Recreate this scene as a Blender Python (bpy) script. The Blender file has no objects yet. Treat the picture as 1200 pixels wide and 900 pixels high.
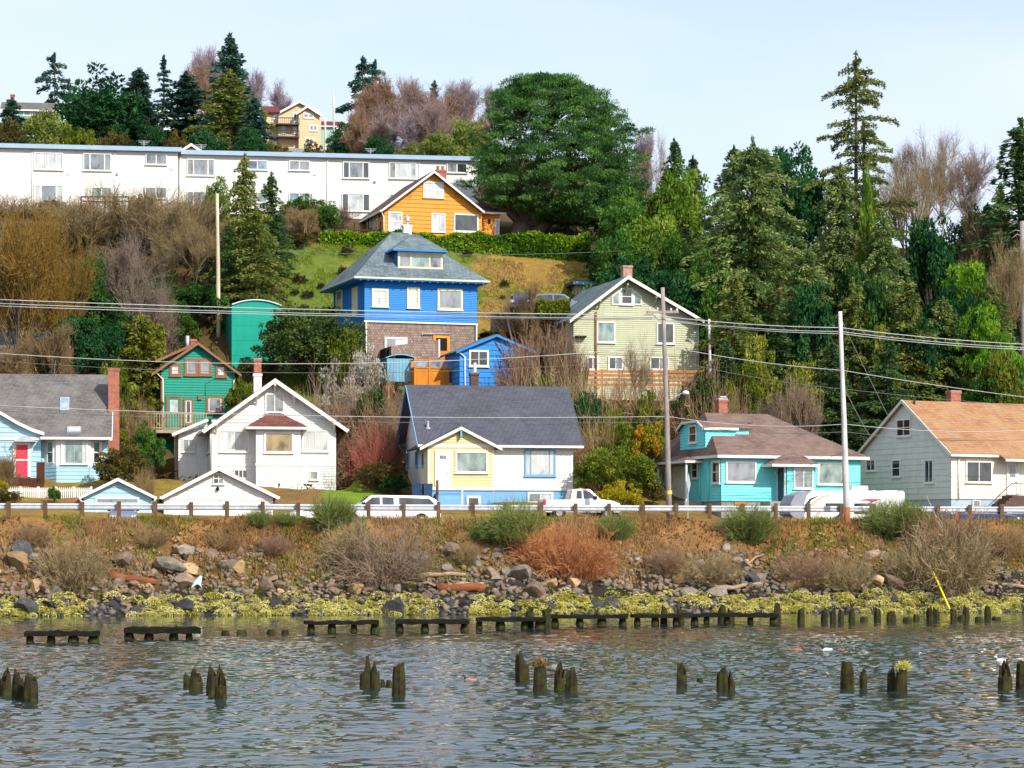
import bpy, math, random
import numpy as np
from mathutils import Vector, Matrix
scene = bpy.context.scene
COL = scene.collection
R = math.radians
PI = math.pi
CAM_H, F, CX, HY = 3.85, 3000.0, 600.0, 645.0     # eye height, focal length in px of a 1200 px wide frame

def world_at(px, py, Y):
    return Vector(((px-CX)*Y/F, Y, CAM_H+(HY-py)*Y/F))

# ------------------------------------------------------------------ objects
def tag(o, label=None, cat=None, group=None, kind=None):
    if label: o['label'] = label
    if cat: o['category'] = cat
    if group: o['group'] = group
    if kind: o['kind'] = kind
    return o

def empty(name, loc=(0, 0, 0), rz=0.0, label=None, cat=None, group=None):
    o = bpy.data.objects.new(name, None)
    COL.objects.link(o)
    o.location = loc
    o.rotation_euler = (0, 0, rz)
    return tag(o, label, cat, group)

def mesh_obj(name, me, mat, parent=None):
    o = bpy.data.objects.new(name, me)
    COL.objects.link(o)
    if mat is not None:
        for m in (mat if isinstance(mat, (list, tuple)) else [mat]):
            me.materials.append(m)
    if parent is not None:
        o.parent = parent
    return o

def kids(o):
    return [c for c in COL.objects if c.parent is o]

def copy_tree(o, parent=None):
    chs = list(o.children)
    c = o.copy()
    COL.objects.link(c)
    if parent is not None:
        c.parent = parent
    for ch in chs:
        copy_tree(ch, c)
    return c

class MB:
    """collects plain shapes into one mesh"""
    def __init__(s):
        s.v, s.f, s.m = [], [], []
    def add(s, vs, fs, mi=0):
        b = len(s.v)
        s.v.extend([tuple(p) for p in vs])
        for f in fs:
            s.f.append([b+i for i in f])
            s.m.append(mi)
        return s
    def box(s, x0, x1, y0, y1, z0, z1, mi=0):
        vs = [(x0, y0, z0), (x1, y0, z0), (x1, y1, z0), (x0, y1, z0), (x0, y0, z1), (x1, y0, z1), (x1, y1, z1), (x0, y1, z1)]
        return s.add(vs, [(0, 3, 2, 1), (4, 5, 6, 7), (0, 1, 5, 4), (1, 2, 6, 5), (2, 3, 7, 6), (3, 0, 4, 7)], mi)
    def slab(s, pts, th, mi=0):
        """planar polygon thickened downwards along its normal"""
        p = [Vector(a) for a in pts]
        n = Vector((0, 0, 0))
        for i in range(len(p)):
            a, b = p[i], p[(i+1) % len(p)]
            n += a.cross(b)
        n.normalize()
        if n.z < 0 or (abs(n.z) < 1e-6 and n.y > 0):
            p.reverse(); n = -n
        k = len(p)
        vs = p+[a-n*th for a in p]
        fs = [list(range(k)), list(range(2*k-1, k-1, -1))]
        fs += [(i, k+i, k+(i+1) % k, (i+1) % k) for i in range(k)]
        return s.add(vs, fs, mi)
    def prism(s, poly, y0, y1, axis='y', mi=0):
        """polygon in (x,z) extruded along y, or (y,z) along x, or (x,y) along z"""
        k = len(poly)
        if axis == 'y': g = lambda a, b, t: (a, t, b)
        elif axis == 'x': g = lambda a, b, t: (t, a, b)
        else: g = lambda a, b, t: (a, b, t)
        vs = [g(a, b, y0) for a, b in poly]+[g(a, b, y1) for a, b in poly]
        fs = [list(range(k)), list(range(2*k-1, k-1, -1))]
        fs += [(i, k+i, k+(i+1) % k, (i+1) % k) for i in range(k)]
        return s.add(vs, fs, mi)
    def tube(s, pts, r, n=6, mi=0, cap=True):
        pts = [Vector(p) for p in pts]
        rs = r if isinstance(r, (list, tuple)) else [r]*len(pts)
        vs = []
        for i, p in enumerate(pts):
            d = (pts[min(i+1, len(pts)-1)]-pts[max(i-1, 0)])
            if d.length < 1e-9: d = Vector((0, 0, 1))
            d.normalize()
            a = d.orthogonal().normalized() if abs(d.z) > .9 else d.cross(Vector((0, 0, 1))).normalized()
            b = d.cross(a)
            for j in range(n):
                t = 2*PI*j/n
                vs.append(p+(a*math.cos(t)+b*math.sin(t))*rs[i])
        fs = []
        for i in range(len(pts)-1):
            for j in range(n):
                fs.append((i*n+j, i*n+(j+1) % n, (i+1)*n+(j+1) % n, (i+1)*n+j))
        if cap:
            fs.append(list(range(n-1, -1, -1)))
            fs.append([(len(pts)-1)*n+j for j in range(n)])
        return s.add(vs, fs, mi)
    def bar(s, a, b, w, h, mi=0):
        """rectangular bar from a to b"""
        a, b = Vector(a), Vector(b)
        d = (b-a).normalized()
        u = d.cross(Vector((0, 0, 1)))
        u = Vector((1, 0, 0)) if u.length < 1e-4 else u.normalized()
        t = u.cross(d)
        vs = []
        for p in (a, b):
            for su, st in ((-1, -1), (1, -1), (1, 1), (-1, 1)):
                vs.append(p+u*su*w/2+t*st*h/2)
        return s.add(vs, [(3, 2, 1, 0), (4, 5, 6, 7), (0, 1, 5, 4), (1, 2, 6, 5), (2, 3, 7, 6), (3, 0, 4, 7)], mi)
    def lathe(s, prof, n=16, c=(0, 0, 0), axis='z', mi=0):
        vs = []
        for (r, z) in prof:
            for j in range(n):
                t = 2*PI*j/n
                if axis == 'z': vs.append((c[0]+r*math.cos(t), c[1]+r*math.sin(t), c[2]+z))
                elif axis == 'y': vs.append((c[0]+r*math.cos(t), c[1]+z, c[2]+r*math.sin(t)))
                else: vs.append((c[0]+z, c[1]+r*math.cos(t), c[2]+r*math.sin(t)))
        k = len(prof)
        fs = [(i*n+j, i*n+(j+1) % n, (i+1)*n+(j+1) % n, (i+1)*n+j) for i in range(k-1) for j in range(n)]
        fs.append(list(range(n-1, -1, -1))); fs.append([(k-1)*n+j for j in range(n)])
        return s.add(vs, fs, mi)
    def mesh(s, name, smooth=False):
        me = bpy.data.meshes.new(name)
        me.from_pydata(s.v, [], s.f)
        if any(s.m): me.polygons.foreach_set('material_index', s.m)
        if smooth: me.polygons.foreach_set('use_smooth', [True]*len(me.polygons))
        import bmesh
        bm = bmesh.new(); bm.from_mesh(me)
        bmesh.ops.recalc_face_normals(bm, faces=bm.faces)
        bm.to_mesh(me); bm.free()
        return me
    def build(s, name, mat, parent=None, smooth=False):
        return mesh_obj(name, s.mesh(name, smooth), mat, parent)

def np_mesh(name, V, Fq, tint=None, smooth=False):
    """fast mesh from numpy arrays: V (n,3), Fq (m,k)"""
    me = bpy.data.meshes.new(name)
    V = np.asarray(V, dtype=np.float32); Fq = np.asarray(Fq, dtype=np.int32)
    m, k = Fq.shape
    me.vertices.add(len(V)); me.vertices.foreach_set('co', V.ravel())
    me.loops.add(m*k); me.loops.foreach_set('vertex_index', Fq.ravel())
    me.polygons.add(m)
    me.polygons.foreach_set('loop_start', np.arange(0, m*k, k, dtype=np.int32))
    me.polygons.foreach_set('loop_total', np.full(m, k, dtype=np.int32))
    if smooth: me.polygons.foreach_set('use_smooth', np.ones(m, dtype=bool))
    if tint is not None:
        a = me.attributes.new('tint', 'FLOAT', 'POINT')
        a.data.foreach_set('value', np.asarray(tint, dtype=np.float32))
    me.update(calc_edges=True)
    return me

# ------------------------------------------------------------------ materials
def lin(c):
    if isinstance(c, str):
        c = c.lstrip('#')
        c = [int(c[i:i+2], 16)/255 for i in (0, 2, 4)]
        c = [x/12.92 if x <= .04045 else ((x+.055)/1.055)**2.4 for x in c]
    return (c[0], c[1], c[2], 1.0)
def mul(c, k):
    c = lin(c)
    return (c[0]*k, c[1]*k, c[2]*k, 1.0)

class NT:
    def __init__(s, name):
        s.mat = bpy.data.materials.new(name); s.mat.use_nodes = True
        s.t = s.mat.node_tree; s.n = s.t.nodes; s.l = s.t.links
        s.n.clear()
        s.out = s.n.new('ShaderNodeOutputMaterial')
    def node(s, typ, **kw):
        n = s.n.new(typ)
        for k, v in kw.items():
            if k in n.inputs: n.inputs[k].default_value = v
            else: setattr(n, k, v)
        return n
    def link(s, a, b): s.l.new(a, b)
    def coord(s, which='Object', scale=(1, 1, 1)):
        c = s.node('ShaderNodeTexCoord'); m = s.node('ShaderNodeMapping')
        m.inputs['Scale'].default_value = scale
        s.link(c.outputs[which], m.inputs['Vector'])
        return m.outputs['Vector']
    def noise(s, vec, scale, detail=4, rough=.6):
        n = s.node('ShaderNodeTexNoise')
        n.inputs['Scale'].default_value = scale; n.inputs['Detail'].default_value = detail; n.inputs['Roughness'].default_value = rough
        s.link(vec, n.inputs['Vector'])
        return n.outputs['Fac']
    def ramp(s, fac, stops):
        r = s.node('ShaderNodeValToRGB')
        el = r.color_ramp.elements
        while len(el) < len(stops): el.new(.5)
        for e, (p, c) in zip(el, stops):
            e.position = p; e.color = lin(c) if not isinstance(c, (int, float)) else (c, c, c, 1)
        s.link(fac, r.inputs['Fac'])
        return r.outputs['Color']
    def mix(s, fac, a, b, mode='MIX'):
        m = s.node('ShaderNodeMix'); m.data_type = 'RGBA'; m.blend_type = mode
        for v, i in ((fac, 0), (a, 6), (b, 7)):
            if isinstance(v, (int, float)): m.inputs[i].default_value = v
            elif isinstance(v, (tuple, list, str)): m.inputs[i].default_value = lin(v)
            else: s.link(v, m.inputs[i])
        return m.outputs[2]
    def math(s, op, a, b=None):
        m = s.node('ShaderNodeMath'); m.operation = op
        for v, i in ((a, 0), (b, 1)):
            if v is None: continue
            if isinstance(v, (int, float)): m.inputs[i].default_value = v
            else: s.link(v, m.inputs[i])
        return m.outputs[0]
    def bsdf(s, color, rough=.7, spec=.3, bump=None, dist=.02, strength=1.0, metal=0.0):
        p = s.node('ShaderNodeBsdfPrincipled')
        for v, k in ((color, 'Base Color'), (rough, 'Roughness')):
            if isinstance(v, (int, float)): p.inputs[k].default_value = v
            elif isinstance(v, (tuple, list, str)): p.inputs[k].default_value = lin(v)
            else: s.link(v, p.inputs[k])
        p.inputs['Specular IOR Level'].default_value = spec
        p.inputs['Metallic'].default_value = metal
        if bump is not None:
            b = s.node('ShaderNodeBump'); b.inputs['Distance'].default_value = dist; b.inputs['Strength'].default_value = strength
            s.link(bump, b.inputs['Height']); s.link(b.outputs['Normal'], p.inputs['Normal'])
        s.link(p.outputs[0], s.out.inputs['Surface'])
        return p

def m_paint(name, c, dirt='#8a8478', amount=.25, rough=.6, scale=1.2, streak=True, spec=.25, k=.82):
    """weathered paint: mild blotches, fine grime and a few rain streaks"""
    t = NT(name)
    v = t.coord('Object', (1, 1, 1))
    n1 = t.noise(v, scale, 5, .62)
    n2 = t.noise(t.coord('Object', (9, 9, .7)), 1.0, 3, .6)
    n3 = t.noise(v, 22, 2, .6)
    base = mul(c, k)
    col = t.mix(t.ramp(n1, [(.35, 0.0), (.75, 1.0)]), base, mul(c, k*.86))
    f = t.math('MULTIPLY', t.ramp(n2 if streak else n1, [(.52, 0.0), (.8, 1.0)]), amount)
    col = t.mix(f, col, mul(dirt, .8))
    col = t.mix(t.math('MULTIPLY', t.ramp(n3, [(.45, 0.0), (.7, 1.0)]), amount*.5), col, mul(c, k*.7))
    t.bsdf(col, rough, spec, n3, .004)
    return t.mat

def m_plain(name, c, c2=None, scale=4, rough=.7, spec=.3, bump=.01, metal=0.0, stretch=(1, 1, 1), detail=5):
    t = NT(name)
    v = t.coord('Object', stretch)
    n = t.noise(v, scale, detail, .65)
    c2 = c2 or tuple(x*.7 for x in lin(c)[:3])
    col = t.ramp(n, [(.3, c), (.7, c2)])
    t.bsdf(col, rough, spec, n, bump, 1.0, metal)
    return t.mat

def m_roof(name, c1, c2, c3, row=.16, w=.34, patch=.5, rough=.9, k=1.0):
    """asphalt or wood shingles: courses run level, tabs differ in tone"""
    t = NT(name)
    c = t.node('ShaderNodeTexCoord'); sx = t.node('ShaderNodeSeparateXYZ'); t.link(c.outputs['Object'], sx.inputs[0])
    u = t.math('ADD', sx.outputs[0], sx.outputs[1])
    vv = t.math('MULTIPLY', sx.outputs[2], 1.5)
    cb = t.node('ShaderNodeCombineXYZ'); t.link(u, cb.inputs[0]); t.link(vv, cb.inputs[1])
    b = t.node('ShaderNodeTexBrick')
    b.inputs['Scale'].default_value = 1.0; b.inputs['Brick Width'].default_value = w; b.inputs['Row Height'].default_value = row
    b.inputs['Mortar Size'].default_value = .012; b.inputs['Bias'].default_value = 0.0
    b.inputs['Color1'].default_value = mul(c1, k); b.inputs['Color2'].default_value = mul(c2, k); b.inputs['Mortar'].default_value = mul(c2, k*.45)
    t.link(cb.outputs[0], b.inputs['Vector'])
    ov = t.coord('Object')
    n = t.noise(ov, .55, 5, .7)
    col = t.mix(t.math('MULTIPLY', t.ramp(n, [(.4, 0.0), (.65, 1.0)]), patch), b.outputs['Color'], mul(c3, k))
    n2 = t.noise(ov, 9, 3, .7)
    col = t.mix(t.math('MULTIPLY', t.ramp(n2, [(.4, 0.0), (.7, 1.0)]), .35), col, mul(c3, k*.7))
    n4 = t.noise(t.coord('Object', (2.2, 2.2, .35)), 1.6, 3, .6)
    col = t.mix(t.math('MULTIPLY', t.ramp(n4, [(.52, 0.0), (.75, 1.0)]), .3), col, mul(c1, k*1.25))
    h = t.math('ADD', t.math('MULTIPLY', b.outputs['Fac'], -.6), n2)
    t.bsdf(col, rough, .2, h, .02)
    return t.mat

def m_brick(name, c1, c2, mortar, row=.075, w=.22, k=1.0):
    t = NT(name)
    c = t.node('ShaderNodeTexCoord'); sx = t.node('ShaderNodeSeparateXYZ'); t.link(c.outputs['Object'], sx.inputs[0])
    cb = t.node('ShaderNodeCombineXYZ'); t.link(t.math('ADD', sx.outputs[0], sx.outputs[1]), cb.inputs[0]); t.link(sx.outputs[2], cb.inputs[1])
    b = t.node('ShaderNodeTexBrick')
    b.inputs['Scale'].default_value = 1.0; b.inputs['Brick Width'].default_value = w; b.inputs['Row Height'].default_value = row
    b.inputs['Mortar Size'].default_value = .012
    b.inputs['Color1'].default_value = mul(c1, k); b.inputs['Color2'].default_value = mul(c2, k); b.inputs['Mortar'].default_value = mul(mortar, k)
    t.link(cb.outputs[0], b.inputs['Vector'])
    n = t.noise(t.coord('Object'), 2.5, 5, .7)
    col = t.mix(t.math('MULTIPLY', t.ramp(n, [(.4, 0.0), (.7, 1.0)]), .5), b.outputs['Color'], mul(c2, k*.6))
    t.bsdf(col, .85, .2, t.math('MULTIPLY', b.outputs['Fac'], -1.0), .012)
    return t.mat

def m_wood(name, c1, c2, along='z', k=1.0, rough=.8):
    st = {'z': (9, 9, .8), 'x': (.8, 9, 9), 'y': (9, .8, 9)}[along]
    t = NT(name)
    n = t.noise(t.coord('Object', st), 1.4, 6, .7)
    n2 = t.noise(t.coord('Object'), .8, 4, .6)
    col = t.ramp(n, [(.3, mul(c1, k)[:3]), (.7, mul(c2, k)[:3])])
    col = t.mix(t.math('MULTIPLY', t.ramp(n2, [(.45, 0.0), (.7, 1.0)]), .4), col, mul(c2, k*.6))
    t.bsdf(col, rough, .2, n, .015)
    return t.mat

def m_glass(name, c, c2, fold=0.0, rough=.06):
    """window glass; base tone carries room or curtains and painted sky reflection"""
    t = NT(name)
    n = t.noise(t.coord('Object', (1.3, 1.3, .7)), 1.1, 3, .55)
    col = t.ramp(n, [(.32, tuple(x*.3 for x in c)), (.44, c), (.65, c2)])
    if fold:
        n2 = t.noise(t.coord('Object', (14, 14, .3)), 1.0, 2, .5)
        col = t.mix(t.math('MULTIPLY', t.ramp(n2, [(.4, 0.0), (.6, 1.0)]), fold), col, mul(c2, .55))
    p = t.bsdf(col, rough, .9)
    p.inputs['IOR'].default_value = 1.6
    return t.mat

def m_leaf(name, c1, c2, c3=None, trans=.3, rough=.55, spec=.12, cl=.5, k=1.0):
    """foliage: each leaf and each spray keeps a tone of its own"""
    t = NT(name)
    a = t.node('ShaderNodeAttribute'); a.attribute_name = 'tint'
    g = t.node('ShaderNodeNewGeometry')
    oi = t.node('ShaderNodeObjectInfo')
    f = t.math('ADD', t.math('MULTIPLY', a.outputs['Fac'], .7), t.math('MULTIPLY', g.outputs['Random Per Island'], .3))
    stops = [(.1, mul(c1, k)[:3]), (.9, mul(c2, k)[:3])]
    if c3: stops = [(.05, mul(c1, k)[:3]), (.55, mul(c2, k)[:3]), (.95, mul(c3, k)[:3])]
    col = t.ramp(f, stops)
    hv = t.node('ShaderNodeHueSaturation'); t.link(col, hv.inputs['Color'])
    t.link(t.math('ADD', .85, t.math('MULTIPLY', oi.outputs['Random'], .3)), hv.inputs['Value'])
    p = t.node('ShaderNodeBsdfPrincipled'); p.inputs['Roughness'].default_value = rough; p.inputs['Specular IOR Level'].default_value = spec
    t.link(hv.outputs['Color'], p.inputs['Base Color'])
    tr = t.node('ShaderNodeBsdfTranslucent'); t.link(hv.outputs['Color'], tr.inputs['Color'])
    mx = t.node('ShaderNodeMixShader'); mx.inputs[0].default_value = trans
    t.link(p.outputs[0], mx.inputs[1]); t.link(tr.outputs[0], mx.inputs[2])
    t.link(mx.outputs[0], t.out.inputs['Surface'])
    return t.mat
# ------------------------------------------------------------------ light, sky, camera
SUN_EL, SUN_AZ = 37.0, 40.0            # the sun stands behind the viewer, to the right
sd = Vector((math.sin(R(SUN_AZ))*math.cos(R(SUN_EL)), -math.cos(R(SUN_AZ))*math.cos(R(SUN_EL)), math.sin(R(SUN_EL))))
sl = bpy.data.lights.new('sun', 'SUN'); sl.energy = 4.0; sl.angle = R(.5); sl.color = (1, .95, .86)
so = bpy.data.objects.new('sun', sl); COL.objects.link(so)
so.rotation_euler = sd.to_track_quat('Z', 'Y').to_euler()
so.location = sd*300
w = bpy.data.worlds.new('World'); scene.world = w; w.use_nodes = True
wt = w.node_tree; wn = wt.nodes; wl = wt.links; wn.clear()
wo = wn.new('ShaderNodeOutputWorld'); bg = wn.new('ShaderNodeBackground'); bg.inputs['Strength'].default_value = .15
sky = wn.new('ShaderNodeTexSky'); sky.sky_type = 'NISHITA'; sky.sun_disc = False
sky.sun_elevation = R(SUN_EL); sky.sun_rotation = math.atan2(sd.x, sd.y)
sky.air_density = 1.0; sky.dust_density = 1.5; sky.ozone_density = 1.2
tc = wn.new('ShaderNodeTexCoord'); mp = wn.new('ShaderNodeMapping'); mp.inputs['Scale'].default_value = (2.2, 2.2, 7.0); mp.inputs['Location'].default_value = (.4, .1, .3)
nz = wn.new('ShaderNodeTexNoise'); nz.inputs['Scale'].default_value = 1.5; nz.inputs['Detail'].default_value = 5; nz.inputs['Roughness'].default_value = .5
wl.new(tc.outputs['Generated'], mp.inputs[0]); wl.new(mp.outputs[0], nz.inputs['Vector'])
rp = wn.new('ShaderNodeValToRGB'); rp.color_ramp.elements[0].position = .36; rp.color_ramp.elements[0].color = (.45, .45, .45, 1)
rp.color_ramp.elements[1].position = .62; rp.color_ramp.elements[1].color = (.96, .96, .96, 1)
wl.new(nz.outputs['Fac'], rp.inputs['Fac'])
mx = wn.new('ShaderNodeMix'); mx.data_type = 'RGBA'
wl.new(rp.outputs['Color'], mx.inputs[0]); wl.new(sky.outputs[0], mx.inputs[6]); mx.inputs[7].default_value = (4.15, 4.6, 5.5, 1)   # thin high veil
wl.new(mx.outputs[2], bg.inputs['Color']); wl.new(bg.outputs[0], wo.inputs['Surface'])
cam = bpy.data.cameras.new('camera'); co = bpy.data.objects.new('camera', cam); COL.objects.link(co)
co.location = (0, 0, CAM_H); co.rotation_euler = (R(90), 0, 0)
cam.sensor_width = 36; cam.lens = F/1200*36; cam.shift_y = (HY-450)/1200
cam.clip_start = 1; cam.clip_end = 5000
scene.camera = co
vs = scene.view_settings
scene.display_settings.display_device = 'sRGB'
vs.view_transform = 'Standard'; vs.look = 'None'; vs.gamma = 1; vs.use_curve_mapping = False; vs.exposure = .5
scene.cycles.max_bounces = 6; scene.cycles.transparent_max_bounces = 8
scene.cycles.use_denoising = True

# ------------------------------------------------------------------ terrain
def rail_y(x):
    return 157.0+.2*(np.clip(x, -70, 75)+31.4)
def ss(a, b, x):
    t = np.clip((x-a)/(b-a), 0, 1); return t*t*(3-2*t)
def vnoise(x, y, seed=0):
    """value noise 0..1, vectorised"""
    x = np.asarray(x, float); y = np.asarray(y, float)
    xi = np.floor(x).astype(np.int64); yi = np.floor(y).astype(np.int64)
    fx = x-xi; fy = y-yi
    fx = fx*fx*(3-2*fx); fy = fy*fy*(3-2*fy)
    def h(a, b):
        n = (a*374761393+b*668265263+seed*362437) & 0x7fffffff
        n = ((n ^ (n >> 13))*1274126177) & 0x7fffffff
        return ((n ^ (n >> 16)) & 0xffff)/65535.0
    return (h(xi, yi)*(1-fx)+h(xi+1, yi)*fx)*(1-fy)+(h(xi, yi+1)*(1-fx)+h(xi+1, yi+1)*fx)*fy
def fbm(x, y, seed=0, o=4):
    s = 0; a = .5; f = 1.0
    for i in range(o):
        s = s+a*vnoise(np.asarray(x)*f, np.asarray(y)*f, seed+i*17); a *= .5; f *= 2.03
    return s
PV = [-60, -12, -9.2, -8.0, -6.6, -4.6, -2.4, -.9, 0, 1.3, 8, 10.2, 12, 15, 22, 31, 36, 42, 46, 62, 67, 72, 77, 100, 160, 230, 280, 330, 500, 900]
PZ = [-4, -1.6, -.5, .02, .75, 2.35, 4.4, 5.72, 5.92, 5.36, 5.36, 5.93, 6.0, 6.9, 8.2, 11.4, 13.8, 17.1, 18.8, 30, 31.9, 33.6, 34.5, 38.4, 49, 60.5, 71.5, 75, 70, 60]
PADS = [(-29, -22, 195, 203, 11.6), (-26, -12.5, 184, 194, 8.1)]      # levelled house sites
def ground(x, y):
    x = np.asarray(x, float); y = np.asarray(y, float)
    v = y-rail_y(x)
    sc = 1+np.clip((x+32)/66, 0, 1)*.28
    vv = np.where(v < 0, v/sc, v)
    z = np.interp(vv, PV, PZ)
    cap = np.where(y > 228, 1, 0)*ss(2, 8, x-(y-200)*.07)
    z = np.where(y > 200, z*(1-ss(2, 8, x-(y-200)*.07))+np.minimum(z, 32.0)*ss(2, 8, x-(y-200)*.07), z)
    rough = (fbm(x*.9, y*.9, 5)-.47)
    for xa, xb, ya, yb, zp in PADS:
        m = ss(xa-2, xa, x)*(1-ss(xb, xb+2, x))*ss(ya-2, ya, y)*(1-ss(yb, yb+2.5, y)); z = z*(1-m)+zp*m
    bank = ss(-8.2, -6, vv)*(1-ss(-1.4, -.5, vv))
    z = z+rough*bank*1.5+rough*.35*ss(13, 20, v)*(1-ss(60, 66, v)*ss(-14, -10, x)*(1-ss(8, 12, x)))
    z = z+(fbm(x*.25, y*.25, 9)-.47)*(.5*ss(20, 40, v)*(1-ss(44, 47, v))+2.0*ss(100, 140, v))
    return z
def gz(x, y): return float(ground(x, y))
def on_ground(px, Y):
    x = (px-CX)*Y/F
    return Vector((x, Y, gz(x, Y)))

def grid_mesh(name, xs, ys, zf):
    X, Y = np.meshgrid(xs, ys)
    Z = zf(X, Y)
    V = np.stack([X, Y, Z], -1).reshape(-1, 3)
    nx, ny = len(xs), len(ys)
    i = np.arange(nx-1)[None, :]+np.arange(ny-1)[:, None]*nx
    Fq = np.stack([i, i+1, i+nx+1, i+nx], -1).reshape(-1, 4)
    return np_mesh(name, V, Fq, smooth=True), X, Y, Z
xs = np.concatenate([np.linspace(-900, -90, 28)[:-1], np.linspace(-90, -46, 30)[:-1], np.arange(-46, 50, .45), np.linspace(50, 95, 30), np.linspace(95, 900, 28)[1:]])
ys = np.concatenate([np.linspace(95, 140, 10)[:-1], np.arange(140, 176, .3), np.arange(176, 240, .9), np.linspace(240, 520, 60), np.linspace(520, 1800, 20)[1:]])
tm, TX, TY, TZ = grid_mesh('hillside', xs, ys, ground)
# what covers the ground: soil, lawn or dry grass, mixed per vertex
tv = TY-rail_y(TX); tn = fbm(TX*.35, TY*.35, 3)
def mixc(a, b, t): return a*(1-t[..., None])+b*t[..., None]
soil = np.array(lin('#8a704a')[:3])*.9; orange = np.array(lin('#a8794a')[:3]); lawn = np.array(lin('#77883a')[:3])*.85; dryg = np.array(lin('#96823c')[:3]); under = np.array(lin('#6e5c3a')[:3])*.8; mudc = np.array(lin('#3c3830')[:3])
tpx = TX/TY*F+CX
cv = mixc(np.broadcast_to(soil, TX.shape+(3,)), orange, ss(.3, .62, tn)*.8)
cv = mixc(cv, mudc, 1-ss(-6.5, -4.5, tv))
cv = mixc(cv, dryg, ss(11, 13, tv)*ss(.3, .6, fbm(TX*.2, TY*.2, 8)))
cv = mixc(cv, under, ss(26, 32, tv))
lawn1 = ss(33, 37, tv)*(1-ss(63, 65, tv))*ss(325, 338, tpx)*(1-ss(690, 700, tpx))
gmix = np.clip(ss(.36, .6, tn+.18*(1-ss(470, 600, tpx))-.1*ss(560, 600, tpx)), 0, 1)
slope_c = mixc(np.broadcast_to(np.array(lin('#ab8c48')[:3])*.85, TX.shape+(3,)), lawn, gmix*(1-.75*ss(540, 600, tpx)))
cv = np.where((lawn1 > .01)[..., None], cv*(1-lawn1[..., None])+slope_c*lawn1[..., None], cv)
lawn2 = ss(375, 385, tpx)*(1-ss(436, 450, tpx))*ss(12, 13, tv)*(1-ss(30, 36, tv))
cv = cv*(1-lawn2[..., None])+np.array(lin('#8fae3a')[:3])*.8*lawn2[..., None]
lawn3 = ss(130, 138, tpx)*(1-ss(168, 176, tpx))*ss(34, 36, tv)*(1-ss(44, 48, tv))
cv = cv*(1-lawn3[..., None])+np.array(lin('#7f9a2a')[:3])*.8*lawn3[..., None]
at = tm.attributes.new('cover', 'FLOAT_COLOR', 'POINT')
at.data.foreach_set('color', np.concatenate([cv, np.ones(TX.shape+(1,))], -1).reshape(-1).astype(np.float32))
t = NT('hillside soil and turf')
a = t.node('ShaderNodeAttribute'); a.attribute_name = 'cover'
v = t.coord('Object')
n1 = t.noise(v, 1.3, 6, .7); n2 = t.noise(v, 7, 4, .7)
col = t.mix(t.ramp(n1, [(.35, 0.0), (.7, 1.0)]), a.outputs['Color'], (.6, .58, .55), 'MULTIPLY')
col = t.mix(t.math('MULTIPLY', t.ramp(n2, [(.4, 0.0), (.7, 1.0)]), .6), col, (.55, .5, .42), 'MULTIPLY')
t.bsdf(col, .95, .1, t.math('ADD', n1, n2), .12)
M_GROUND = t.mat
tag(mesh_obj('hillside', tm, M_GROUND), kind='structure')

# the road on the embankment, with its yellow centre line
def strip(name, v0, v1, dz, mat, x0=-70, x1=75, parent=None):
    X = np.linspace(x0, x1, 80); yy = rail_y(X)
    V = []
    for x, y in zip(X, yy):
        for v in (v0, v1):
            V.append((x, y+v, float(np.interp(v, PV, PZ))+dz))
    Fq = [(2*i, 2*i+2, 2*i+3, 2*i+1) for i in range(len(X)-1)]
    return mesh_obj(name, np_mesh(name, V, Fq), mat, parent)
M_ASPH = m_plain('asphalt', (.055, .053, .05), (.035, .035, .035), 6, .9, .2, .01)
tag(strip('road', 1.6, 7.9, .05, M_ASPH), kind='structure')
M_YLINE = m_plain('yellow road paint', (.6, .4, .05), (.4, .28, .05), 12, .7)
for k, v_ in enumerate((4.6, 4.85)):
    tag(strip('road_marking', v_, v_+.11, .056, M_YLINE), kind='structure')

# ------------------------------------------------------------------ water with wind ripples
wx = np.arange(-35, 39.1, .11)
wy = np.concatenate([np.arange(40, 76, .1), np.arange(76, 108, .16), np.arange(108, 163, .26)])
rg = np.random.default_rng(4)
waves = []
for i in range(52):
    L = 10**rg.uniform(-.45, .12) if i < 40 else 10**rg.uniform(.2, .7); ang = rg.normal(0, .85)+PI/2
    waves.append((2*PI/L*math.cos(ang), 2*PI/L*math.sin(ang), rg.uniform(0, 2*PI), L*(.0043 if L < 1.6 else .0013)))
def water_z(X, Y):
    Z = np.zeros_like(X)
    gust = .3+1.45*fbm(X*.06+7, Y*.045, 31)
    gust *= 1-.7*ss(98, 140, Y)
    wob = [2.6*vnoise(X*.14+9*j, Y*.14, 7+j) for j in range(6)]
    for j, (kx, ky, ph, a) in enumerate(waves):
        Z += a*np.sin(kx*X+ky*Y+ph+wob[j % 6]*(1+j % 3))
    return Z*gust
wm, _, _, _ = grid_mesh('water', wx, wy, water_z)
t = NT('estuary water')
v = t.coord('Object', (1, 1.0, 1))
b1 = t.noise(v, 3.2, 3, .55); b2 = t.noise(t.coord('Object', (.6, 1.3, 1)), 9, 2, .5)
p = t.bsdf((.02, .036, .034), .02, .5, t.math('ADD', b1, t.math('MULTIPLY', b2, .25)), .03, .1)
p.inputs['IOR'].default_value = 1.333
M_WATER = t.mat
tag(mesh_obj('water', wm, M_WATER), kind='structure')
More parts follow.
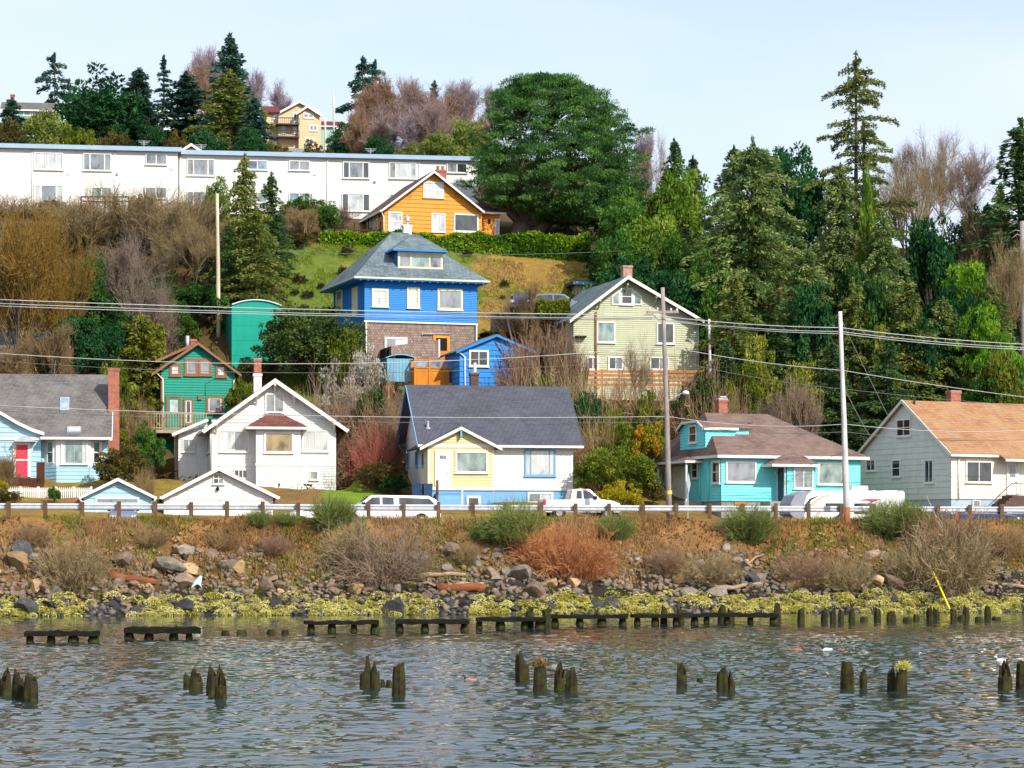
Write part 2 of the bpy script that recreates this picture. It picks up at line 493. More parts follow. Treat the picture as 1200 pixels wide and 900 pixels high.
# the same water beyond the rippled stretch, a hair lower, out to where nobody looks
fw = MB().add([(-900, -300, -.16), (900, -300, -.16), (900, 168, -.16), (-900, 168, -.16)], [(0, 1, 2, 3)])
tag(fw.build('water', M_WATER), kind='structure')
bd = MB().add([(-900, -300, -2.5), (900, -300, -2.5), (900, 140, -2.5), (-900, 140, -2.5)], [(0, 1, 2, 3)])
tag(bd.build('riverbed', m_plain('river mud', (.05, .045, .03), (.03, .03, .02), 1)), kind='structure')
# ------------------------------------------------------------------ house kit
def clip_rows(poly, z0, z1):
    def cl(p, z, keep):
        o = []
        for i in range(len(p)):
            a, b = p[i], p[(i+1) % len(p)]
            ia, ib = keep(a[1], z), keep(b[1], z)
            if ia: o.append(a)
            if ia != ib:
                t_ = (z-a[1])/(b[1]-a[1]); o.append((a[0]+(b[0]-a[0])*t_, z))
        return o
    p = cl(poly, z0, lambda q, z: q >= z-1e-9)
    return cl(p, z1, lambda q, z: q <= z+1e-9) if p else p

def lap_face(mb, poly, P, lap, d):
    zs = [p[1] for p in poly]; z = min(zs); top = max(zs)
    if lap <= 0:
        mb.add([P(u, q, 0) for u, q in poly], [list(range(len(poly)))]); return
    while z < top-1e-4:
        z1 = min(z+lap, top)
        q = clip_rows(poly, z, z1)
        if len(q) >= 3:
            n = len(q)
            mb.add([P(u, b, d*(z+lap-b)/lap) for u, b in q], [list(range(n))])
            lo = sorted([u for u, b in q if abs(b-z) < 1e-6])
            if len(lo) >= 2:
                a, b = lo[0], lo[-1]
                mb.add([P(a, z, d), P(b, z, d), P(b, z, 0), P(a, z, 0)], [(0, 1, 2, 3)])
        z = z1

class House:
    def __init__(s, name, label, cat, px, Y, th, zpy=None, z=None, group=None):
        x = (px-CX)*Y/F
        z = z if z is not None else (CAM_H+(HY-zpy)*Y/F if zpy else gz(x, Y))
        s.o = Vector((x, Y, z)); s.c, s.s = math.cos(R(th)), math.sin(R(th))
        s.root = empty(name, s.o, R(th), label, cat, group)
    def F(s, px, py, yo=0.0):
        """pixel -> (x, z) on the plane y = yo of this house"""
        t = (px-CX)/F
        X0, Y0 = s.o.x-yo*s.s, s.o.y+yo*s.c
        lx = (t*Y0-X0)/(s.c-t*s.s)
        return lx, CAM_H+(HY-py)*(Y0+lx*s.s)/F-s.o.z
    def L(s, px, py, xo=0.0):
        t = (px-CX)/F
        X0, Y0 = s.o.x+xo*s.c, s.o.y+xo*s.s
        ly = (X0-t*Y0)/(s.s+t*s.c)
        return ly, CAM_H+(HY-py)*(Y0+ly*s.c)/F-s.o.z
    def part(s, name, mb, mat, parent=None, smooth=False):
        return mb.build(name, mat, parent or s.root, smooth)
    def mp(s, side, off):
        if side == 'F': return lambda u, z, o: (u, off-o, z)
        if side == 'L': return lambda u, z, o: (off-o, u, z)
        if side == 'R': return lambda u, z, o: (off+o, u, z)
        return lambda u, z, o: (u, off+o, z)
    def rect(s, side, px0, py0, px1, py1, off):
        f = s.F if side == 'F' else s.L
        a, b = f(px0, py0, off), f(px1, py1, off)
        u0, u1 = sorted((a[0], b[0])); z0, z1 = sorted((a[1], b[1]))
        return u0, u1, z0, z1
    def walls(s, poly, y0, y1, mat, lap=.2, d=.045, name='wall', axis='F', parent=None):
        """axis F: gable polygon faces front, (x,z) swept y0..y1; axis L: polygon (y,z) swept x=y0..y1"""
        mb = MB()
        xs_ = [p[0] for p in poly]; a, b = min(xs_), max(xs_)
        zl = sorted([p[1] for p in poly if abs(p[0]-a) < 1e-6]); zr = sorted([p[1] for p in poly if abs(p[0]-b) < 1e-6])
        f1, f2, f3, f4 = ('F', 'B', 'L', 'R') if axis == 'F' else ('L', 'R', 'F', 'B')
        lap_face(mb, poly, s.mp(f1, y0), lap, d)
        lap_face(mb, poly, s.mp(f2, y1), lap, d)
        for side, at, zz in ((f3, a, zl), (f4, b, zr)):
            if len(zz) >= 2:
                lap_face(mb, [(y0, zz[0]), (y1, zz[0]), (y1, zz[-1]), (y0, zz[-1])], s.mp(side, at), lap, d)
        return s.part(name, mb, mat, parent)
    def corners(s, xs_, y0, z0, z1, mat, wd=.11, name='corner_board'):
        for x in xs_:
            mb = MB().box(x-wd/2, x+wd/2, y0-.05, y0+wd-.05, z0, z1)
            s.part(name, mb, mat)
    def wbox(s, mb, mp, u0, u1, z0, z1, o0, o1):
        vs = [mp(u, z, o) for o in (o0, o1) for z in (z0, z1) for u in (u0, u1)]
        mb.add(vs, [(0, 1, 3, 2), (4, 6, 7, 5), (0, 4, 5, 1), (2, 3, 7, 6), (0, 2, 6, 4), (1, 5, 7, 3)])
    def window(s, side, px0, py0, px1, py1, fm, gm, fw=.1, mv=(), mh=(), off=0.0, sill=True, name='window', mw=.06, rect=None, out=.09, label=None):
        u0, u1, z0, z1 = rect or s.rect(side, px0, py0, px1, py1, off)
        mp = s.mp(side, off); mb = MB()
        s.wbox(mb, mp, u0, u0+fw, z0, z1, -.02, out); s.wbox(mb, mp, u1-fw, u1, z0, z1, -.02, out)
        s.wbox(mb, mp, u0+fw, u1-fw, z1-fw, z1, -.02, out-.004); s.wbox(mb, mp, u0+fw, u1-fw, z0, z0+fw, -.02, out-.004)
        for m in mv:
            c = u0+fw+(u1-u0-2*fw)*m; s.wbox(mb, mp, c-mw/2, c+mw/2, z0+fw, z1-fw, .0, out-.02)
        for m in mh:
            c = z0+fw+(z1-z0-2*fw)*m; s.wbox(mb, mp, u0+fw, u1-fw, c-mw/2, c+mw/2, .0, out-.025)
        if sill: s.wbox(mb, mp, u0-.06, u1+.06, z0-.06, z0-.002, -.02, out+.06)
        fr = s.part(name, mb, fm)
        if label: fr['label'] = label
        pm = MB(); gl = [gm] if not isinstance(gm, list) else gm
        edges = [0]+list(mv)+[1]
        for i in range(len(edges)-1):
            a = u0+fw+(u1-u0-2*fw)*edges[i]; b = u0+fw+(u1-u0-2*fw)*edges[i+1]
            q = [mp(a, z0+fw, .036), mp(b, z0+fw, .036), mp(b, z1-fw, .036), mp(a, z1-fw, .036)]
            pm.add(q, [(0, 1, 2, 3)], i % len(gl))
        o = pm.build('pane', gl, fr)
        return fr
    def door(s, side, px0, py0, px1, py1, fm, dm, fw=.12, off=0.0, gm=None, glass=(.2, .5, .8, .9), label=None, rails=()):
        u0, u1, z0, z1 = s.rect(side, px0, py0, px1, py1, off)
        mp = s.mp(side, off); mb = MB()
        s.wbox(mb, mp, u0+fw, u1-fw, z0, z1-fw, -.02, .055)
        for (a, b, c, d) in rails:       # raised panels
            W, Hh = u1-u0-2*fw, z1-z0-fw
            s.wbox(mb, mp, u0+fw+a*W, u0+fw+b*W, z0+c*Hh, z0+d*Hh, .05, .075)
        dr = s.part('door', mb, dm)
        if label: dr['label'] = label
        fb = MB()
        s.wbox(fb, mp, u0, u0+fw, z0, z1, -.02, .1); s.wbox(fb, mp, u1-fw, u1, z0, z1, -.02, .1); s.wbox(fb, mp, u0+fw, u1-fw, z1-fw, z1, -.02, .098)
        fb.build('door_frame', fm, dr)
        kb = MB(); c = mp(u1-fw-.12, z0+.95, .1); kb.lathe([(.01, -.04), (.045, -.02), (.045, .02), (.01, .04)], 8, c); kb.build('handle', M['metal'], dr)
        if gm:
            a, b, c, d = glass; W, Hh = u1-u0-2*fw, z1-z0-fw
            g = MB(); g.add([mp(u0+fw+a*W, z0+c*Hh, .08), mp(u0+fw+b*W, z0+c*Hh, .08), mp(u0+fw+b*W, z0+d*Hh, .08), mp(u0+fw+a*W, z0+d*Hh, .08)], [(0, 1, 2, 3)])
            g.build('pane', gm, dr)
        return dr
    def gable_roof(s, A, E1, E2, y0, y1, mat, fm, th=.16, barge=.22, name='roof', bt=.07, gutter=True, lift=0.0):
        """front gable: A apex, E1/E2 eaves as (x,z); swept y0..y1"""
        mb = MB()
        for E in (E1, E2):
            mb.slab([(A[0], y0, A[1]), (E[0], y0, E[1]), (E[0], y1, E[1]), (A[0], y1, A[1])], th)
        r = s.part(name, mb, mat)
        if fm:
            bb, b2 = MB(), MB()
            for E in (E1, E2):
                dx, dz = E[0]-A[0], E[1]-A[1]
                P = [(A[0], A[1]-.02), (E[0], E[1]-.02), (E[0], E[1]-.02-barge), (A[0], A[1]-.02-barge*1.1)]
                bb.prism(P, y0-bt, y0-.003)
                b2.prism(P, y1+.003, y1+bt)
            bb.build('barge_board', fm, r); b2.build('barge_board', fm, r)
            if gutter:
                for E, sg in ((E1, -1), (E2, 1)):
                    x = E[0]+sg*.06
                    MB().box(x-.06, x+.06, y0-.02, y1+.02, E[1]-.2, E[1]-.03).build('gutter', fm, r)
        return r
    def chimney(s, x0, x1, y0, y1, z0, z1, mat, cap=None, pots=0, potm=None, parent=None):
        mb = MB().box(x0, x1, y0, y1, z0, z1-.18).box(x0-.05, x1+.05, y0-.05, y1+.05, z1-.18, z1)
        ch = s.part('chimney', mb, mat, parent)
        if cap: MB().box(x0-.02, x1+.02, y0-.02, y1+.02, z1, z1+.07).build('cap', cap, ch)
        for i in range(pots):
            c = x0+(x1-x0)*(i+.5)/pots
            MB().lathe([(.14, 0), (.12, .3), (.15, .32), (.15, .38), (.1, .38), (.1, .1)], 10, (c, (y0+y1)/2, z1+(.07 if cap else 0))).build('chimney_pot', potm, ch)
        return ch
    def pipe(s, pts, r, mat, name='downpipe', parent=None):
        return s.part(name, MB().tube(pts, r, 8), mat, parent, True)

M = {}
M['white'] = m_paint('white paint', '#f4f3ee', amount=.2, k=.86)
M['trim'] = m_paint('white trim', '#f2f0ea', amount=.1, k=.85)
M['cream_trim'] = m_paint('cream trim', '#efe3bd', amount=.12, k=.85)
M['apt'] = m_paint('white stucco', '#f4f1ec', amount=.22, k=.8, scale=.25)
M['metal'] = m_plain('dull metal', (.35, .35, .36), (.22, .22, .23), 6, .4, .5, .004, .8)
M['galv'] = m_plain('galvanised steel', (.62, .64, .67), (.45, .47, .5), 3, .42, .5, .006, .55)
M['dark'] = m_plain('dark opening', (.012, .011, .01), (.006, .006, .006), 2, .9)
M['blackmetal'] = m_plain('black metal', (.03, .03, .03), (.02, .02, .02), 5, .5)
M['concrete'] = m_plain('concrete', (.34, .33, .3), (.22, .21, .19), 3, .9)
M['bluepaint'] = m_paint('bright blue paint', '#2a8ee0', dirt='#2a5a90', amount=.3)
M['greenpaint'] = m_paint('jade green paint', '#0c9a82', dirt='#2a6258', amount=.36)
M['tealpaint'] = m_paint('turquoise paint', '#7ceaec', dirt='#66b0b2', amount=.26, k=.92)
M['orangepaint'] = m_paint('orange paint', '#f09c34', dirt='#a87030', amount=.34, k=.86)
M['palebluepaint'] = m_paint('pale blue paint', '#b4dcec', dirt='#86a4ac', amount=.28)
M['yellowpaint'] = m_paint('pale yellow paint', '#f2dfa4', dirt='#b89c68', amount=.26)
M['oliveppaint'] = m_paint('pale olive paint', '#c6c8a6', dirt='#8e8c6a', amount=.42)
M['peeling'] = m_paint('peeling white paint', '#f2f0ec', dirt='#8a8f94', amount=.4, scale=2.5, k=.88)
M['bluebase'] = m_paint('sky blue paint', '#7fb6e2', dirt='#587a98', amount=.25)
M['greygreen'] = m_paint('grey green shingle paint', '#dde2d8', dirt='#a0a490', amount=.5, k=.9)
M['creamwall'] = m_paint('cream paint', '#f3eed6', dirt='#a89c72', amount=.3, k=.86)
M['tanpaint'] = m_paint('tan paint', '#f2d2a6', dirt='#b8986c', amount=.12)
M['mintpaint'] = m_paint('mint paint', '#a8d6c4', dirt='#7a9a90', amount=.2)
M['brownpaint'] = m_paint('brown trim paint', '#9a6a48', dirt='#5a3c2a', amount=.2)
M['redpaint'] = m_paint('red door paint', '#e8455c', dirt='#a83040', amount=.1)
M['orangewood'] = m_wood('orange stained boards', '#dc8c30', '#b06a24')
M['fencewood'] = m_wood('faded orange fence boards', '#c08450', '#94643a')
M['cedar'] = m_roof('weathered cedar shingles', '#a68f82', '#7a685e', '#8e7a70', row=.3, w=.22, patch=.35, k=.95)
M['deckwood'] = m_wood('weathered deck boards', '#b9a78c', '#8a785e')
M['brownwood'] = m_wood('dark brown boards', '#5a3626', '#3a2218')
M['postwood'] = m_wood('creosoted post wood', '#7a6048', '#4a3626')
M['polewood'] = m_wood('weathered pole wood', '#aaa098', '#7a706a')
M['palepole'] = m_wood('pale pole wood', '#e4e0e0', '#b4aaa8')  # pale grey-white tone for poles and posts
M['slatewood'] = m_plain('slate flat roof', (.08, .085, .11), (.05, .05, .06), 3, .8)
M['roof_slate'] = m_roof('blue grey shingles', '#6a7a80', '#48545c', '#8a979a', patch=.5)
M['roof_char'] = m_roof('charcoal shingles', '#545660', '#45464f', '#666670', row=.14, patch=.35)
M['roof_grey'] = m_roof('worn grey shingles', '#6d6865', '#534f4d', '#878380', patch=.55)
M['roof_brown'] = m_roof('red brown shingles', '#7c4a42', '#5c3430', '#8a5c52', patch=.4)
M['roof_dbrown'] = m_roof('dark brown shingles', '#6a5248', '#4c3a34', '#7c6458', patch=.5)
M['roof_taupe'] = m_roof('taupe shingles', '#7c645c', '#5e4a46', '#8f7a6e', patch=.5)
M['roof_rust'] = m_roof('rusty orange shingles', '#ae7e56', '#90664a', '#a88a6a', patch=.6, row=.2)
M['roof_rdark'] = m_roof('dull red shingles', '#7a3c3c', '#5c2c2e', '#804a48', patch=.3)
M['redbrick'] = m_brick('red brick', '#be5a3c', '#96442c', '#b8a090')
M['pinkbrick'] = m_brick('faded brick', '#c08a72', '#a06a58', '#c8b8a8')
M['oldbrick'] = m_brick('dark brick', '#6a463c', '#4c3430', '#7a6a60')
M['gdark'] = m_glass('dark window glass', (.018, .02, .024), (.05, .055, .06))
M['ggrey'] = m_glass('grey window glass', (.17, .19, .205), (.26, .28, .30))  # grey of the reflected sky is put into the base colour
M['gpale'] = m_glass('curtained glass', (.5, .52, .52), (.66, .68, .68), .75)
M['gteal'] = m_glass('greenish glass', (.13, .19, .18), (.28, .37, .34))
M['gamber'] = m_glass('amber glass', (.24, .17, .07), (.36, .26, .12))
M['gblue'] = m_glass('sky window glass', (.12, .18, .26), (.3, .4, .5))  # blue of the reflected sky is put into the base colour

def zroof(A, E, x):
    return A[1]+(E[1]-A[1])*(x-A[0])/(E[0]-A[0])
def gable_poly(A, E1, E2, xl, xr, z0, drop=.2):
    return [(xl, z0), (xr, z0), (xr, zroof(A, E2, xr)-drop), (A[0], A[1]-drop), (xl, zroof(A, E1, xl)-drop)]
def hip(h, mb, x0, x1, y0, y1, zE, rx0, rx1, ry0, ry1, zR, th=.14):
    """hip roof: eave rectangle, ridge (or short ridge / point)"""
    a, b, c, d = (x0, y0, zE), (x1, y0, zE), (x1, y1, zE), (x0, y1, zE)
    p, q = (rx0, ry0, zR), (rx1, ry1, zR)
    flat = abs(rx1-rx0)+abs(ry1-ry0) < 1e-4
    if flat: fs = [[a, b, p], [b, c, p], [c, d, p], [d, a, p]]
    elif abs(rx1-rx0) >= abs(ry1-ry0): fs = [[a, b, q, p], [b, c, q], [c, d, p, q], [d, a, p]]
    else: fs = [[a, b, p], [b, c, q, p], [c, d, q], [d, a, p, q]]
    for f in fs: mb.slab(f, th)
def fascia(mb, x0, x1, y0, y1, z, hgt=.2, t_=.05):
    mb.box(x0-t_, x1+t_, y0-t_, y0-.004, z-hgt, z-.02); mb.box(x0-t_, x1+t_, y1+.004, y1+t_, z-hgt, z-.02)
    mb.box(x0-t_, x0-.004, y0, y1, z-hgt, z-.02); mb.box(x1+.004, x1+t_, y0, y1, z-hgt, z-.02)

# ------------------------------------------------------------------ white gabled house with a bay
h = House('white_house', 'large white house with a red-brown gable roof and projecting bay window, amber centre pane', 'house', 248.5, 185, 11, 577)
A, E1, E2 = h.F(322.5, 443, -.7), h.F(238.5, 503, -.7), h.F(407, 502, -.7)
D = 12.0; xr = h.F(393, 560)[0]
h.walls(gable_poly(A, E1, E2, 0, xr, -1.2), 0, D, M['white'], .2)
rf = h.gable_roof(A, E1, E2, -.7, D+.6, M['roof_brown'], M['trim'], barge=.3)
h.chimney(A[0]-1.0, A[0]-.42, 5.2, 5.8, A[1]-1.2, h.F(312, 438, 5.2)[1], M['white'], parent=rf)
ch = h.chimney(A[0]-.98, A[0]-.44, 5.22, 5.78, h.F(312, 438.2, 5.2)[1], h.F(312, 421, 5.2)[1], M['redbrick'], M['concrete'], parent=rf)
bx0, bx1 = h.F(300, 560, -1.2)[0], h.F(352.5, 560, -1.2)[0]
bzt = h.F(325, 500, -1.2)[1]
h.walls([(bx0, -1.2), (bx1, -1.2), (bx1, bzt), (bx0, bzt)], -1.2, .02, M['white'], .2, name='bay_window')
mb = MB(); e0, e1 = h.F(289, 499.5, -1.6), h.F(361, 499.5, -1.6); ap = h.F(322, 485.5, -.35)
hip(h, mb, e0[0], e1[0], -1.65, .6, e0[1], ap[0]-.4, ap[0]+.4, -.4, -.4, ap[1]+.1, .1)
br = h.part('bay_roof', mb, M['roof_brown'])
fb = MB(); fascia(fb, e0[0], e1[0], -1.65, -.1, e0[1], .2); fb.build('fascia', M['trim'], br)
h.window('F', 309.5, 506, 344, 531, M['trim'], M['gamber'], .13, off=-1.23)
h.window('F', 257, 504, 292, 530, M['trim'], [M['gpale'], M['ggrey']], .1, mv=(.5,), off=-.02)
h.window('F', 354, 504, 385, 529.5, M['trim'], M['gpale'], .1, mv=(.5,), off=-.02)
h.window('F', 310.5, 461, 333, 484, M['trim'], M['ggrey'], .1, mv=(.5,), off=-.02)
h.window('F', 274, 550, 290, 561, M['trim'], M['gdark'], .08, mv=(.33, .67), off=-.02)
h.window('F', 362.5, 552, 373, 562.5, M['trim'], M['gteal'], .08, off=-.02)
zb = h.F(320, 545)[1]; zb2 = h.F(320, 494)[1]
for z in (zb, zb2): h.part('belt_board', MB().box(-.04, xr+.04, -.075, -.01, z-.09, z+.09), M['trim'])
h.part('belt_board', MB().box(bx0-.04, bx1+.04, -1.29, -1.2, zb-.09, zb+.09), M['trim'])
h.corners((0.04, xr-.04), 0, -1, h.F(393, 505)[1], M['trim'], .16)
h.part('foundation', MB().box(-.02+bx1, xr+.02, -.06, .2, -1.4, .12), M['concrete'])
for t_ in (.06, .36, .64, .94):        # knee braces under the barge boards
    x = E1[0]+.35+(E2[0]-E1[0]-.7)*t_
    z = (zroof(A, E1, x) if x < A[0] else zroof(A, E2, x))-.25
    h.part('knee_brace', MB().box(x-.07, x+.07, -.72, 0, z-.14, z).bar((x, -.62, z-.1), (x, -.02, z-.72), .12, .1), M['trim'])
x = A[0]; h.part('knee_brace', MB().box(x-.07, x+.07, -.72, 0, A[1]-.55, A[1]-.35).bar((x, -.6, A[1]-.5), (x, -.02, A[1]-1.1), .12, .1), M['trim'])
# low side wing with its own lean-to roof
wy = 4.2; wl_, wr_ = h.F(209, 540, wy)[0], -.02
wz = h.F(212, 509, wy)[1]
h.walls([(wl_, -1.2), (wr_, -1.2), (wr_, wz+.75), (wl_, wz)], wy, wy+4.2, M['white'], .2, name='side_wing')
wrf = h.part('wing_roof', MB().slab([(wl_-.5, wy-.6, wz), (-.02, wy-.6, wz+1.15), (-.02, wy+4.6, wz+1.15), (wl_-.5, wy+4.6, wz)], .14), M['roof_brown'])
MB().bar((wl_-.5, wy-.64, wz-.08), (-.02, wy-.64, wz+1.07), .06, .22).build('barge_board', M['trim'], wrf)
h.window('F', 213.5, 514, 229, 530, M['trim'], M['ggrey'], .09, mv=(.5,), off=wy-.02)
h.window('L', 241.8, 506, 246.8, 530, M['trim'], M['ggrey'], .1, off=-.02)
h.part('porch_steps', MB().box(wl_-1.2, wl_, wy+.2, wy+1.6, -1.0, .55).box(wl_-1.8, wl_-1.2, wy+.2, wy+1.6, -1, .25).box(wl_-2.4, wl_-1.8, wy+.2, wy+1.6, -1, -.05), M['concrete'])
mb = MB()
for i in range(4): mb.box(wl_-2.3+i*.75, wl_-2.24+i*.75, wy+.15, wy+.21, -.1+i*.2, .95+i*.22)
mb.bar((wl_-2.4, wy+.18, .95), (wl_, wy+.18, 1.7), .06, .08)
h.part('porch_railing', mb, M['brownwood'])
h.pipe([(-.1, .0, h.F(240, 506)[1]), (-.1, .1, h.F(240, 520)[1]), (-.06, .1, .2)], .05, M['trim'])

# ------------------------------------------------------------------ its garage
h = House('white_garage', 'low white garage with red-brown gable roof below the white house', 'garage', 192, 171.5, 9, z=5.95)
A, E1, E2 = h.F(256.5, 546.5, -.4), h.F(189.5, 581, -.4), h.F(326, 581, -.4)
xr = h.F(320, 590)[0]; D = 6.2
h.walls(gable_poly(A, E1, E2, 0, xr, -.4), 0, D, M['white'], .18)
h.gable_roof(A, E1, E2, -.4, D+.3, M['roof_brown'], M['trim'], barge=.24)
h.window('F', 249.5, 554, 262.5, 567.5, M['trim'], [M['gdark'], M['ggrey']], .07, mv=(.5,), mh=(.5,), off=-.02)
for a, b in ((197, 254), (259, 315)):
    u0, u1, z0, z1 = h.rect('F', a, 586, b, 604, 0)
    mb = MB()
    for k in range(3): mb.box(u0, u1, -.06, .0, -.3+k*(z1+.3)/3, -.3+(k+1)*(z1+.3)/3-.02)
    h.part('garage_door', mb, M['trim'])
h.part('door_header', MB().box(0, xr, -.09, .0, z1+.02, z1+.16), M['trim'])
h.part('lamp', MB().lathe([(.02, 0), (.1, -.1), (.12, -.25), (.05, -.28)], 8, (h.F(255, 572)[0], -.14, h.F(255, 570)[1])), M['dark'])

# ------------------------------------------------------------------ pale blue garage
h = House('blue_garage', 'small pale blue garage with a grey gable roof', 'garage', 98, 171, 9, z=5.95)
A, E1, E2 = h.F(138, 559.5, -.35), h.F(94, 581, -.35), h.F(181.5, 581, -.35)
xr = h.F(178, 590)[0]; D = 5.6
h.walls(gable_poly(A, E1, E2, 0, xr, -.4), 0, D, M['palebluepaint'], .36)
h.gable_roof(A, E1, E2, -.35, D+.3, M['roof_grey'], M['trim'], barge=.2)
u0, u1, z0, z1 = h.rect('F', 114, 585, 161, 605, 0)
h.part('door_frame', MB().box(u0-.12, u0, -.08, 0, -.3, z1).box(u1, u1+.12, -.08, 0, -.3, z1).box(u0-.12, u1+.12, -.082, 0, z1, z1+.14), M['trim'])
h.part('garage_door', MB().box(u0, u1, -.04, 0, -.3, z1-.25), M['palebluepaint'])
h.part('garage_door', MB().box(u0, u1, -.036, 0, z1-.25, z1-.002), M['ggrey'])
for sx, x in ((-1, E1[0]), (1, E2[0])):
    h.pipe([(x+sx*.08, -.4, E1[1]-.12), (x-sx*.05, -.2, E1[1]-.35), (x-sx*.3, -.1, E1[1]-.45)], .07, M['trim'])

# ------------------------------------------------------------------ pale blue house, grey roof, red door
h = House('blue_cottage', 'pale blue house with broad grey roof, red door and tall brick chimney', 'house', 51, 181, 8, 567)
xw0, xw1 = h.F(-40, 540)[0], h.F(126, 540)[0]
zE = h.F(90, 512, -.6)[1]; D = 9.0
xrE, xrR = h.F(131.5, 512, -.6)[0], h.F(122.5, 439, D/2)[0]
zR = h.F(60, 438.5, D/2)[1]
xl = xw0-.5
pf = lambda y: zE+(zR-zE)*(y+.6)/(D/2+.6)
h.walls([(0, -1.5), (D, -1.5), (D, pf(0)-.2), (D/2, zR-.2), (0, pf(0)-.2)], xw0, xw1, M['palebluepaint'], .28, axis='L')
mb = MB()
mb.slab([(xl, -.6, zE), (xw1+.3, -.6, zE), (xw1+.3, D/2, zR), (xl, D/2, zR)], .18)
mb.slab([(xl, D+.6, zE), (xw1+.3, D+.6, zE), (xw1+.3, D/2, zR), (xl, D/2, zR)], .18)
rf = h.part('roof', mb, M['roof_grey'])
fb = MB().box(xl, xw1+.34, -.66, -.604, zE-.24, zE-.02); fb.bar((xw1+.34, -.6, zE-.1), (xw1+.34, D/2, zR-.1), .06, .24); fb.bar((xw1+.34, D+.6, zE-.1), (xw1+.34, D/2, zR-.1), .06, .24)
fb.build('fascia', M['trim'], rf)
def roofpt(px, py, lift):       # a point on the front roof slope seen at this pixel
    y = 0.0
    for _ in range(30):
        z = h.F(px, py, y)[1]; y += (z-pf(y))/-((zR-zE)/(D/2+.6)-(HY-py)/F)*-.8 if False else (z-pf(y))*.9
    return h.F(px, py, y)[0], y
x0, ya = roofpt(70, 482, 0); x1, yb = roofpt(81.5, 467, 0)
nrm = Vector((0, -(zR-zE), D/2+.6)).normalized()
def skylight(x0, x1, ya, yb, pfun, n, gm):
    c = [Vector((x0, ya, pfun(ya))), Vector((x1, ya, pfun(ya))), Vector((x1, yb, pfun(yb))), Vector((x0, yb, pfun(yb)))]
    fr = h.part('skylight', MB().slab([q+n*.12 for q in c], .14), M['galv'], rf)
    ce = sum(c, Vector())/4
    MB().add([ce+(q-ce)*.8+n*.125 for q in c], [(0, 1, 2, 3)]).build('pane', gm, fr)
skylight(x0, x1, ya, yb, pf, nrm, M['gblue'])
# front cross gable with flared eave
gx = [h.F(a, b, -.55) for a, b in ((-48, 512), (-38, 500), (-18, 473), (0, 481.5), (20, 493.5), (38, 502), (52, 506.5))]
gA = h.F(-14, 470, -.55)
mb = MB(); pts = [h.F(a, b, -.9) for a, b in ((-70, 507), (-48, 492), (-14, 470), (0, 481.5), (20, 493.5), (38, 502), (52, 506.5))]
for i in range(len(pts)-1):
    p, q = pts[i], pts[i+1]
    mb.slab([(p[0], -.9, p[1]), (q[0], -.9, q[1]), (q[0], 3.6, q[1]), (p[0], 3.6, p[1])], .1)
cr = h.part('cross_gable_roof', mb, M['roof_grey'])
bb = MB()
for i in range(len(pts)-1):
    p, q = pts[i], pts[i+1]; bb.prism([(p[0], p[1]), (q[0], q[1]), (q[0], q[1]-.24), (p[0], p[1]-.24)], -.97, -.903)
bb.build('barge_board', M['trim'], cr)
xg = h.F(48, 530, -.5)[0]; pl = [(p[0], p[1]-.12) for p in pts if p[0] < xg-.1]
h.walls([(pts[0][0]+.3, -1.5), (xg, -1.5), (xg, pts[-1][1]-.12)]+pl[::-1][:-1]+[(pts[0][0]+.3, pl[0][1])], -.55, 1.2, M['palebluepaint'], .34, name='gable_wall')
h.door('F', 15, 518, 36, 559, M['trim'], M['redpaint'], .2, off=-.57, label='red door with a white middle rail')
u0, u1, z0, z1 = h.rect('F', 18.5, 538, 32.5, 540, -.57); h.part('door_rail', MB().box(u0, u1, -.66, -.62, z0, z1), M['trim'])
hx0, hx1 = h.F(16, 516, -.57)[0], h.F(42, 516, -.57)[0]; hz = h.F(30, 518, -.57)[1]
ar = [(hx0+(hx1-hx0)*i/10, hz+.42*math.sin(PI*i/10)) for i in range(11)]
h.part('door_hood', MB().prism(ar, -1.25, -.56), M['galv'])
h.part('porch', MB().box(h.F(6, 560, -2.2)[0], h.F(51, 560, -2.2)[0], -2.2, -.58, -1.5, h.F(30, 560, -2.2)[1]), M['brownwood'])
for a in (8, 47.5):
    x = h.F(a, 550, -2.1)[0]
    mb = MB().box(x-.28, x+.28, -2.2, -2.05, .0, 1.45)
    h.part('porch_railing', mb, M['brownwood'])
# faceted bay
pb = [h.F(52.5, 540, -.02)[0], h.F(66, 540, -1.0)[0], h.F(105, 540, -1.0)[0], h.F(120, 540, -.02)[0]]
zt = zE-.14; zm = h.F(80, 545, -1)[1]; zm2 = zm+.12
poly = [(pb[0], .1), (pb[0], -.02), (pb[1], -1.0), (pb[2], -1.0), (pb[3], -.02), (pb[3], .1)]
h.part('bay_window', MB().prism(poly, zm, zt, 'z'), M['trim'])
lb = MB()
for (xa, ya_), (xb, yb_) in zip(poly[1:-2], poly[2:-1]):
    d_ = Vector((xb-xa, yb_-ya_)); L_ = d_.length; d_ /= L_; n_ = (d_.y, -d_.x)
    lap_face(lb, [(0, -1.5), (L_, -1.5), (L_, zm), (0, zm)], lambda u, z, o, xa=xa, ya_=ya_, d_=d_, n_=n_: (xa+d_.x*u+n_[0]*(o-.0), ya_+d_.y*u+n_[1]*o, z), .26, .03)
h.part('bay_base', lb, M['palebluepaint'])
h.window('F', 71.5, 515.5, 102.5, 544, M['trim'], [M['gpale'], M['gteal'], M['gteal'], M['gpale']], .08, mv=(.14, .5, .84), off=-1.0, mw=.012)
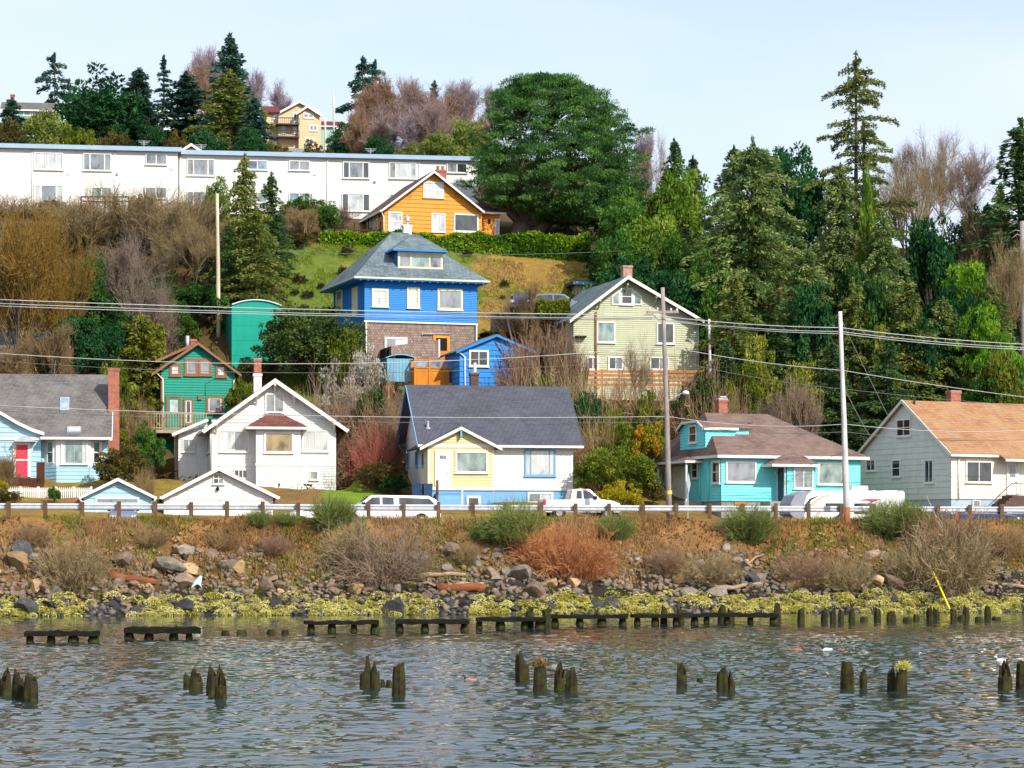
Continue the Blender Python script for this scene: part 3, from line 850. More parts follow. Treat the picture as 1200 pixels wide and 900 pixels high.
for a, b in ((55.5, 64.8), (108.5, 117)):
    xm = (pb[0]+pb[1])/2 if a < 80 else (pb[2]+pb[3])/2
    ang = math.atan2(-.98, pb[1]-pb[0]) if a < 80 else math.atan2(.98, pb[3]-pb[2])
    z0, z1 = h.F(60, 543, -.5)[1], h.F(60, 517, -.5)[1]
    d_ = Vector((math.cos(ang), math.sin(ang))); n_ = Vector((d_.y, -d_.x))
    mpf = lambda u, z, o: (xm+d_.x*u+n_.x*o, -.51+d_.y*u+n_.y*o, z)
    fr = MB()
    for (u0, u1, c0, c1) in ((-.36, -.28, z0, z1), (.28, .36, z0, z1), (-.28, .28, z1-.08, z1), (-.28, .28, z0, z0+.08), (-.28, .28, (z0+z1)/2-.04, (z0+z1)/2+.04)):
        h.wbox(fr, mpf, u0, u1, c0, c1, -.02, .07)
    fo = h.part('window', fr, M['trim'])
    MB().add([mpf(-.28, z0+.08, .03), mpf(.28, z0+.08, .03), mpf(.28, (z0+z1)/2, .03), mpf(-.28, (z0+z1)/2, .03), mpf(-.28, z1-.08, .03), mpf(.28, z1-.08, .03)], [(0, 1, 2, 3)]).add([mpf(-.28, (z0+z1)/2, .03), mpf(.28, (z0+z1)/2, .03), mpf(.28, z1-.08, .03), mpf(-.28, z1-.08, .03)], [(0, 1, 2, 3)], 1).build('pane', [M['gdark'], M['gteal']], fo)
# bay roof: low hip leaning on the main slope
e0, e1 = h.F(48, 512, -1.35)[0], h.F(128, 512.5, -1.35)[0]; q0, q1 = h.F(77, 498.5, 1.0)[0], h.F(96, 498.5, 1.0)[0]; zq = h.F(86, 498.5, 1.0)[1]+.08
mb = MB(); zB = zE-.02
mb.slab([(e0, -1.4, zB), (e1, -1.4, zB), (q1, 1.0, zq), (q0, 1.0, zq)], .12)
mb.slab([(e0, -1.4, zB), (q0, 1.0, zq), (q0, 2.6, zq), (e0, .8, zB)], .12); mb.slab([(e1, -1.4, zB), (q1, 1.0, zq), (q1, 2.6, zq), (e1, .8, zB)], .12)
br = h.part('bay_roof', mb, M['roof_grey'])
MB().box(e0-.03, e1+.03, -1.46, -1.404, zB-.2, zB-.02).box(e0-.05, e0-.004, -1.4, .6, zB-.2, zB-.02).box(e1+.004, e1+.05, -1.4, .6, zB-.2, zB-.02).build('fascia', M['trim'], br)
pb2 = lambda y: zB+(zq-zB)*(y+1.4)/2.4
n2 = Vector((0, -(zq-zB), 2.4)).normalized()
skylight(h.F(78.5, 504, -.2)[0], h.F(95, 504, -.2)[0], -.75, .35, pb2, n2, M['gpale'])
# chimney on the gable end
cx0, cx1 = h.F(122.2, 480, 1.6)[0], h.F(133.6, 480, 1.6)[0]
ch = h.chimney(max(cx0, xw1+.02), max(cx0, xw1+.02)+.78, 1.6, 2.5, -1.5, h.F(128, 431.5, 1.6)[1], M['redbrick'], None)
MB().box(xw1+.02, xw1+.7, 1.35, 2.75, -1.5, h.F(128, 475, 1.6)[1]).build('chimney_shoulder', M['redbrick'], ch)

# picket fence before it
fr = empty('picket_fence', (0, 0, 0), 0, 'white picket fence in front of the pale blue house', 'fence')
pxs = np.arange(-6, 108, 2.3)
def fpt(px): 
    Y = 174.2+(px-0)*.012
    return (px-CX)*Y/F, Y
for j in range(len(pxs)):
    x, Y = fpt(pxs[j]); z0 = CAM_H+(HY-592)*Y/F; z1 = CAM_H+(HY-571)*Y/F
    if j % 9 == 4: MB().box(x-.07, x+.07, Y+.03, Y+.17, z0-.5, z1+.05).build('post', M['trim'], fr)
    MB().prism([(x-.04, z0), (x+.04, z0), (x+.04, z1-.06), (x, z1), (x-.04, z1-.06)], Y-.03, Y).build('picket', M['trim'], fr)
a, b = fpt(pxs[0]), fpt(pxs[-1])
for py in (575, 587):
    MB().bar((a[0], a[1]+.03, CAM_H+(HY-py)*a[1]/F), (b[0], b[1]+.03, CAM_H+(HY-py)*b[1]/F), .04, .1).build('rail', M['trim'], fr)
# ------------------------------------------------------------------ yellow and white bungalow
h = House('bungalow', 'white and yellow bungalow with charcoal roof and sky blue foundation', 'house', 499.5, 179, 11.5, z=5.9)
xr = h.F(671, 560)[0]; D = 9.2
zE = h.F(640, 521.5, -.55)[1]
xe0, xe1 = h.F(489.5, 522, -.55)[0], h.F(684, 522, -.55)[0]
zR = h.F(570, 452, D/2)[1]
zs = h.F(600, 573)[1]
pf = lambda y: zE+(zR-zE)*(y+.55)/(D/2+.55)
h.walls([(0, zs), (D, zs), (D, pf(0)-.2), (D/2, zR-.2), (0, pf(0)-.2)], 0, xr, M['peeling'], .16, axis='L')
h.part('foundation', MB().box(.02, xr-.02, .03, D-.03, -1, zs-.002), M['bluebase'])
h.part('skirt_board', MB().box(-.05, xr+.05, -.07, .01, zs-.1, zs+.12), M['trim'])
mb = MB()
mb.slab([(xe0, -.55, zE), (xe1, -.55, zE), (xe1, D/2, zR), (xe0, D/2, zR)], .16)
mb.slab([(xe0, D+.55, zE), (xe1, D+.55, zE), (xe1, D/2, zR), (xe0, D/2, zR)], .16)
rf = h.part('roof', mb, M['roof_char'])
MB().box(xe0, xe1, -.62, -.553, zE-.2, zE-.03).build('fascia', M['trim'], rf)
mb = MB()
for xx in (xe0-.03, xe1+.03):
    mb = MB(); mb.bar((xx, -.6, zE-.1), (xx, D/2, zR-.1), .05, .16); mb.bar((xx, D+.6, zE-.1), (xx, D/2, zR-.1), .05, .16)
    mb.build('barge_board', M['bluebase'] if xx < 0 else M['roof_char'], rf)
mb = MB()
for k in range(9):
    x = xr*.52+k*xr*.056; mb.box(x, x+.09, -.55, 0, zE-.22, zE-.1)
mb.build('rafter_tail', M['trim'], rf)
for yy in (.2, D/2, D-.2):
    z = pf(yy) if yy <= D/2 else pf(D-yy)
    h.part('knee_brace', MB().box(xe0+.02, 0, yy-.07, yy+.07, z-.42, z-.28).bar((xe0+.08, yy, z-.36), (-.02, yy, z-.95), .1, .1), M['bluebase'])
px_, py_ = h.F(501, 487, .9)
h.part('vent_pipe', MB().tube([(px_, .75, pf(.75)-.1), (px_, .75, pf(.75)+.55)], .09, 8).tube([(px_, .75, pf(.75)-.03), (px_, .75, pf(.75)+.12)], .16, 8), M['galv'], rf)
h.chimney(*(lambda a, b: (a, b))(h.F(551.8, 450, D/2+.4)[0], h.F(561, 450, D/2+.4)[0]), D/2+.4, D/2+1.0, zR-1.5, h.F(556, 437, D/2+.4)[1], M['oldbrick'], M['concrete'], parent=rf)
c = h.F(556.4, 430, D/2+.7)
h.part('flue', MB().tube([(c[0], D/2+.7, c[1]-.7), (c[0], D/2+.7, c[1]+.3)], .12, 8), M['trim'], rf)
# yellow entrance gable
yo = -1.5; A, G1, G2 = h.F(540.5, 499.5, yo-.4), h.F(492, 524, yo-.4), h.F(588.5, 524.5, yo-.4)
yx0, yx1 = h.F(501.5, 560, yo)[0], h.F(579, 560, yo)[0]
zs2 = h.F(540, 572.5, yo)[1]
h.walls(gable_poly(A, G1, G2, yx0, yx1, zs2, .16), yo, .1, M['yellowpaint'], .2, name='entrance_wall')
h.part('entrance_foundation', MB().box(yx0+.02, yx1-.02, yo+.03, .02, -1, zs2-.002), M['bluebase'])
h.part('skirt_board', MB().box(yx0-.05, yx1+.05, yo-.07, yo+.01, zs2-.12, zs2+.1), M['trim'])
h.gable_roof(A, G1, G2, yo-.4, 4.0, M['roof_char'], M['trim'], .12, .2, 'entrance_roof', gutter=False)
zt = h.F(540, 522, yo)[1]
h.part('frieze_board', MB().box(yx0, yx1, yo-.06, yo, zt-.12, zt+.1), M['trim'])
x = A[0]; h.part('knee_brace', MB().box(x-.06, x+.06, yo-.42, yo, A[1]-.75, A[1]-.3), M['bluebase'])
h.corners((yx0+.05, yx1-.05), yo, zs2, G1[1]-.15, M['trim'], .14)
h.door('F', 509.5, 528.5, 528.5, 570.5, M['trim'], M['white'], .12, off=yo-.01, gm=M['ggrey'], glass=(.25, .75, .82, .92), rails=((.1, .45, .08, .4), (.55, .9, .08, .4), (.1, .45, .46, .76), (.55, .9, .46, .76)))
h.window('F', 533.5, 528.5, 571.5, 554.5, M['trim'], M['gteal'], .12, off=yo-.02)
h.window('F', 614.5, 526.5, 651, 558, M['bluebase'], M['gpale'], .12, mv=(.16, .84), off=-.02)
h.window('F', 546.5, 581, 563, 606, M['trim'], M['gdark'], .16, mh=(.5,), off=yo+.02)
h.window('F', 618, 576.5, 648, 590.5, M['trim'], [M['ggrey'], M['gpale']], .15, mv=(.5,), off=.02)
h.corners((xr-.05,), 0, zs, zE-.1, M['trim'], .14)
for a in (478.8, 489, 496.5): h.window('L', a-1.3, 530, a+1.3, 547, M['bluebase'], M['gdark'], .12, off=-.02)
h.part('entrance_steps', MB().box(yx0+.5, yx0+2.1, yo-.9, yo-.02, -1, zs2-.35).box(yx0+.5, yx0+2.1, yo-1.3, yo-.9, -1, zs2-.75), M['bluebase'])
h.part('railing_post', MB().box(yx0+.42, yx0+.58, yo-.95, yo-.8, -.5, zs2+.55), M['postwood'])
mb = MB().box(yx0+.6, yx0+2.3, yo-.95, yo-.88, zs2-.12, zs2-.02).box(yx0+2.2, yx0+2.3, yo-.95, yo-.86, -.5, zs2+.1); h.part('stair_railing', mb, M['trim'])
h.pipe([(yx1+.2, -.12, zE-.2), (yx1+.22, -.1, zE-.6), (yx1+.22, -.1, .2)], .05, M['trim'])
MBt = MB().lathe([(.02, -.06), (.3, -.02), (.36, .04), (.3, .02), (.02, -.02)], 14, (xr+.5, .5, zs+.55), 'y')
MBt.tube([(xr+.5, .55, zs+.55), (xr+.2, .7, zs+.1), (xr-.05, .8, zs)], .03, 6); h.part('satellite_dish', MBt, M['galv'])
# rubbish bins by its left wall
for k in range(2):
    c = h.root.matrix_world
    bx = h.o+Vector((h.c*(-.1+k*.75)-h.s*-2.0, h.s*(-.1+k*.75)+h.c*-2.0, 0))
    b = MB().prism([(-.28, -.3), (.28, -.3), (.32, .32), (-.32, .32)], 0, 1, 'z')
    r = empty('rubbish_bin', (bx.x-.9, bx.y, gz(bx.x, bx.y)+.5), .2*k, ['blue rubbish bin standing by the bungalow wall, nearer the corner', 'second blue rubbish bin beside the bungalow steps'][k], 'bin', 'bins by the bungalow')
    MB().add([(-.26, -.3, 0), (.26, -.3, 0), (.26, .3, 0), (-.26, .3, 0), (-.32, -.36, 1), (.32, -.36, 1), (.32, .36, 1), (-.32, .36, 1)], [(0, 3, 2, 1), (4, 5, 6, 7), (0, 1, 5, 4), (1, 2, 6, 5), (2, 3, 7, 6), (3, 0, 4, 7)]).build('bin_body', M['bluebin'] if 'bluebin' in M else M.setdefault('bluebin', m_plain('dark blue plastic', (.02, .06, .13), (.015, .045, .1), 5, .5)), r)
    MB().prism([(-.34, 1.0), (.34, 1.0), (.3, 1.1), (-.3, 1.1)], -.38, .4).build('lid', M['bluebin'], r)

# ------------------------------------------------------------------ turquoise house
h = House('turquoise_house', 'turquoise single-storey house with a taupe hip roof and left dormer', 'house', 845, 178.5, 21, z=5.9)
W = h.F(1008, 560)[0]; D = h.L(769.5, 560)[0]
zE = h.F(846, 533, -.4)[1]; zf = h.F(846, 587)[1]
h.walls([(0, zf), (W, zf), (W, zE-.1), (0, zE-.1)], 0, D, M['tealpaint'], .2)
h.part('foundation', MB().box(.05, W-.05, .05, D-.05, -1, zf), M['concrete'])
zR = h.F(862, 484.5, D*.52)[1]; yr = D*.52
rx0, rx1 = h.F(826, 484.5, yr)[0], h.F(899, 484.5, yr)[0]
mb = MB(); hip(h, mb, -.45, W+.45, -.45, D+.45, zE, rx0, rx1, yr, yr, zR)
rf = h.part('roof', mb, M['roof_taupe'])
fb = MB(); fascia(fb, -.45, W+.45, -.45, D+.45, zE+.02, .22); fb.build('fascia', M['trim'], rf)
# nearer hip over the front-left room, set a little proud of the main slope
sp = h.F(872, 498, yr*.62); sx1 = h.F(957, 531, -.46)[0]
mb = MB()
a_, b_, p_ = (-.46, -.46, zE+.015), (sx1, -.46, zE+.015), (sp[0], yr*.62, sp[1])
mb.slab([a_, b_, p_], .1); mb.slab([b_, (sp[0]+1.4, yr*.98, sp[1]+.02), p_], .1);
h.part('hip_roof', mb, M['roof_taupe'])
h.chimney(h.F(842.5, 475, yr+.3)[0], h.F(852.5, 475, yr+.3)[0], yr+.3, yr+.95, zR-1, h.F(847, 468, yr+.3)[1], M['redbrick'], M['galv'], parent=rf)
h.part('flue', MB().box(h.F(844, 468, yr+.5)[0], h.F(851, 468, yr+.5)[0], yr+.45, yr+.8, h.F(847, 468.5, yr+.3)[1]+.18, h.F(847, 468, yr+.3)[1]+.24), M['galv'], rf)
# left dormer
dx = -.12; dy0, dy1 = h.L(826.5, 515, dx)[0], h.L(797.5, 515, dx)[0]
dz0, dz1 = h.L(812, 526, dx)[1], h.L(812, 502, dx)[1]
dzt = h.L(815, 494.5, dx)[1]
ym = (dy0+dy1)/2
h.walls([(dy0, dz0-.6), (dy1, dz0-.6), (dy1, dz1), (dy1-.9, dzt-.05), (dy0+.9, dzt-.05), (dy0, dz1)], dx, dx+3.4, M['tealpaint'], .2, name='dormer', axis='L')
mb = MB()
mb.slab([(dx-.25, dy0+.85, dzt+.05), (dx-.25, dy1-.85, dzt+.05), (dx+4.2, dy1-.85, dzt+.05), (dx+4.2, dy0+.85, dzt+.05)], .1)
mb.slab([(dx-.25, dy0+.85, dzt+.05), (dx-.25, dy0-.2, dz1-.05), (dx+3.6, dy0-.2, dz1-.05), (dx+3.6, dy0+.85, dzt+.05)], .1)
mb.slab([(dx-.25, dy1-.85, dzt+.05), (dx-.25, dy1+.2, dz1-.05), (dx+3.6, dy1+.2, dz1-.05), (dx+3.6, dy1-.85, dzt+.05)], .1)
dr = h.part('dormer_roof', mb, M['roof_taupe'])
MB().bar((dx-.29, dy0+.85, dzt), (dx-.29, dy1-.85, dzt), .06, .16).bar((dx-.29, dy0+.85, dzt), (dx-.29, dy0-.2, dz1-.1), .06, .16).bar((dx-.29, dy1-.85, dzt), (dx-.29, dy1+.2, dz1-.1), .06, .16).box(dx-.2, dx+2.5, dy0-.26, dy0-.2, dz1-.2, dz1-.03).build('fascia', M['trim'], dr)
h.window('L', 808, 498.5, 817, 519, M['trim'], [M['gdark']], .12, mh=(.5,), off=dx-.02)
T = M['trim']
h.window('F', 850, 540, 886, 566, T, M['ggrey'], .13, off=-.02)
h.window('F', 957.5, 541.5, 989, 568.5, T, M['gteal'], .13, off=-.02)
h.window('L', 810.8, 540, 818.4, 561, T, M['gdark'], .12, mh=(.5,), off=-.02)
h.window('L', 835, 540, 844.2, 566.5, T, M['gdark'], .12, mh=(.5,), off=-.02)
h.window('L', 776, 546, 781, 568, T, M['gblue'], .12, off=-.02)
h.door('L', 789, 547, 803, 587, T, M['white'], .14, off=-.02, label='pale entrance door under a small canopy')
u0, u1, z0, z1 = h.rect('L', 769.5, 542, 804, 546, -1.3)
mb = MB(); hip(h, mb, -1.4, .1, u0-.1, u1+.1, z1, -.05, -.05, (u0+u1)/2-.3, (u0+u1)/2+.3, z1+.6, .08)
cn = h.part('canopy', mb, M['roof_taupe']); fb = MB(); fascia(fb, -1.4, -.06, u0-.1, u1+.1, z1, .18); fb.build('fascia', T, cn)
for yy in (u0+.1, u1-.1): h.part('canopy_post', MB().box(-1.3, -1.18, yy-.06, yy+.06, -.5, z1-.1), T)
h.part('porch_wall', MB().box(-1.3, -.02, u1-.14, u1-.06, -.4, z0-1.6), T)
h.part('porch_floor', MB().box(-1.4, -.02, u0, u1, -.8, h.L(797, 588)[1]), M['concrete'])
# entry bay
yb = -1.35; bx0, bx1 = h.F(907, 560, yb)[0]+.0, h.F(955.5, 560, yb)[0]
bx0 = h.F(922, 560, yb)[0]
zt = h.F(930, 545, yb-.3)[1]
h.walls([(bx0, zf), (bx1, zf), (bx1, zt-.05), (bx0, zt-.05)], yb, .02, M['tealpaint'], .2, name='entry_bay')
h.part('foundation', MB().box(bx0+.05, bx1-.05, yb+.05, .05, -1, zf), M['concrete'])
mb = MB(); e0, e1 = h.F(905.5, 545, yb-.4)[0], h.F(960, 545.5, yb-.4)[0]; ap = h.F(926, 534.5, yb+.8)
hip(h, mb, e0, e1, yb-.4, .3, zt+.06, ap[0]-.5, ap[0]+.9, yb+.7, yb+.7, ap[1]+.1, .09)
br = h.part('bay_roof', mb, M['roof_taupe']); fb = MB(); fascia(fb, e0, e1, yb-.4, -.1, zt+.08, .2); fb.build('fascia', T, br)
h.window('F', 929.5, 548, 953, 573, T, [M['ggrey'], M['gteal']], .12, mv=(.5,), off=yb-.02)
h.door('L', 911.5, 546.5, 921, 587, T, M['gdark'], .12, off=bx0-.02, label='dark glazed door in the side of the entry bay')
h.part('porch_floor', MB().box(bx0-1.3, bx0-.03, yb, -.03, -1, zf-.02), M['concrete'])
h.part('lamp', MB().lathe([(.03, 0), (.09, -.06), (.1, -.28), (.04, -.3)], 8, (h.F(908, 550)[0], -.14, h.F(908, 551)[1])), T)
for a in (821, 831.5):
    l0 = h.L(a, 540); l1 = h.L(a, 586); h.pipe([(-.08, l0[0], l0[1]), (-.08, l0[0], l1[1])], .05, M['tealpaint'])
u0, u1, z0, z1 = h.rect('F', 861, 588, 875, 591.5, -.05); h.part('vent', MB().box(u0, u1, -.03, .06, z0, z1), M['orangewood'])

# ------------------------------------------------------------------ grey-green and cream house at the right edge
h = House('cream_house', 'weathered cream and grey-green house with rusty orange roof', 'house', 1114.5, 180, 27, z=5.9)
D = h.L(1006.5, 560)[0]; W = 16
zE = h.F(1116, 531.5, -.3)[1]; zR = h.L(1057, 469, -.3)[1]
ya = h.L(1057, 469, -.3)[0]
zs = h.F(1116, 584.5)[1]
pf = lambda y: zE+(zR-zE)*(y+.3)/(ya+.3)
pbk = lambda y: zE+(zR-zE)*(D+.3-y)/(D+.3-ya)
g = [(0, zs), (D, zs), (D, pbk(D)-.15), (ya, zR-.15), (0, pf(0)-.15)]
wl_ = MB(); lap_face(wl_, g, h.mp('L', 0), .42, .03); wo_ = h.part('wall', wl_, M['greygreen']); wo_['label'] = 'stained grey-green gable wall'
w2 = MB(); lap_face(w2, [(0, zs), (W, zs), (W, zE-.1), (0, zE-.1)], h.mp('F', 0), .36, .03); lap_face(w2, g, h.mp('R', W), 0, 0)
w3 = h.part('wall', w2, M['creamwall']); w3['label'] = 'cream front wall'
h.part('foundation', MB().box(.06, W-.06, .06, D-.06, -1, zs), m_paint('pale blue foundation paint', '#b4c6d6', amount=.3))
mb = MB()
mb.slab([(-.3, -.35, zE), (W+.3, -.35, zE), (W+.3, ya, zR), (-.3, ya, zR)], .14); mb.slab([(-.3, D+.35, zE), (W+.3, D+.35, zE), (W+.3, ya, zR), (-.3, ya, zR)], .14)
rf = h.part('roof', mb, M['roof_rust'])
MB().bar((-.34, -.35, zE-.06), (-.34, ya, zR-.06), .06, .2).bar((-.34, D+.35, zE-.06), (-.34, ya, zR-.06), .06, .2).build('barge_board', M['greygreen'], rf)
MB().box(-.3, W, -.42, -.354, zE-.2, zE-.03).build('gutter', T, rf)
h.pipe([(.6, -.1, zE-.2), (.6, -.1, zs)], .05, T)
h.window('F', 1131.5, 540, 1162, 566, T, M['gdark'], .1, mv=(.5,), off=-.02)
h.door('F', 1179, 539, 1193, 580.5, T, M['white'], .12, off=-.02, gm=M['ggrey'], glass=(.2, .8, .55, .9))
for (a, b, c, d, mv, mh) in ((1051, 491.5, 1068, 511, (.5,), (.5,)), (1015.5, 538.5, 1026.5, 552, (.5,), ()), (1045.5, 538.5, 1056, 559, (), (.5,)), (1084, 538.5, 1094.5, 566, (.5,), ())):
    h.window('L', a, b, c, d, T, M['gdark'], .1, mv=mv, mh=mh, off=-.02)
h.chimney(h.F(1114.5, 464, ya+.4)[0], h.F(1126, 464, ya+.4)[0], ya+.4, ya+1.0, zR-1, h.F(1120, 458.5, ya+.4)[1], M['redbrick'], M['concrete'], parent=rf)
h.part('vent_pipe', MB().tube([(h.F(1071.5, 473, ya-.4)[0], ya-.4, zR-.5), (h.F(1071.5, 473, ya-.4)[0], ya-.4, zR+.1)], .08, 8), M['blackmetal'], rf)
u0, u1, z0, z1 = h.rect('F', 1176, 535, 1215, 538.5, -.9)
mb = MB().slab([(u0, -1.1, z0), (u1, -1.1, z0), (u1, -.02, z1+.35), (u0, -.02, z1+.35)], .1); cn = h.part('canopy', mb, M['roof_rust']); MB().box(u0, u1, -1.17, -1.104, z0-.18, z0-.01).build('fascia', T, cn)
mb = MB(); dxx = h.F(1186, 580)[0]; dz = h.F(1186, 581)[1]
for k in range(5): mb.box(dxx-.9-k*.3, dxx+.9, -1.2, -.03, dz-.2*(k+1), dz-.2*k)
h.part('entrance_steps', mb, M['oldbrick'])
mb = MB().tube([(dxx-2.3, -1.15, dz-.2), (dxx-.9, -1.15, dz+.85), (dxx+.9, -1.15, dz+.9)], .035, 6)
for k in range(6): xk = dxx-.9+k*.36; mb.tube([(xk, -1.15, dz-.1), (xk, -1.15, dz+.87)], .02, 5)
mb.tube([(dxx-2.3, -1.15, dz-1.1), (dxx-2.3, -1.15, dz-.2)], .03, 6)
h.part('stair_railing', mb, m_plain('rusty iron', (.16, .09, .06), (.1, .06, .05), 8))
h.window('F', 1139, 586, 1148, 596, T, M['ggrey'], .07, off=.04)

# ------------------------------------------------------------------ jade green house with deck
h = House('jade_house', 'tall jade green house with brown trim and a raised wooden deck', 'house', 189, 198, 14.5, 505)
A, E1, E2 = h.F(232, 400.5, -.5), h.F(177.5, 437.5, -.5), h.F(283, 438.5, -.5)
xr = h.F(275, 470)[0]; D = 7.0; zd = 0.0
Br = M['brownpaint']
h.walls(gable_poly(A, E1, E2, 0, xr, -2.4, .16), 0, D, M['greenpaint'], .2)
rf = h.gable_roof(A, E1, E2, -.5, D+.5, M['roof_dbrown'], Br, .14, .2, gutter=False)
zu = h.F(189, 440)[1]
h.corners((.05, xr-.05), 0, -2, zu, Br, .18)
h.window('F', 198.5, 426.5, 212, 441, Br, M['gpale'], .2, off=-.02)
h.window('F', 216, 420, 232.5, 440.5, Br, M['ggrey'], .2, off=-.02); h.window('F', 232, 420, 248, 440.5, Br, M['ggrey'], .2, off=-.02)
h.window('F', 252.5, 427, 265.5, 442.5, Br, M['gpale'], .2, off=-.02)
for a, b, c, d in ((200.3, 428.6, 210.3, 439), (218, 422, 231, 438.6), (233.6, 422, 246.3, 438.6), (254.3, 429, 263.7, 440.6), (217.2, 469, 224.2, 496), (244, 466.4, 259.6, 483)):
    u0, u1, z0, z1 = h.rect('F', a, b, c, d, -.02); mb = MB(); mp = h.mp('F', -.02)
    for q in ((u0, u0+.09, z0, z1), (u1-.09, u1, z0, z1), (u0+.09, u1-.09, z1-.09, z1), (u0+.09, u1-.09, z0, z0+.09)): h.wbox(mb, mp, *q, .0, .075)
    h.part('sash', mb, T)
h.door('F', 194.5, 463.5, 212.5, 500, Br, M['greenpaint'], .16, off=-.02, gm=M['gpale'], glass=(.15, .85, .5, .92))
h.window('F', 215, 467, 226.5, 498, Br, [M['gdark']], .16, mh=(.35,), off=-.02)
h.window('F', 241.5, 464.3, 262, 485, Br, M['ggrey'], .18, off=-.02)
h.part('meter_box', MB().box(h.F(231.5, 463)[0], h.F(236, 463)[0], -.16, .0, h.F(233, 468.5)[1], h.F(233, 463.5)[1]), Br)
h.pipe([(h.F(240.5, 450)[0], -.06, h.F(240.5, 463)[1]), (h.F(240.5, 450)[0], -.06, h.F(240.5, 450)[1]), (h.F(253, 441)[0], -.06, h.F(253, 442)[1])], .03, M['greenpaint'], 'conduit')
for x, sg in ((.12, -1), (xr-.1, 1)):
    h.pipe([(x+sg*.55, -.4, zu+.15), (x, -.1, zu-.3), (x, -.1, .3)], .06, T)
# shed dormer on the left slope
h.part('dormer', MB().prism([(A[0]-.2, A[1]-.5), (.25, zu+.35), (.25, zu+1.35)], 1.2, D-.8), M['greenpaint'])
dr = h.part('dormer_roof', MB().slab([(A[0]-.1, .7, A[1]-.02), (-.35, .7, zu+1.2), (-.35, D-.3, zu+1.2), (A[0]-.1, D-.3, A[1]-.02)], .12), M['roof_dbrown'])
MB().bar((A[0]-.1, .66, A[1]-.08), (-.35, .66, zu+1.12), .06, .2).build('barge_board', Br, dr)
h.pipe([(A[0]-.35, D*.45, A[1]-.4), (A[0]-.35, D*.45, A[1]+.75)], .16, M['galv'], 'flue', rf)
h.chimney(A[0]-.1, A[0]+.35, D*.45, D*.45+.5, A[1]-.6, A[1]+.5, M['redbrick'], parent=rf)
h.window('L', 181.5, 463, 185.5, 486, T, M['ggrey'], .14, off=-.02)
# deck
dy = -2.2; x0, x1 = h.F(168.5, 500, dy)[0], h.F(243, 500, dy)[0]; zt = h.F(200, 484, dy)[1]; z0 = h.F(200, 504, dy)[1]
dk = h.part('deck', MB().box(x0, x1, dy, -.03, z0-.22, z0+.02).box(x0, -.05, -.03, 2.2, z0-.22, z0+.02), M['deckwood'])
rl = MB().box(x0, x1, dy-.04, dy+.08, zt-.08, zt).box(x0, x1, dy-.02, dy+.05, z0+.12, z0+.2).box(x0-.04, x0+.08, dy, 2.2, zt-.08, zt).box(x0-.02, x0+.05, dy, 2.2, z0+.12, z0+.2)
k = x0+.15
while k < x1: rl.box(k-.03, k+.03, dy-.03, dy+.03, z0+.02, zt-.08); k += .21
k = dy+.2
while k < 2.2: rl.box(x0-.03, x0+.03, k-.03, k+.03, z0+.02, zt-.08); k += .21
rl.build('deck_railing', M['deckwood'], dk)
for x in (x0+.1, (x0+x1)/2, x1-.1): MB().box(x-.09, x+.09, dy+.05, dy+.23, -3.6, z0-.22).build('deck_post', M['deckwood'], dk)
h.part('stairs', MB().box(x0+.9, x0+1.9, dy+.9, dy+1.1, -3.0, -2.6).box(x0+.9, x0+1.9, dy+.9, dy+1.6, -2.7, -1.9).box(x0+.9, x0+1.9, dy+1.2, -.05, -2, -1.2), M['greenpaint'])

# ------------------------------------------------------------------ tall teal shed with a barrel roof
h = House('teal_shed', 'tall windowless teal shed with a low curved roof', 'shed', 271.5, 205, 14, 428)
xr = h.F(330, 400)[0]; zt = h.F(272, 357)[1]; zm = h.F(300, 351.5)[1]; D = 4.0
ar = [(xr*i/12, zt+(zm-zt)*(1-((i-6)/6)**2)) for i in range(13)]
h.walls([(0, -1.6), (xr, -1.6)]+ar[::-1], 0, D, M['tealshed'] if 'tealshed' in M else M.setdefault('tealshed', m_paint('dull teal paint', '#00a48c', dirt='#0a6a5c', amount=.35)), 1.2, .012)
mb = MB()
for i in range(12):
    p, q = ar[i], ar[i+1]; mb.slab([(p[0], -.15, p[1]+.06), (q[0], -.15, q[1]+.06), (q[0], D+.15, q[1]+.06), (p[0], D+.15, p[1]+.06)], .1)
h.part('roof', mb, M['galv'])
# ------------------------------------------------------------------ bright blue house on the slope
CT = M['cream_trim']
h = House('blue_house', 'big bright blue house with a grey hip roof above a cedar shingle ground floor', 'house', 427, 202, 18, 448)
xr = h.F(559, 350)[0]; D = h.L(391, 360)[0]
zE = h.F(470, 325.5, -.8)[1]; zm = h.F(470, 377.5)[1]
h.walls([(0, zm), (xr, zm), (xr, zE-.05), (0, zE-.05)], 0, D, M['bluepaint'], .14)
h.walls([(.04, -2), (xr-.04, -2), (xr-.04, zm-.02), (.04, zm-.02)], .04, D-.04, M['cedar'], 0, name='shingle_wall')
h.part('belt_board', MB().box(-.04, xr+.04, -.09, -.0, zm-.07, zm+.05), T)
xe0, xe1 = h.F(415.5, 325, -.8)[0], h.F(573.6, 326, -.8)[0]; ye1 = D+.8
cx, cy = (xe0+xe1)/2-.25, D/2
zP = h.F(478, 273, cy)[1]
mb = MB(); hip(h, mb, xe0, xe1, -.8, ye1, zE, cx-.7, cx+.7, cy, cy, zP, .14)
rf = h.part('roof', mb, M['roof_slate'])
fb = MB(); fascia(fb, xe0, xe1, -.8, ye1, zE+.02, .16); fb.build('fascia', CT, rf)
h.part('soffit', MB().box(xe0+.02, xe1-.02, -.78, ye1-.02, zE-.22, zE-.16), M['bluepaint'])
mb = MB()
for k in range(17): x = xe0+.5+k*(xe1-xe0-1)/16; mb.box(x-.05, x+.05, -.78, 0, zE-.3, zE-.2)
mb.build('rafter_tail', M['bluepaint'], rf)
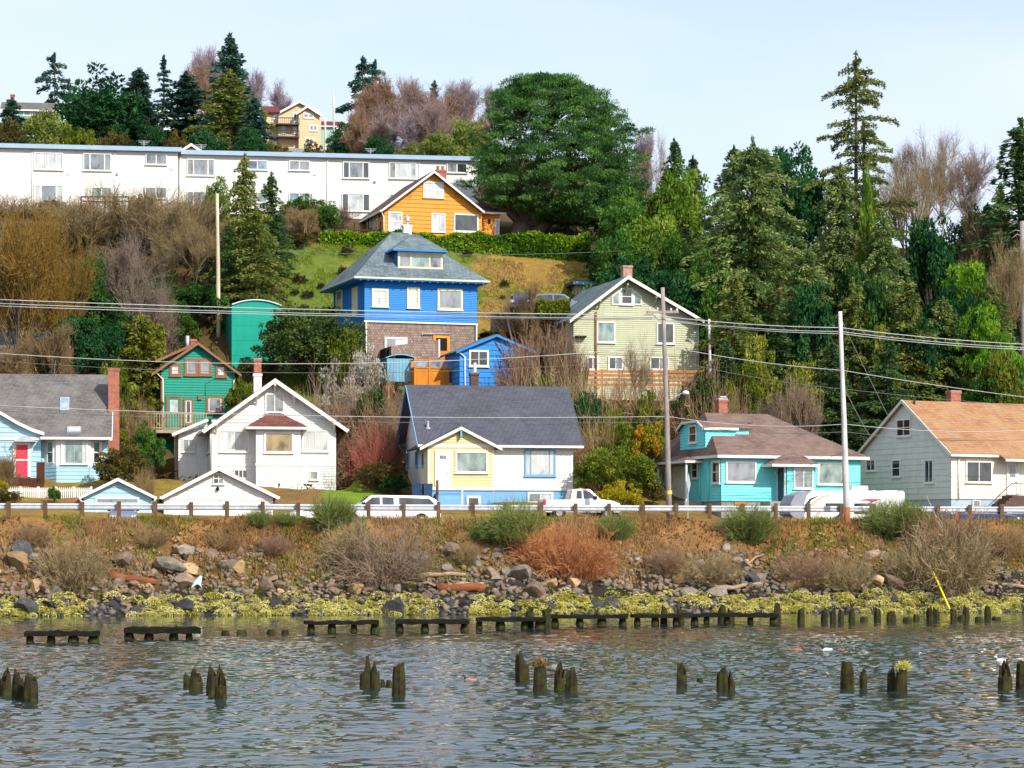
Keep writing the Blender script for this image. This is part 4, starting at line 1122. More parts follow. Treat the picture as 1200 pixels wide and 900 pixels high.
# dormer with three lights
yd = h.F(490, 316, 0)[0]*0+.55
a0, a1 = h.F(466, 305, yd)[0], h.F(518.5, 305, yd)[0]; zb, zt = h.F(490, 316.5, yd)[1], h.F(490, 294.5, yd)[1]
h.walls([(a0, zb-.4), (a1, zb-.4), (a1, zt), (a0, zt)], yd, yd+3.6, M['bluepaint'], .14, name='dormer')
h.window('F', 466, 294.5, 518.5, 316.5, CT, [M['ggrey'], M['gteal'], M['ggrey']], .18, mv=(.27, .73), off=yd-.02, mw=.14)
e0, e1 = h.F(461, 293, yd-.55)[0], h.F(524, 293.2, yd-.55)[0]; ze = h.F(490, 292.5, yd-.55)[1]
rp_ = h.F(489, 274.5, 3.0)
mb = MB(); hip(h, mb, e0, e1, yd-.55, 6.2, ze, rp_[0]-.35, rp_[0]+.35, 3.0, 3.6, rp_[1], .1)
dr = h.part('dormer_roof', mb, M['roof_slate'])
fb = MB(); fascia(fb, e0, e1, yd-.55, 2.2, ze+.02, .16); fb.build('fascia', M['bluepaint'], dr)
h.chimney(h.F(473.2, 270, cy+.9)[0], h.F(482.4, 270, cy+.9)[0], cy+.9, cy+1.5, zP-1.6, h.F(478, 263.5, cy+.9)[1], M['white'], parent=rf)
c = h.F(477.5, 262, cy+1.2)
h.part('chimney_cowl', MB().lathe([(.1, -.2), (.1, .15), (.24, .2), (.24, .5), (.1, .62), (.02, .7)], 10, (c[0], cy+1.2, c[1])), M['galv'], rf)
for a, b, c, d, mv, g in ((435.5, 338, 455, 360, (), 'gpale'), (476.8, 336.5, 491.8, 361.5, (.5,), 'gpale'), (512.5, 338, 542, 364, (), 'ggrey')):
    h.window('F', a, b, c, d, CT, M[g], .18, mv=mv, mh=(.5,) if g == 'gpale' else (), off=-.02)
h.window('L', 394.5, 341, 401.5, 362, CT, M['ggrey'], .16, mh=(.5,), off=-.02)
h.door('L', 413.5, 338, 419.5, 369, CT, M['cream_trim'], .14, off=-.02)
h.window('F', 450.5, 395, 477, 409.5, T, [M['ggrey'], M['gpale']], .14, mv=(.5,), off=.02)
h.door('F', 507.5, 393, 526.5, 430, M['orangepaint'], M['dark'], .2, off=.02, label='open dark doorway in an orange frame')
u0, u1, z0, z1 = h.rect('F', 510, 411, 526, 430, -.1); h.part('door_lower_panel', MB().box(u0, u1, -.16, -.1, z0, z1), M['orangewood'])
h.pipe([(h.F(494.5, 392)[0], -.1, h.F(494.5, 402)[1]), (h.F(494.5, 392)[0], -.1, h.F(494.5, 391.5)[1]), (h.F(527.5, 391)[0], -.1, h.F(527.5, 391.5)[1])], .05, M['galv'], 'pipe')
for x in (.12, xr-.08): h.pipe([(x, -.12, zm), (x, -.12, -.4)], .06, T)
# lean-to of cedar shingles
q = [h.F(a, b, -2.2) for a, b in ((458.5, 424), (514, 424), (514, 398), (458.5, 405.5))]
h.part('lean_to', MB().prism([(p[0], p[1]) for p in q], -2.2, -.0), M['cedar'])
h.part('lean_to_trim', MB().box(q[1][0]-.02, q[1][0]+.1, -2.26, -2.16, q[1][1], q[2][1]+.03), T)
h.part('lean_to_entry', MB().box(h.F(452, 410, -1.6)[0], h.F(457.5, 410, -1.6)[0], -1.6, .02, -2, h.F(455, 408, -1.6)[1]), M['dark'])

# orange deck beside it
k = House('orange_deck', 'bright orange timber deck with solid panel sides and glass upper rail', 'deck', 486, 198.3, 16, 451)
x1 = k.F(537, 440)[0]; zr = k.F(510, 432)[1]; zt = k.F(510, 421.5)[1]
D = 2.6
k.part('side_panel', MB().box(0, x1, -.06, 0, 0, zr).box(-.06, 0, -.06, D, 0, zr), M['orangewood'])
k.part('deck_floor', MB().box(0, x1, 0, D, .0, .12), M['orangewood'])
mb = MB().box(-.08, x1+.05, -.12, .02, zr, zr+.1).box(-.08, x1+.05, -.1, 0, zt-.1, zt).box(-.1, .02, 0, D, zr, zr+.1).box(-.1, 0, 0, D, zt-.1, zt).box(-.07, x1+.04, -.1, .0, -.06, .08)
k.part('rail', mb, M['orangewood'])
for i in range(4):
    x = x1*i/3; k.part('post', MB().box(x-.07, x+.07, -.13, .01, -1.6, zt+.06), M['orangewood'])
for i in range(3):
    k.part('post', MB().box(-.13, .01, D*(i+1)/3-.07, D*(i+1)/3+.07, -1.6, zt+.03), M['orangewood'])
    k.part('glass_panel', MB().box(x1*i/3+.09, x1*(i+1)/3-.09, -.06, -.045, zr+.12, zt-.12), M['gblue'])
c = k.F(529.5, 441, -.1); k.part('porthole', MB().box(c[0]-.22, c[0]+.22, -.09, -.05, c[1]-.5, c[1]+.5), M['gdark'])
# two white plastic chairs on it
for i, (px, lab) in enumerate(((514, 'white plastic chair on the orange deck, nearer the doorway'), (524, 'white plastic chair on the orange deck, nearer the small blue cabin'))):
    lx = k.F(px, 440, 1.2)[0]
    p = k.o+Vector((k.c*lx-k.s*1.2, k.s*lx+k.c*1.2, .12))
    r = empty('plastic_chair', p, R(30-60*i), lab, 'chair', 'chairs on the orange deck')
    MB().box(-.26, .26, -.26, .26, .72, .77).build('seat', T, r)
    mb = MB().box(-.26, .26, .22, .27, 1.45, 1.52)
    for j in range(4): mb.box(-.24+j*.14, -.18+j*.14, .22, .26, .77, 1.46)
    mb.build('backrest', T, r)
    for sx in (-.22, .22):
        for sy in (-.22, .22): MB().box(sx-.03, sx+.03, sy-.03, sy+.03, 0, .72).build('leg', T, r)
# pale blue plank shed
k = House('plank_shed', 'pale blue plank shed with a shallow curved roof next to the orange deck', 'shed', 453.5, 198.8, 14, 447)
x1 = k.F(486, 430)[0]; zt = k.F(455, 420)[1]
m_ = m_paint('faded blue planks', '#7db8d2', dirt='#5a7f92', amount=.4)
mb = MB(); n = 9
for i in range(n): mb.box(x1*i/n+.008, x1*(i+1)/n-.008, -.03, .0, 0, zt)
mb.box(0, x1, .002, 2.6, .0, zt); k.part('wall', mb, m_)
ar = [(-.12+(x1+.24)*i/8, zt+.28*(1-((i-4)/4)**2)) for i in range(9)]; mb = MB()
for i in range(8):
    p, q = ar[i], ar[i+1]; mb.slab([(p[0], -.15, p[1]+.08), (q[0], -.15, q[1]+.08), (q[0], 2.7, q[1]+.08), (p[0], 2.7, p[1]+.08)], .08)
k.part('roof', mb, m_)
for x in (.15, x1-.15): k.part('post', MB().box(x-.07, x+.07, .05, .2, -1.8, 0).bar((x, .1, -.1), (x+.5*(1 if x < 1 else -1), .1, -.9), .08, .08), M['orangewood'])
# small blue cabin
k = House('blue_cabin', 'small bright blue gabled cabin with one white two-pane window', 'cabin', 538.5, 197, 16, 456)
A, E1, E2 = k.F(582, 391.5, -.3), k.F(534.5, 411.5, -.3), k.F(627, 411, -.3)
xr = k.F(622.5, 430)[0]
k.walls(gable_poly(A, E1, E2, 0, xr, -2, .12), 0, 4.4, M['bluepaint'], .42)
k.gable_roof(A, E1, E2, -.3, 4.7, M['roof_slate'], M['bluepaint'], .1, .16, gutter=False)
k.window('F', 549.5, 410, 572.5, 430, T, M['gdark'], .14, mv=(.5,), off=-.02)
zz = k.F(540, 413)[1]; k.pipe([(-.15, -.2, zz), (.05, -.12, zz-.1), (.4, -.1, zz-.35), (.42, -.1, -1.5)], .06, T)

# ------------------------------------------------------------------ pale olive house
h = House('olive_house', 'tall pale olive house with a slate blue gable roof and triple attic window', 'house', 672, 203, 15, 441)
A, E1, E2 = h.F(736, 322.5, -.8), h.F(667.5, 374.5, -.8), h.F(825.5, 375, -.8)
xr = h.F(819, 410)[0]; D = 11.0
h.walls(gable_poly(A, E1, E2, 0, xr, -1.8), 0, D, M['oliveppaint'], .17)
rf = h.gable_roof(A, E1, E2, -.8, D+.6, M['roof_slate'], M['creamwall'], .16, .26, gutter=False)
h.chimney(h.F(730.5, 320, 2.2)[0], h.F(741, 320, 2.2)[0], 2.2, 2.9, A[1]-1, h.F(735, 311, 2.2)[1], M['pinkbrick'], parent=rf)
h.window('F', 727, 337.5, 741.5, 357.5, T, [M['gdark']], .13, mh=(.5,), off=-.02)
for (a, b, c, d) in ((716.5, 743-400, 726.8, 357.5), (741.7, 343, 752.3, 357.5)):
    u0, u1, z0, z1 = h.rect('F', a, b-4, c, d, -.02); lo = .55
    left = a < 730
    P = [(u0, z0), (u1, z0), (u1, z1 if left else z1-lo), (u0, z1-lo if left else z1)]
    fr = h.part('window', MB().prism(P, -.1, .0), T)
    ce = (sum(p[0] for p in P)/4, sum(p[1] for p in P)/4)
    Q = [(ce[0]+(p[0]-ce[0])*.66, ce[1]+(p[1]-ce[1])*.8) for p in P]
    MB().add([(p[0], -.105, p[1]) for p in Q], [(0, 1, 2, 3)]).build('pane', M['gteal'], fr)
h.window('F', 698.8, 376.3, 720.6, 402, T, M['gteal'], .12, off=-.02)
h.window('F', 769.2, 377.8, 790, 403.4, T, M['gdark'], .12, mv=(.5,), off=-.02)
for a, b in ((687.5, 701.5), (712.3, 730.3), (761, 784)): h.window('F', a, 417.6, b, 434, T, [M['gdark'], M['ggrey']], .13, mv=(.5,), off=-.02)
h.window('L', 624, 387, 631, 405, T, M['gdark'], .15, mh=(.5,), off=-.02); h.window('L', 645, 400, 650, 415, T, M['gdark'], .13, off=-.02)
for px, zz in ((736, .35), (704, 0), (770, 0), (817, 0)):
    x = h.F(px, 340, -.8)[0]; z = (zroof(A, E1, x) if x < A[0] else zroof(A, E2, x))-.3-zz
    h.part('knee_brace', MB().box(x-.06, x+.06, -.8, 0, z-.12, z).bar((x, -.7, z-.1), (x, -.02, z-.7), .1, .1), M['oliveppaint'])
h.part('belt_board', MB().box(-.03, xr+.03, -.07, 0, h.F(740, 415.5)[1]-.06, h.F(740, 415.5)[1]+.08), M['oliveppaint'])
h.pipe([(h.F(698, 390)[0], -.12, h.F(698, 366)[1]), (h.F(698, 390)[0], -.12, -1.5)], .09, M['brownpaint'], 'downpipe')
h.part('ledge_shelf', MB().box(h.F(673, 393)[0], h.F(685.5, 393)[0], -.5, 0, h.F(680, 396)[1], h.F(680, 394)[1]), M['dark'])
# orange rail fence under it
fr = empty('rail_fence', (0, 0, 0), 0, 'orange stained horizontal rail fence below the pale olive house', 'fence')
a, b = world_at(686, 440, 199.5), world_at(822, 440, 202.5)
for i in range(8):
    p = a.lerp(b, i/7); z0 = CAM_H+(HY-456)*p.y/F
    MB().box(p.x-.06, p.x+.06, p.y-.06, p.y+.06, z0-1, z0+1.55).build('post', M['fencewood'], fr)
for py in (435.5, 440, 445.5, 451):
    MB().bar((a.x, a.y-.09, CAM_H+(HY-py)*a.y/F), (b.x, b.y-.09, CAM_H+(HY-py)*b.y/F), .04, .2).build('rail', M['fencewood'], fr)
# flat-roofed pale green house behind
k = House('flat_house', 'flat-roofed pale green house partly behind the olive house', 'house', 677, 219, 12, 372)
x1 = k.F(787, 345)[0]; zt = k.F(700, 334)[1]
k.walls([(0, -1), (x1, -1), (x1, zt), (0, zt)], 0, 6, M['oliveppaint'], .3)
rr = k.part('roof', MB().box(-.5, x1+.5, -.6, 6.5, zt, zt+.3), M['slatewood']); MB().box(-.55, x1+.55, -.66, -.604, zt-.05, zt+.22).build('fascia', M['bluebase'], rr)
k.window('L', 677.4, 337, 680, 345, T, M['gdark'], .12, rect=(1.5, 3.5, zt-1.6, zt-.4), off=-.02)
k.window('F', 690, 340, 700, 350, T, M['gdark'], .1, off=-.02)

# ------------------------------------------------------------------ orange house at the top
h = House('orange_house', 'orange house with white-edged gable and brick chimney above the clipped hedge', 'house', 450, 226, 16.5, 281)
A, E1, E2 = h.F(508.8, 199.5, -.6), h.F(447, 245.5, -.6), h.F(566.5, 246.5, -.6)
xr = h.F(564.5, 260)[0]; D = 10
h.walls(gable_poly(A, E1, E2, 0, xr, -1), 0, D, M['orangepaint'], .36, .05)
rf = h.gable_roof(A, E1, E2, -.6, D+.5, M['roof_dbrown'], T, .16, .2)
ch = h.chimney(h.F(511.5, 200, 3)[0], h.F(523, 200, 3)[0], 3, 3.8, A[1]-1.5, h.F(517, 199, 3)[1], M['redbrick'], None, 2, M['redbrick'], rf)
h.window('F', 454.8, 247.8, 471.3, 271.2, T, M['gpale'], .12, mh=(.5,), off=-.02)
h.window('F', 505.3, 249.4, 521.6, 272.4, T, M['gpale'], .12, off=-.02)
h.window('F', 531.5, 250, 560.6, 272.6, T, M['gdark'], .13, off=-.02)
h.window('F', 495.8, 212.5, 520, 232.5, T, M['gpale'], .14, mv=(.5,), mh=(.5,), off=-.02, mw=.12)
for px in (480, 535):
    u0, u1, z0, z1 = h.rect('F', px-2.5, 223.5, px+2.5, 231.5, 0); h.part('gable_vent', MB().box(u0, u1, -.05, 0, z0, z1), M['orangewood'])
for a in (436.5, 441.5): h.window('L', a-1.6, 254, a+1.6, 270, T, M['ggrey'], .12, off=-.02)
h.door('L', 431, 254, 434.4, 277, T, M['dark'], .12, off=-.02)
h.pipe([(-.35, -.5, E1[1]-.2), (-.05, -.12, E1[1]-.6), (-.05, -.12, 0)], .06, T)
wy = 2.2; wx1 = h.F(584.5, 260, wy)[0]; wz = h.F(575, 250, wy)[1]
h.walls([(xr+.02, -1), (wx1, -1), (wx1, wz), (xr+.02, wz)], wy, wy+5, M['orangepaint'], .36, .05, name='side_wing')
wr = h.part('wing_roof', MB().slab([(xr-.2, wy-.5, wz+.05), (wx1+.5, wy-.5, wz+.05), (wx1-.3, wy+2.4, wz+1.25), (xr-.2, wy+2.4, wz+1.25)], .12).slab([(wx1+.5, wy-.5, wz+.05), (wx1+.5, wy+5.4, wz+.05), (wx1-.3, wy+2.4, wz+1.25)], .12), M['roof_dbrown'])
MB().box(xr, wx1+.55, wy-.56, wy-.504, wz-.12, wz+.05).build('fascia', T, wr)
h.window('F', 579.3, 256.5, 585, 279, T, M['gblue'], .1, off=wy-.02)
h.part('lamp', MB().box(h.F(572, 262, wy)[0], h.F(574, 262, wy)[0], wy-.14, wy, h.F(573, 262, wy)[1], h.F(573, 257, wy)[1]), M['dark'])

# ------------------------------------------------------------------ long white apartment blocks
def apartments(px0, px1, Y, py0, py1, label, wins, lines, roofm, zb, ants=()):
    k = House('apartment_block', label, 'apartment block', px0, Y, 8.5, z=zb, group='white apartment blocks')
    x1 = k.F(px1, 200)[0]; zt = k.F(px0, py0)[1]
    k.walls([(0, -2), (x1, -2), (x1, zt), (0, zt)], 0, 10, M['apt'], 0)
    rr = k.part('roof', MB().box(-.3, x1+.3, -.35, 10.4, zt, zt+.18), M['slatewood'])
    MB().box(-.35, x1+.35, -.43, -.354, zt-.14, zt+.26).box(-.36, -.3, -.35, 10, zt-.14, zt+.26).build('fascia', roofm, rr)
    for i in range(14): k.part('vent_cap', MB().lathe([(.08, 0), (.08, .4), (.14, .42), (.14, .55)], 8, (x1*(i+.5)/14, 3+(i*37 % 5), zt+.18)), M['galv'], rr) if i in (3, 9, 12) else None
    for w_ in wins:
        a, b, c, d, mv, g = w_
        k.window('F', a, b, c, d, T, [M[q] for q in g.split()], .09, mv=mv, off=-.01, mw=.1)
    for px in lines:
        x = k.F(px, 200)[0]; k.pipe([(x, -.06, zt-.1), (x, -.06, -1)], .05, M['trim'])
    for px in ants:
        x = k.F(px, 170)[0]; mb = MB().tube([(x, 4, zt), (x, 4, zt+1.5)], .03, 5)
        for j, l in enumerate((.55, .45, .3)): mb.bar((x-l, 4, zt+1.45-.14*j), (x+l, 4, zt+1.45-.14*j), .03, .03)
        k.part('antenna', mb, M['galv'], rr)
    for i, w_ in enumerate(wins[:5]):
        x, z = k.F(w_[2]+6, w_[3]+4); k.part('wall_vent', MB().box(x-.12, x+.12, -.07, .0, z-.1, z+.1), M['metal'] if i % 2 else M['trim'])
    return k
M['fasciablue'] = m_paint('blue grey fascia', '#a9c4dc', dirt='#7f98ac', amount=.15)
t3 = (.22, .78)
apartments(-60, 208.5, 233, 170.5, 178, 'long white two-storey apartment block at the left with blue-grey roof edge',
    [(40, 178.5, 74, 199.5, t3, 'gpale'), (97.5, 179.5, 130.5, 200.5, t3, 'ggrey'), (170.5, 180, 195.5, 193.5, (.5,), 'ggrey'),
     (40, 216.5, 74, 238, t3, 'gpale ggrey gpale'), (106.5, 219, 131, 236, (.5,), 'gteal'), (170, 219, 195.5, 233, (.5,), 'ggrey gteal'), (-25, 178, 8-20, 199, t3, 'gpale')], (37.5, 134.5), M['fasciablue'], 35.4, (169,))
apartments(209.5, 559.5, 238.6, 179.5, 185.5, 'longer white apartment block behind the orange house with curtained windows',
    [(219, 186, 251.5, 206.5, t3, 'ggrey'), (290, 187.5, 313.5, 199.5, (.5,), 'gblue'), (338.5, 188, 363, 200.3, (.5,), 'ggrey'),
     (401.8, 189.3, 432.8, 209.5, t3, 'gdark ggrey gdark'), (456, 190, 487.8, 210, t3, 'ggrey gpale gpale'), (523.5, 191, 547.3, 203, (.5,), 'ggrey gdark'),
     (338.5, 225.5, 363, 241, (.5,), 'gblue gteal'), (400.5, 226.5, 433.5, 248, t3, 'gdark gpale gdark'), (456, 227.5, 487, 243, t3, 'ggrey'), (219, 224, 251, 244, t3, 'ggrey'), (290, 225, 313, 238, (.5,), 'ggrey')], (383.3, 491, 211.5), M['fasciablue'], 35.4, (237, 439))
# timber railing on the terrace in front
fr = empty('terrace_railing', (0, 0, 0), 0, 'brown timber railing on the terrace below the left apartment block', 'railing')
a, b = world_at(95, 240, 229), world_at(151, 240, 230)
for i in range(5):
    p = a.lerp(b, i/4); MB().box(p.x-.06, p.x+.06, p.y-.06, p.y+.06, p.z-.6, p.z+.75).build('post', M['brownwood'], fr)
MB().bar(a+Vector((0, -.08, .7)), b+Vector((0, -.08, .7)), .06, .12).build('rail', M['brownwood'], fr); MB().bar(a+Vector((0, -.08, .3)), b+Vector((0, -.08, .3)), .06, .1).build('rail', M['brownwood'], fr)
fr = empty('garden_fence', (0, 0, 0), 0, 'dark bare fence between the apartments and the orange house', 'fence')
a, b = world_at(392, 276, 226), world_at(446, 276, 226.5)
for i in range(8):
    p = a.lerp(b, i/7); MB().box(p.x-.05, p.x+.05, p.y-.05, p.y+.05, p.z-.8, p.z+(1.2 if i % 2 else .7)).build('post', M['brownwood'], fr)
for dz in (.45, .1): MB().bar(a+Vector((0, -.07, dz)), b+Vector((0, -.07, dz)), .05, .12).build('rail', M['brownwood'], fr)

# ------------------------------------------------------------------ houses on the crest
k = House('tan_house', 'tan three-storey house with two gables and balconies on the crest', 'house', 326, 450, 10, 178)
W = k.F(375, 150)[0]; zt = k.F(326, 131)[1]
A, E1, E2 = k.F(351, 117.5, -.6), k.F(328, 130, -.6), k.F(375, 130.5, -.6)
A2, G1, G2 = k.F(360.5, 123, -1.6), k.F(347, 132, -1.6), k.F(377, 134, -1.6)
k.walls(gable_poly(A, E1, E2, 0, W, -4, .3), 0, 9, M['tanpaint'], .3)
k.gable_roof(A, E1, E2, -.6, 9.5, M['roof_rdark'], T, .25, .4, gutter=False)
gx0 = k.F(350, 150, -1)[0]
k.walls(gable_poly(A2, G1, G2, gx0, W+.1, -4, .3), -1, .05, M['tanpaint'], .3, name='gable_wing')
k.gable_roof(A2, G1, G2, -1.6, 4, M['roof_rdark'], T, .2, .4, name='gable_wing_roof', gutter=False)
wl0 = k.F(312, 150, 1)[0]
k.walls([(wl0, -4), (-.01, -4), (-.01, zt), (wl0, zt)], 1, 8, M['tanpaint'], .3, name='side_wing')
k.part('wing_roof', MB().slab([(wl0-.6, .2, zt), (.4, .2, zt), (.4, 4.5, zt+1.7), (wl0-.6, 4.5, zt+1.7)], .25).slab([(wl0-.6, 8.6, zt), (.4, 8.6, zt), (.4, 4.5, zt+1.7), (wl0-.6, 4.5, zt+1.7)], .25), M['roof_rdark'])
for a, b, c, d, mv, g, of in ((355, 132.5, 368, 139, (.5,), 'ggrey', -1.02), (362, 146, 372.5, 154, (.5,), 'ggrey', -1.02), (357.5, 161.5, 368, 170, (.5,), 'ggrey', -1.02), (343, 132.5, 348.5, 143, (), 'gdark', -.02), (330, 147, 335, 157, (), 'ggrey', -.02), (343, 147.5, 352, 157, (.5,), 'gpale gdark', -.02), (319.5, 132.5, 334.5, 140, (.5,), 'gpale', .98), (319, 161, 336, 170, (.5,), 'gpale', .98)):
    k.window('F', a, b, c, d, T, [M[q] for q in g.split()], .25, mv=mv, off=of, mw=.2)
for py in (144, 159):
    a, b = k.F(318, py, -1.6), k.F(351, py, -1.6)
    fl = k.part('balcony', MB().box(a[0], b[0], -1.7, .95, a[1]-.2, a[1]), M['slatewood'])
    mb = MB().box(a[0], b[0], -1.7, -1.6, a[1]+.9, a[1]+1.02)
    for i in range(16): x = a[0]+(b[0]-a[0])*i/15; mb.box(x-.03, x+.03, -1.68, -1.62, a[1], a[1]+.9)
    mb.build('balcony_railing', M['blackmetal'], fl)
k.part('foundation', MB().box(wl0, W, -1.1, 8, -6, k.F(350, 175)[1]), M['concrete'])

def simple_house(name, label, px0, px1, Y, py_base, py_eave, py_ridge, wall, roof, th=8, D=8, wins=(), chim=None, front=False, oh=.5):
    k = House(name, label, 'house', px0, Y, th, py_base)
    W = k.F(px1, py_eave)[0]; zE = k.F(px0, py_eave, -oh)[1]
    if front:
        A = k.F((px0+px1)/2, py_ridge, -oh); E1 = (-oh, zE); E2 = (W+oh, zE)
        k.walls(gable_poly(A, E1, E2, 0, W, -3, .2), 0, D, wall, .3)
        rf = k.gable_roof(A, E1, E2, -oh, D+oh, roof, M['trim'], .2, .3, gutter=False)
    else:
        zR = k.F(px0, py_ridge, D/2)[1]
        pf = lambda y: zE+(zR-zE)*(y+oh)/(D/2+oh)
        k.walls([(0, -3), (D, -3), (D, pf(0)-.2), (D/2, zR-.2), (0, pf(0)-.2)], 0, W, wall, .3, axis='L')
        rf = k.part('roof', MB().slab([(-oh, -oh, zE), (W+oh, -oh, zE), (W+oh, D/2, zR), (-oh, D/2, zR)], .2).slab([(-oh, D+oh, zE), (W+oh, D+oh, zE), (W+oh, D/2, zR), (-oh, D/2, zR)], .2), roof)
        MB().box(-oh, W+oh, -oh-.07, -oh-.004, zE-.25, zE-.02).build('fascia', M['trim'], rf)
    for a, b, c, d, mv, g in wins: k.window('F', a, b, c, d, M['trim'], [M[q] for q in g.split()], .14, mv=mv, off=-.02, mw=.14)
    if chim: k.chimney(k.F(chim[0], 120, D/2)[0], k.F(chim[1], 120, D/2)[0], D/2, D/2+.9, 0, k.F(chim[0], chim[2], D/2)[1], M['redbrick'], parent=rf)
    return k
simple_house('mint_house', 'long low mint green house with grey roof among trees at the far left', 4, 81, 400, 146, 127.5, 119.5, M['mintpaint'], M['roof_grey'], wins=[(15, 128.5, 21, 136, (), 'gblue'), (27, 128, 36, 136, (), 'gblue'), (37, 128, 45, 136, (), 'gblue'), (64, 129, 71, 133, (), 'gdark')], chim=(12, 17, 110.5))
simple_house('white_gabled_house', 'small white gabled house showing through the dark conifers', 185, 203, 400, 146, 133, 126, M['white'], M['mintpaint'], wins=[(190, 131, 194.5, 136.5, (), 'gdark')], front=True)
simple_house('cream_gabled_house', 'little cream gabled house peeping over the white apartments', 216, 232, 290, 190, 176, 167.5, M['yellowpaint'], M['slatewood'], front=True, wins=[(222, 178, 226, 184, (), 'ggrey')])
simple_house('mint_shed', 'small mint green shed with a dark roof below the bare trees', 406.5, 428, 400, 177, 165.5, 160.5, M['mintpaint'], M['slatewood'], D=4)
simple_house('red_roofed_house', 'low house with a red roof right of the tan house', 376, 396, 480, 160, 147, 142, M['mintpaint'], M['roof_rdark'])
simple_house('pale_gabled_house', 'pale gabled house behind the leaning bare tree on the crest', 397, 417, 470, 158, 150, 141.5, M['white'], M['slatewood'], front=True)
simple_house('pink_roofed_house', 'white house with a pinkish roof seen under the big pine', 655, 690, 250, 287, 270, 258, M['white'], M['roof_rdark'], front=True, wins=[(676, 266, 681, 274, (), 'gdark')])
simple_house('grey_roofed_house', 'small white house with grey roof behind the hedge by the pine trunk', 622, 640, 252, 290, 272, 260, M['white'], M['slatewood'])
simple_house('white_hidden_house', 'pale house glimpsed through the yellow bare tree at left', -4, 78, 201, 450, 404, 388, M['white'], M['roof_grey'], wins=[(20, 410, 34, 424, (.5,), 'gdark')])
# ------------------------------------------------------------------ guardrail along the embankment
def rail_pt(px, v=0.0):
    t = (px-CX)/F
    Y = (157+.2*31.4+v)/(1-.2*t)
    return Vector((t*Y, Y, 0))
gr = empty('guardrail', (0, 0, 5.92), 0, 'long galvanised steel guardrail on square timber posts along the road', 'guardrail')
a, b = rail_pt(-60, .22), rail_pt(1270, .22)
pr = [(0, .83), (.05, .82), (.09, .76), (.09, .72), (.03, .66), (.03, .62), (.09, .56), (.09, .52), (.05, .45), (0, .44), (.03, .47), (.06, .53), (.06, .55), (0, .61), (0, .67), (.06, .73), (.06, .76)]
dr_ = (b-a); L_ = dr_.length; dr_.normalize(); nrm = Vector((-dr_.y, dr_.x, 0))
nseg = 16
for i in range(nseg):
    p, q = a+dr_*(L_*i/nseg-.12), a+dr_*(L_*(i+1)/nseg+.12)
    off = .006*(i % 2)
    mb = MB(); k = len(pr)
    vs_ = [tuple(p-nrm*(d+off)+Vector((0, 0, z))) for d, z in pr]+[tuple(q-nrm*(d+off)+Vector((0, 0, z))) for d, z in pr]
    mb.add(vs_, [(j, (j+1) % k, k+(j+1) % k, k+j) for j in range(k)])
    mb.build('beam', M['galv'], gr)
p0 = rail_pt(10); stepx = 2.185
rnd = random.Random(3)
for i in range(-2, 33):
    x = p0.x+stepx*i; y = 157+.2*(x+31.4)
    tl = rnd.uniform(-.02, .02); s_ = rnd.uniform(.96, 1.05)
    mb = MB().add([(x-.12, y-.12, -1.0), (x+.12, y-.12, -1.0), (x+.12, y+.1, -1.0), (x-.12, y+.1, -1.0), (x-.12+tl, y-.12, .94*s_), (x+.12+tl, y-.12, .94*s_), (x+.12+tl, y+.1, .97*s_), (x-.12+tl, y+.1, .97*s_)],
        [(0, 3, 2, 1), (4, 5, 6, 7), (0, 1, 5, 4), (1, 2, 6, 5), (2, 3, 7, 6), (3, 0, 4, 7)])
    po = mb.build('post', M['postwood'], gr)
    MB().box(x-.11, x+.07, y+.102, y+.19, .42, .85).build('blockout', M['postwood'], po)

# ------------------------------------------------------------------ poles and wires
def pole(label, px, Y, py_top, px_b, r0, r1, mat, zb=None, name='utility_pole'):
    b_ = world_at(px_b, 600, Y); zb_ = gz(b_.x, Y) if zb is None else zb
    t_ = world_at(px, py_top, Y)
    r = empty(name, (b_.x, Y, zb_), 0, label, 'utility pole')
    mb = MB(); h_ = t_.z-zb_; d = t_.x-b_.x
    mb.tube([(0, 0, -1), (d*.25, 0, h_*.25), (d*.5+.02, .02, h_*.5), (d*.75, 0, h_*.75), (d, 0, h_)], [r0, r0*.96, (r0+r1)/2, r1*1.05, r1], 12)
    mb.build('pole_shaft', mat, r, True)
    return r, h_, d, b_, zb_
p1, hh, dd, pb_, zz_ = pole('tall grey wooden utility pole with a crossarm, in front of the turquoise house corner', 776.5, rail_pt(780, 1.1).y, 337, 785, .19, .13, M['polewood'])
za = CAM_H+(HY-368)*pb_.y/F-zz_
MB().bar((dd*.88-1.1, -.55, za+.05), (dd*.88+1.0, .55, za+.2), .12, .16).build('crossarm', M['polewood'], p1)
for k in (-.95, -.4, .5, .9): MB().lathe([(.03, 0), (.05, .05), (.07, .12), (.04, .2)], 8, (dd*.88+k, k*.5, za+.2)).build('insulator', M['trim'], p1)
MB().bar((dd*.88-.75, -.3, za), (dd*.9, -.02, za-.7), .05, .05).build('brace', M['metal'], p1)
zl = CAM_H+(HY-461)*pb_.y/F-zz_
MB().tube([(dd*.5, -.1, zl-.6), (dd*.5+.7, -.15, zl-.15), (dd*.5+1.0, -.15, zl)], .035, 6).build('lamp_arm', M['galv'], p1)
MB().lathe([(.02, -.12), (.18, -.08), (.24, .0), (.2, .1), (.08, .17), (.02, .18)], 12, (dd*.5+1.25, -.15, zl)).build('lamp_head', M['trim'], p1, True)
zt_ = CAM_H+(HY-577)*pb_.y/F-zz_
MB().tube([(dd*.12, 0, zt_-.12), (dd*.12, 0, zt_+.12)], .198, 12).build('yellow_tag', m_plain('yellow plastic', (.75, .6, .05), (.6, .45, .04), 3, .5), p1)
p2, h2, d2, pb2_, zz2 = pole('tall pale bare pole rising from the bank in front of the travel trailer', 984.5, rail_pt(990, -1.3).y, 365, 993, .21, .13, M['palepole'])
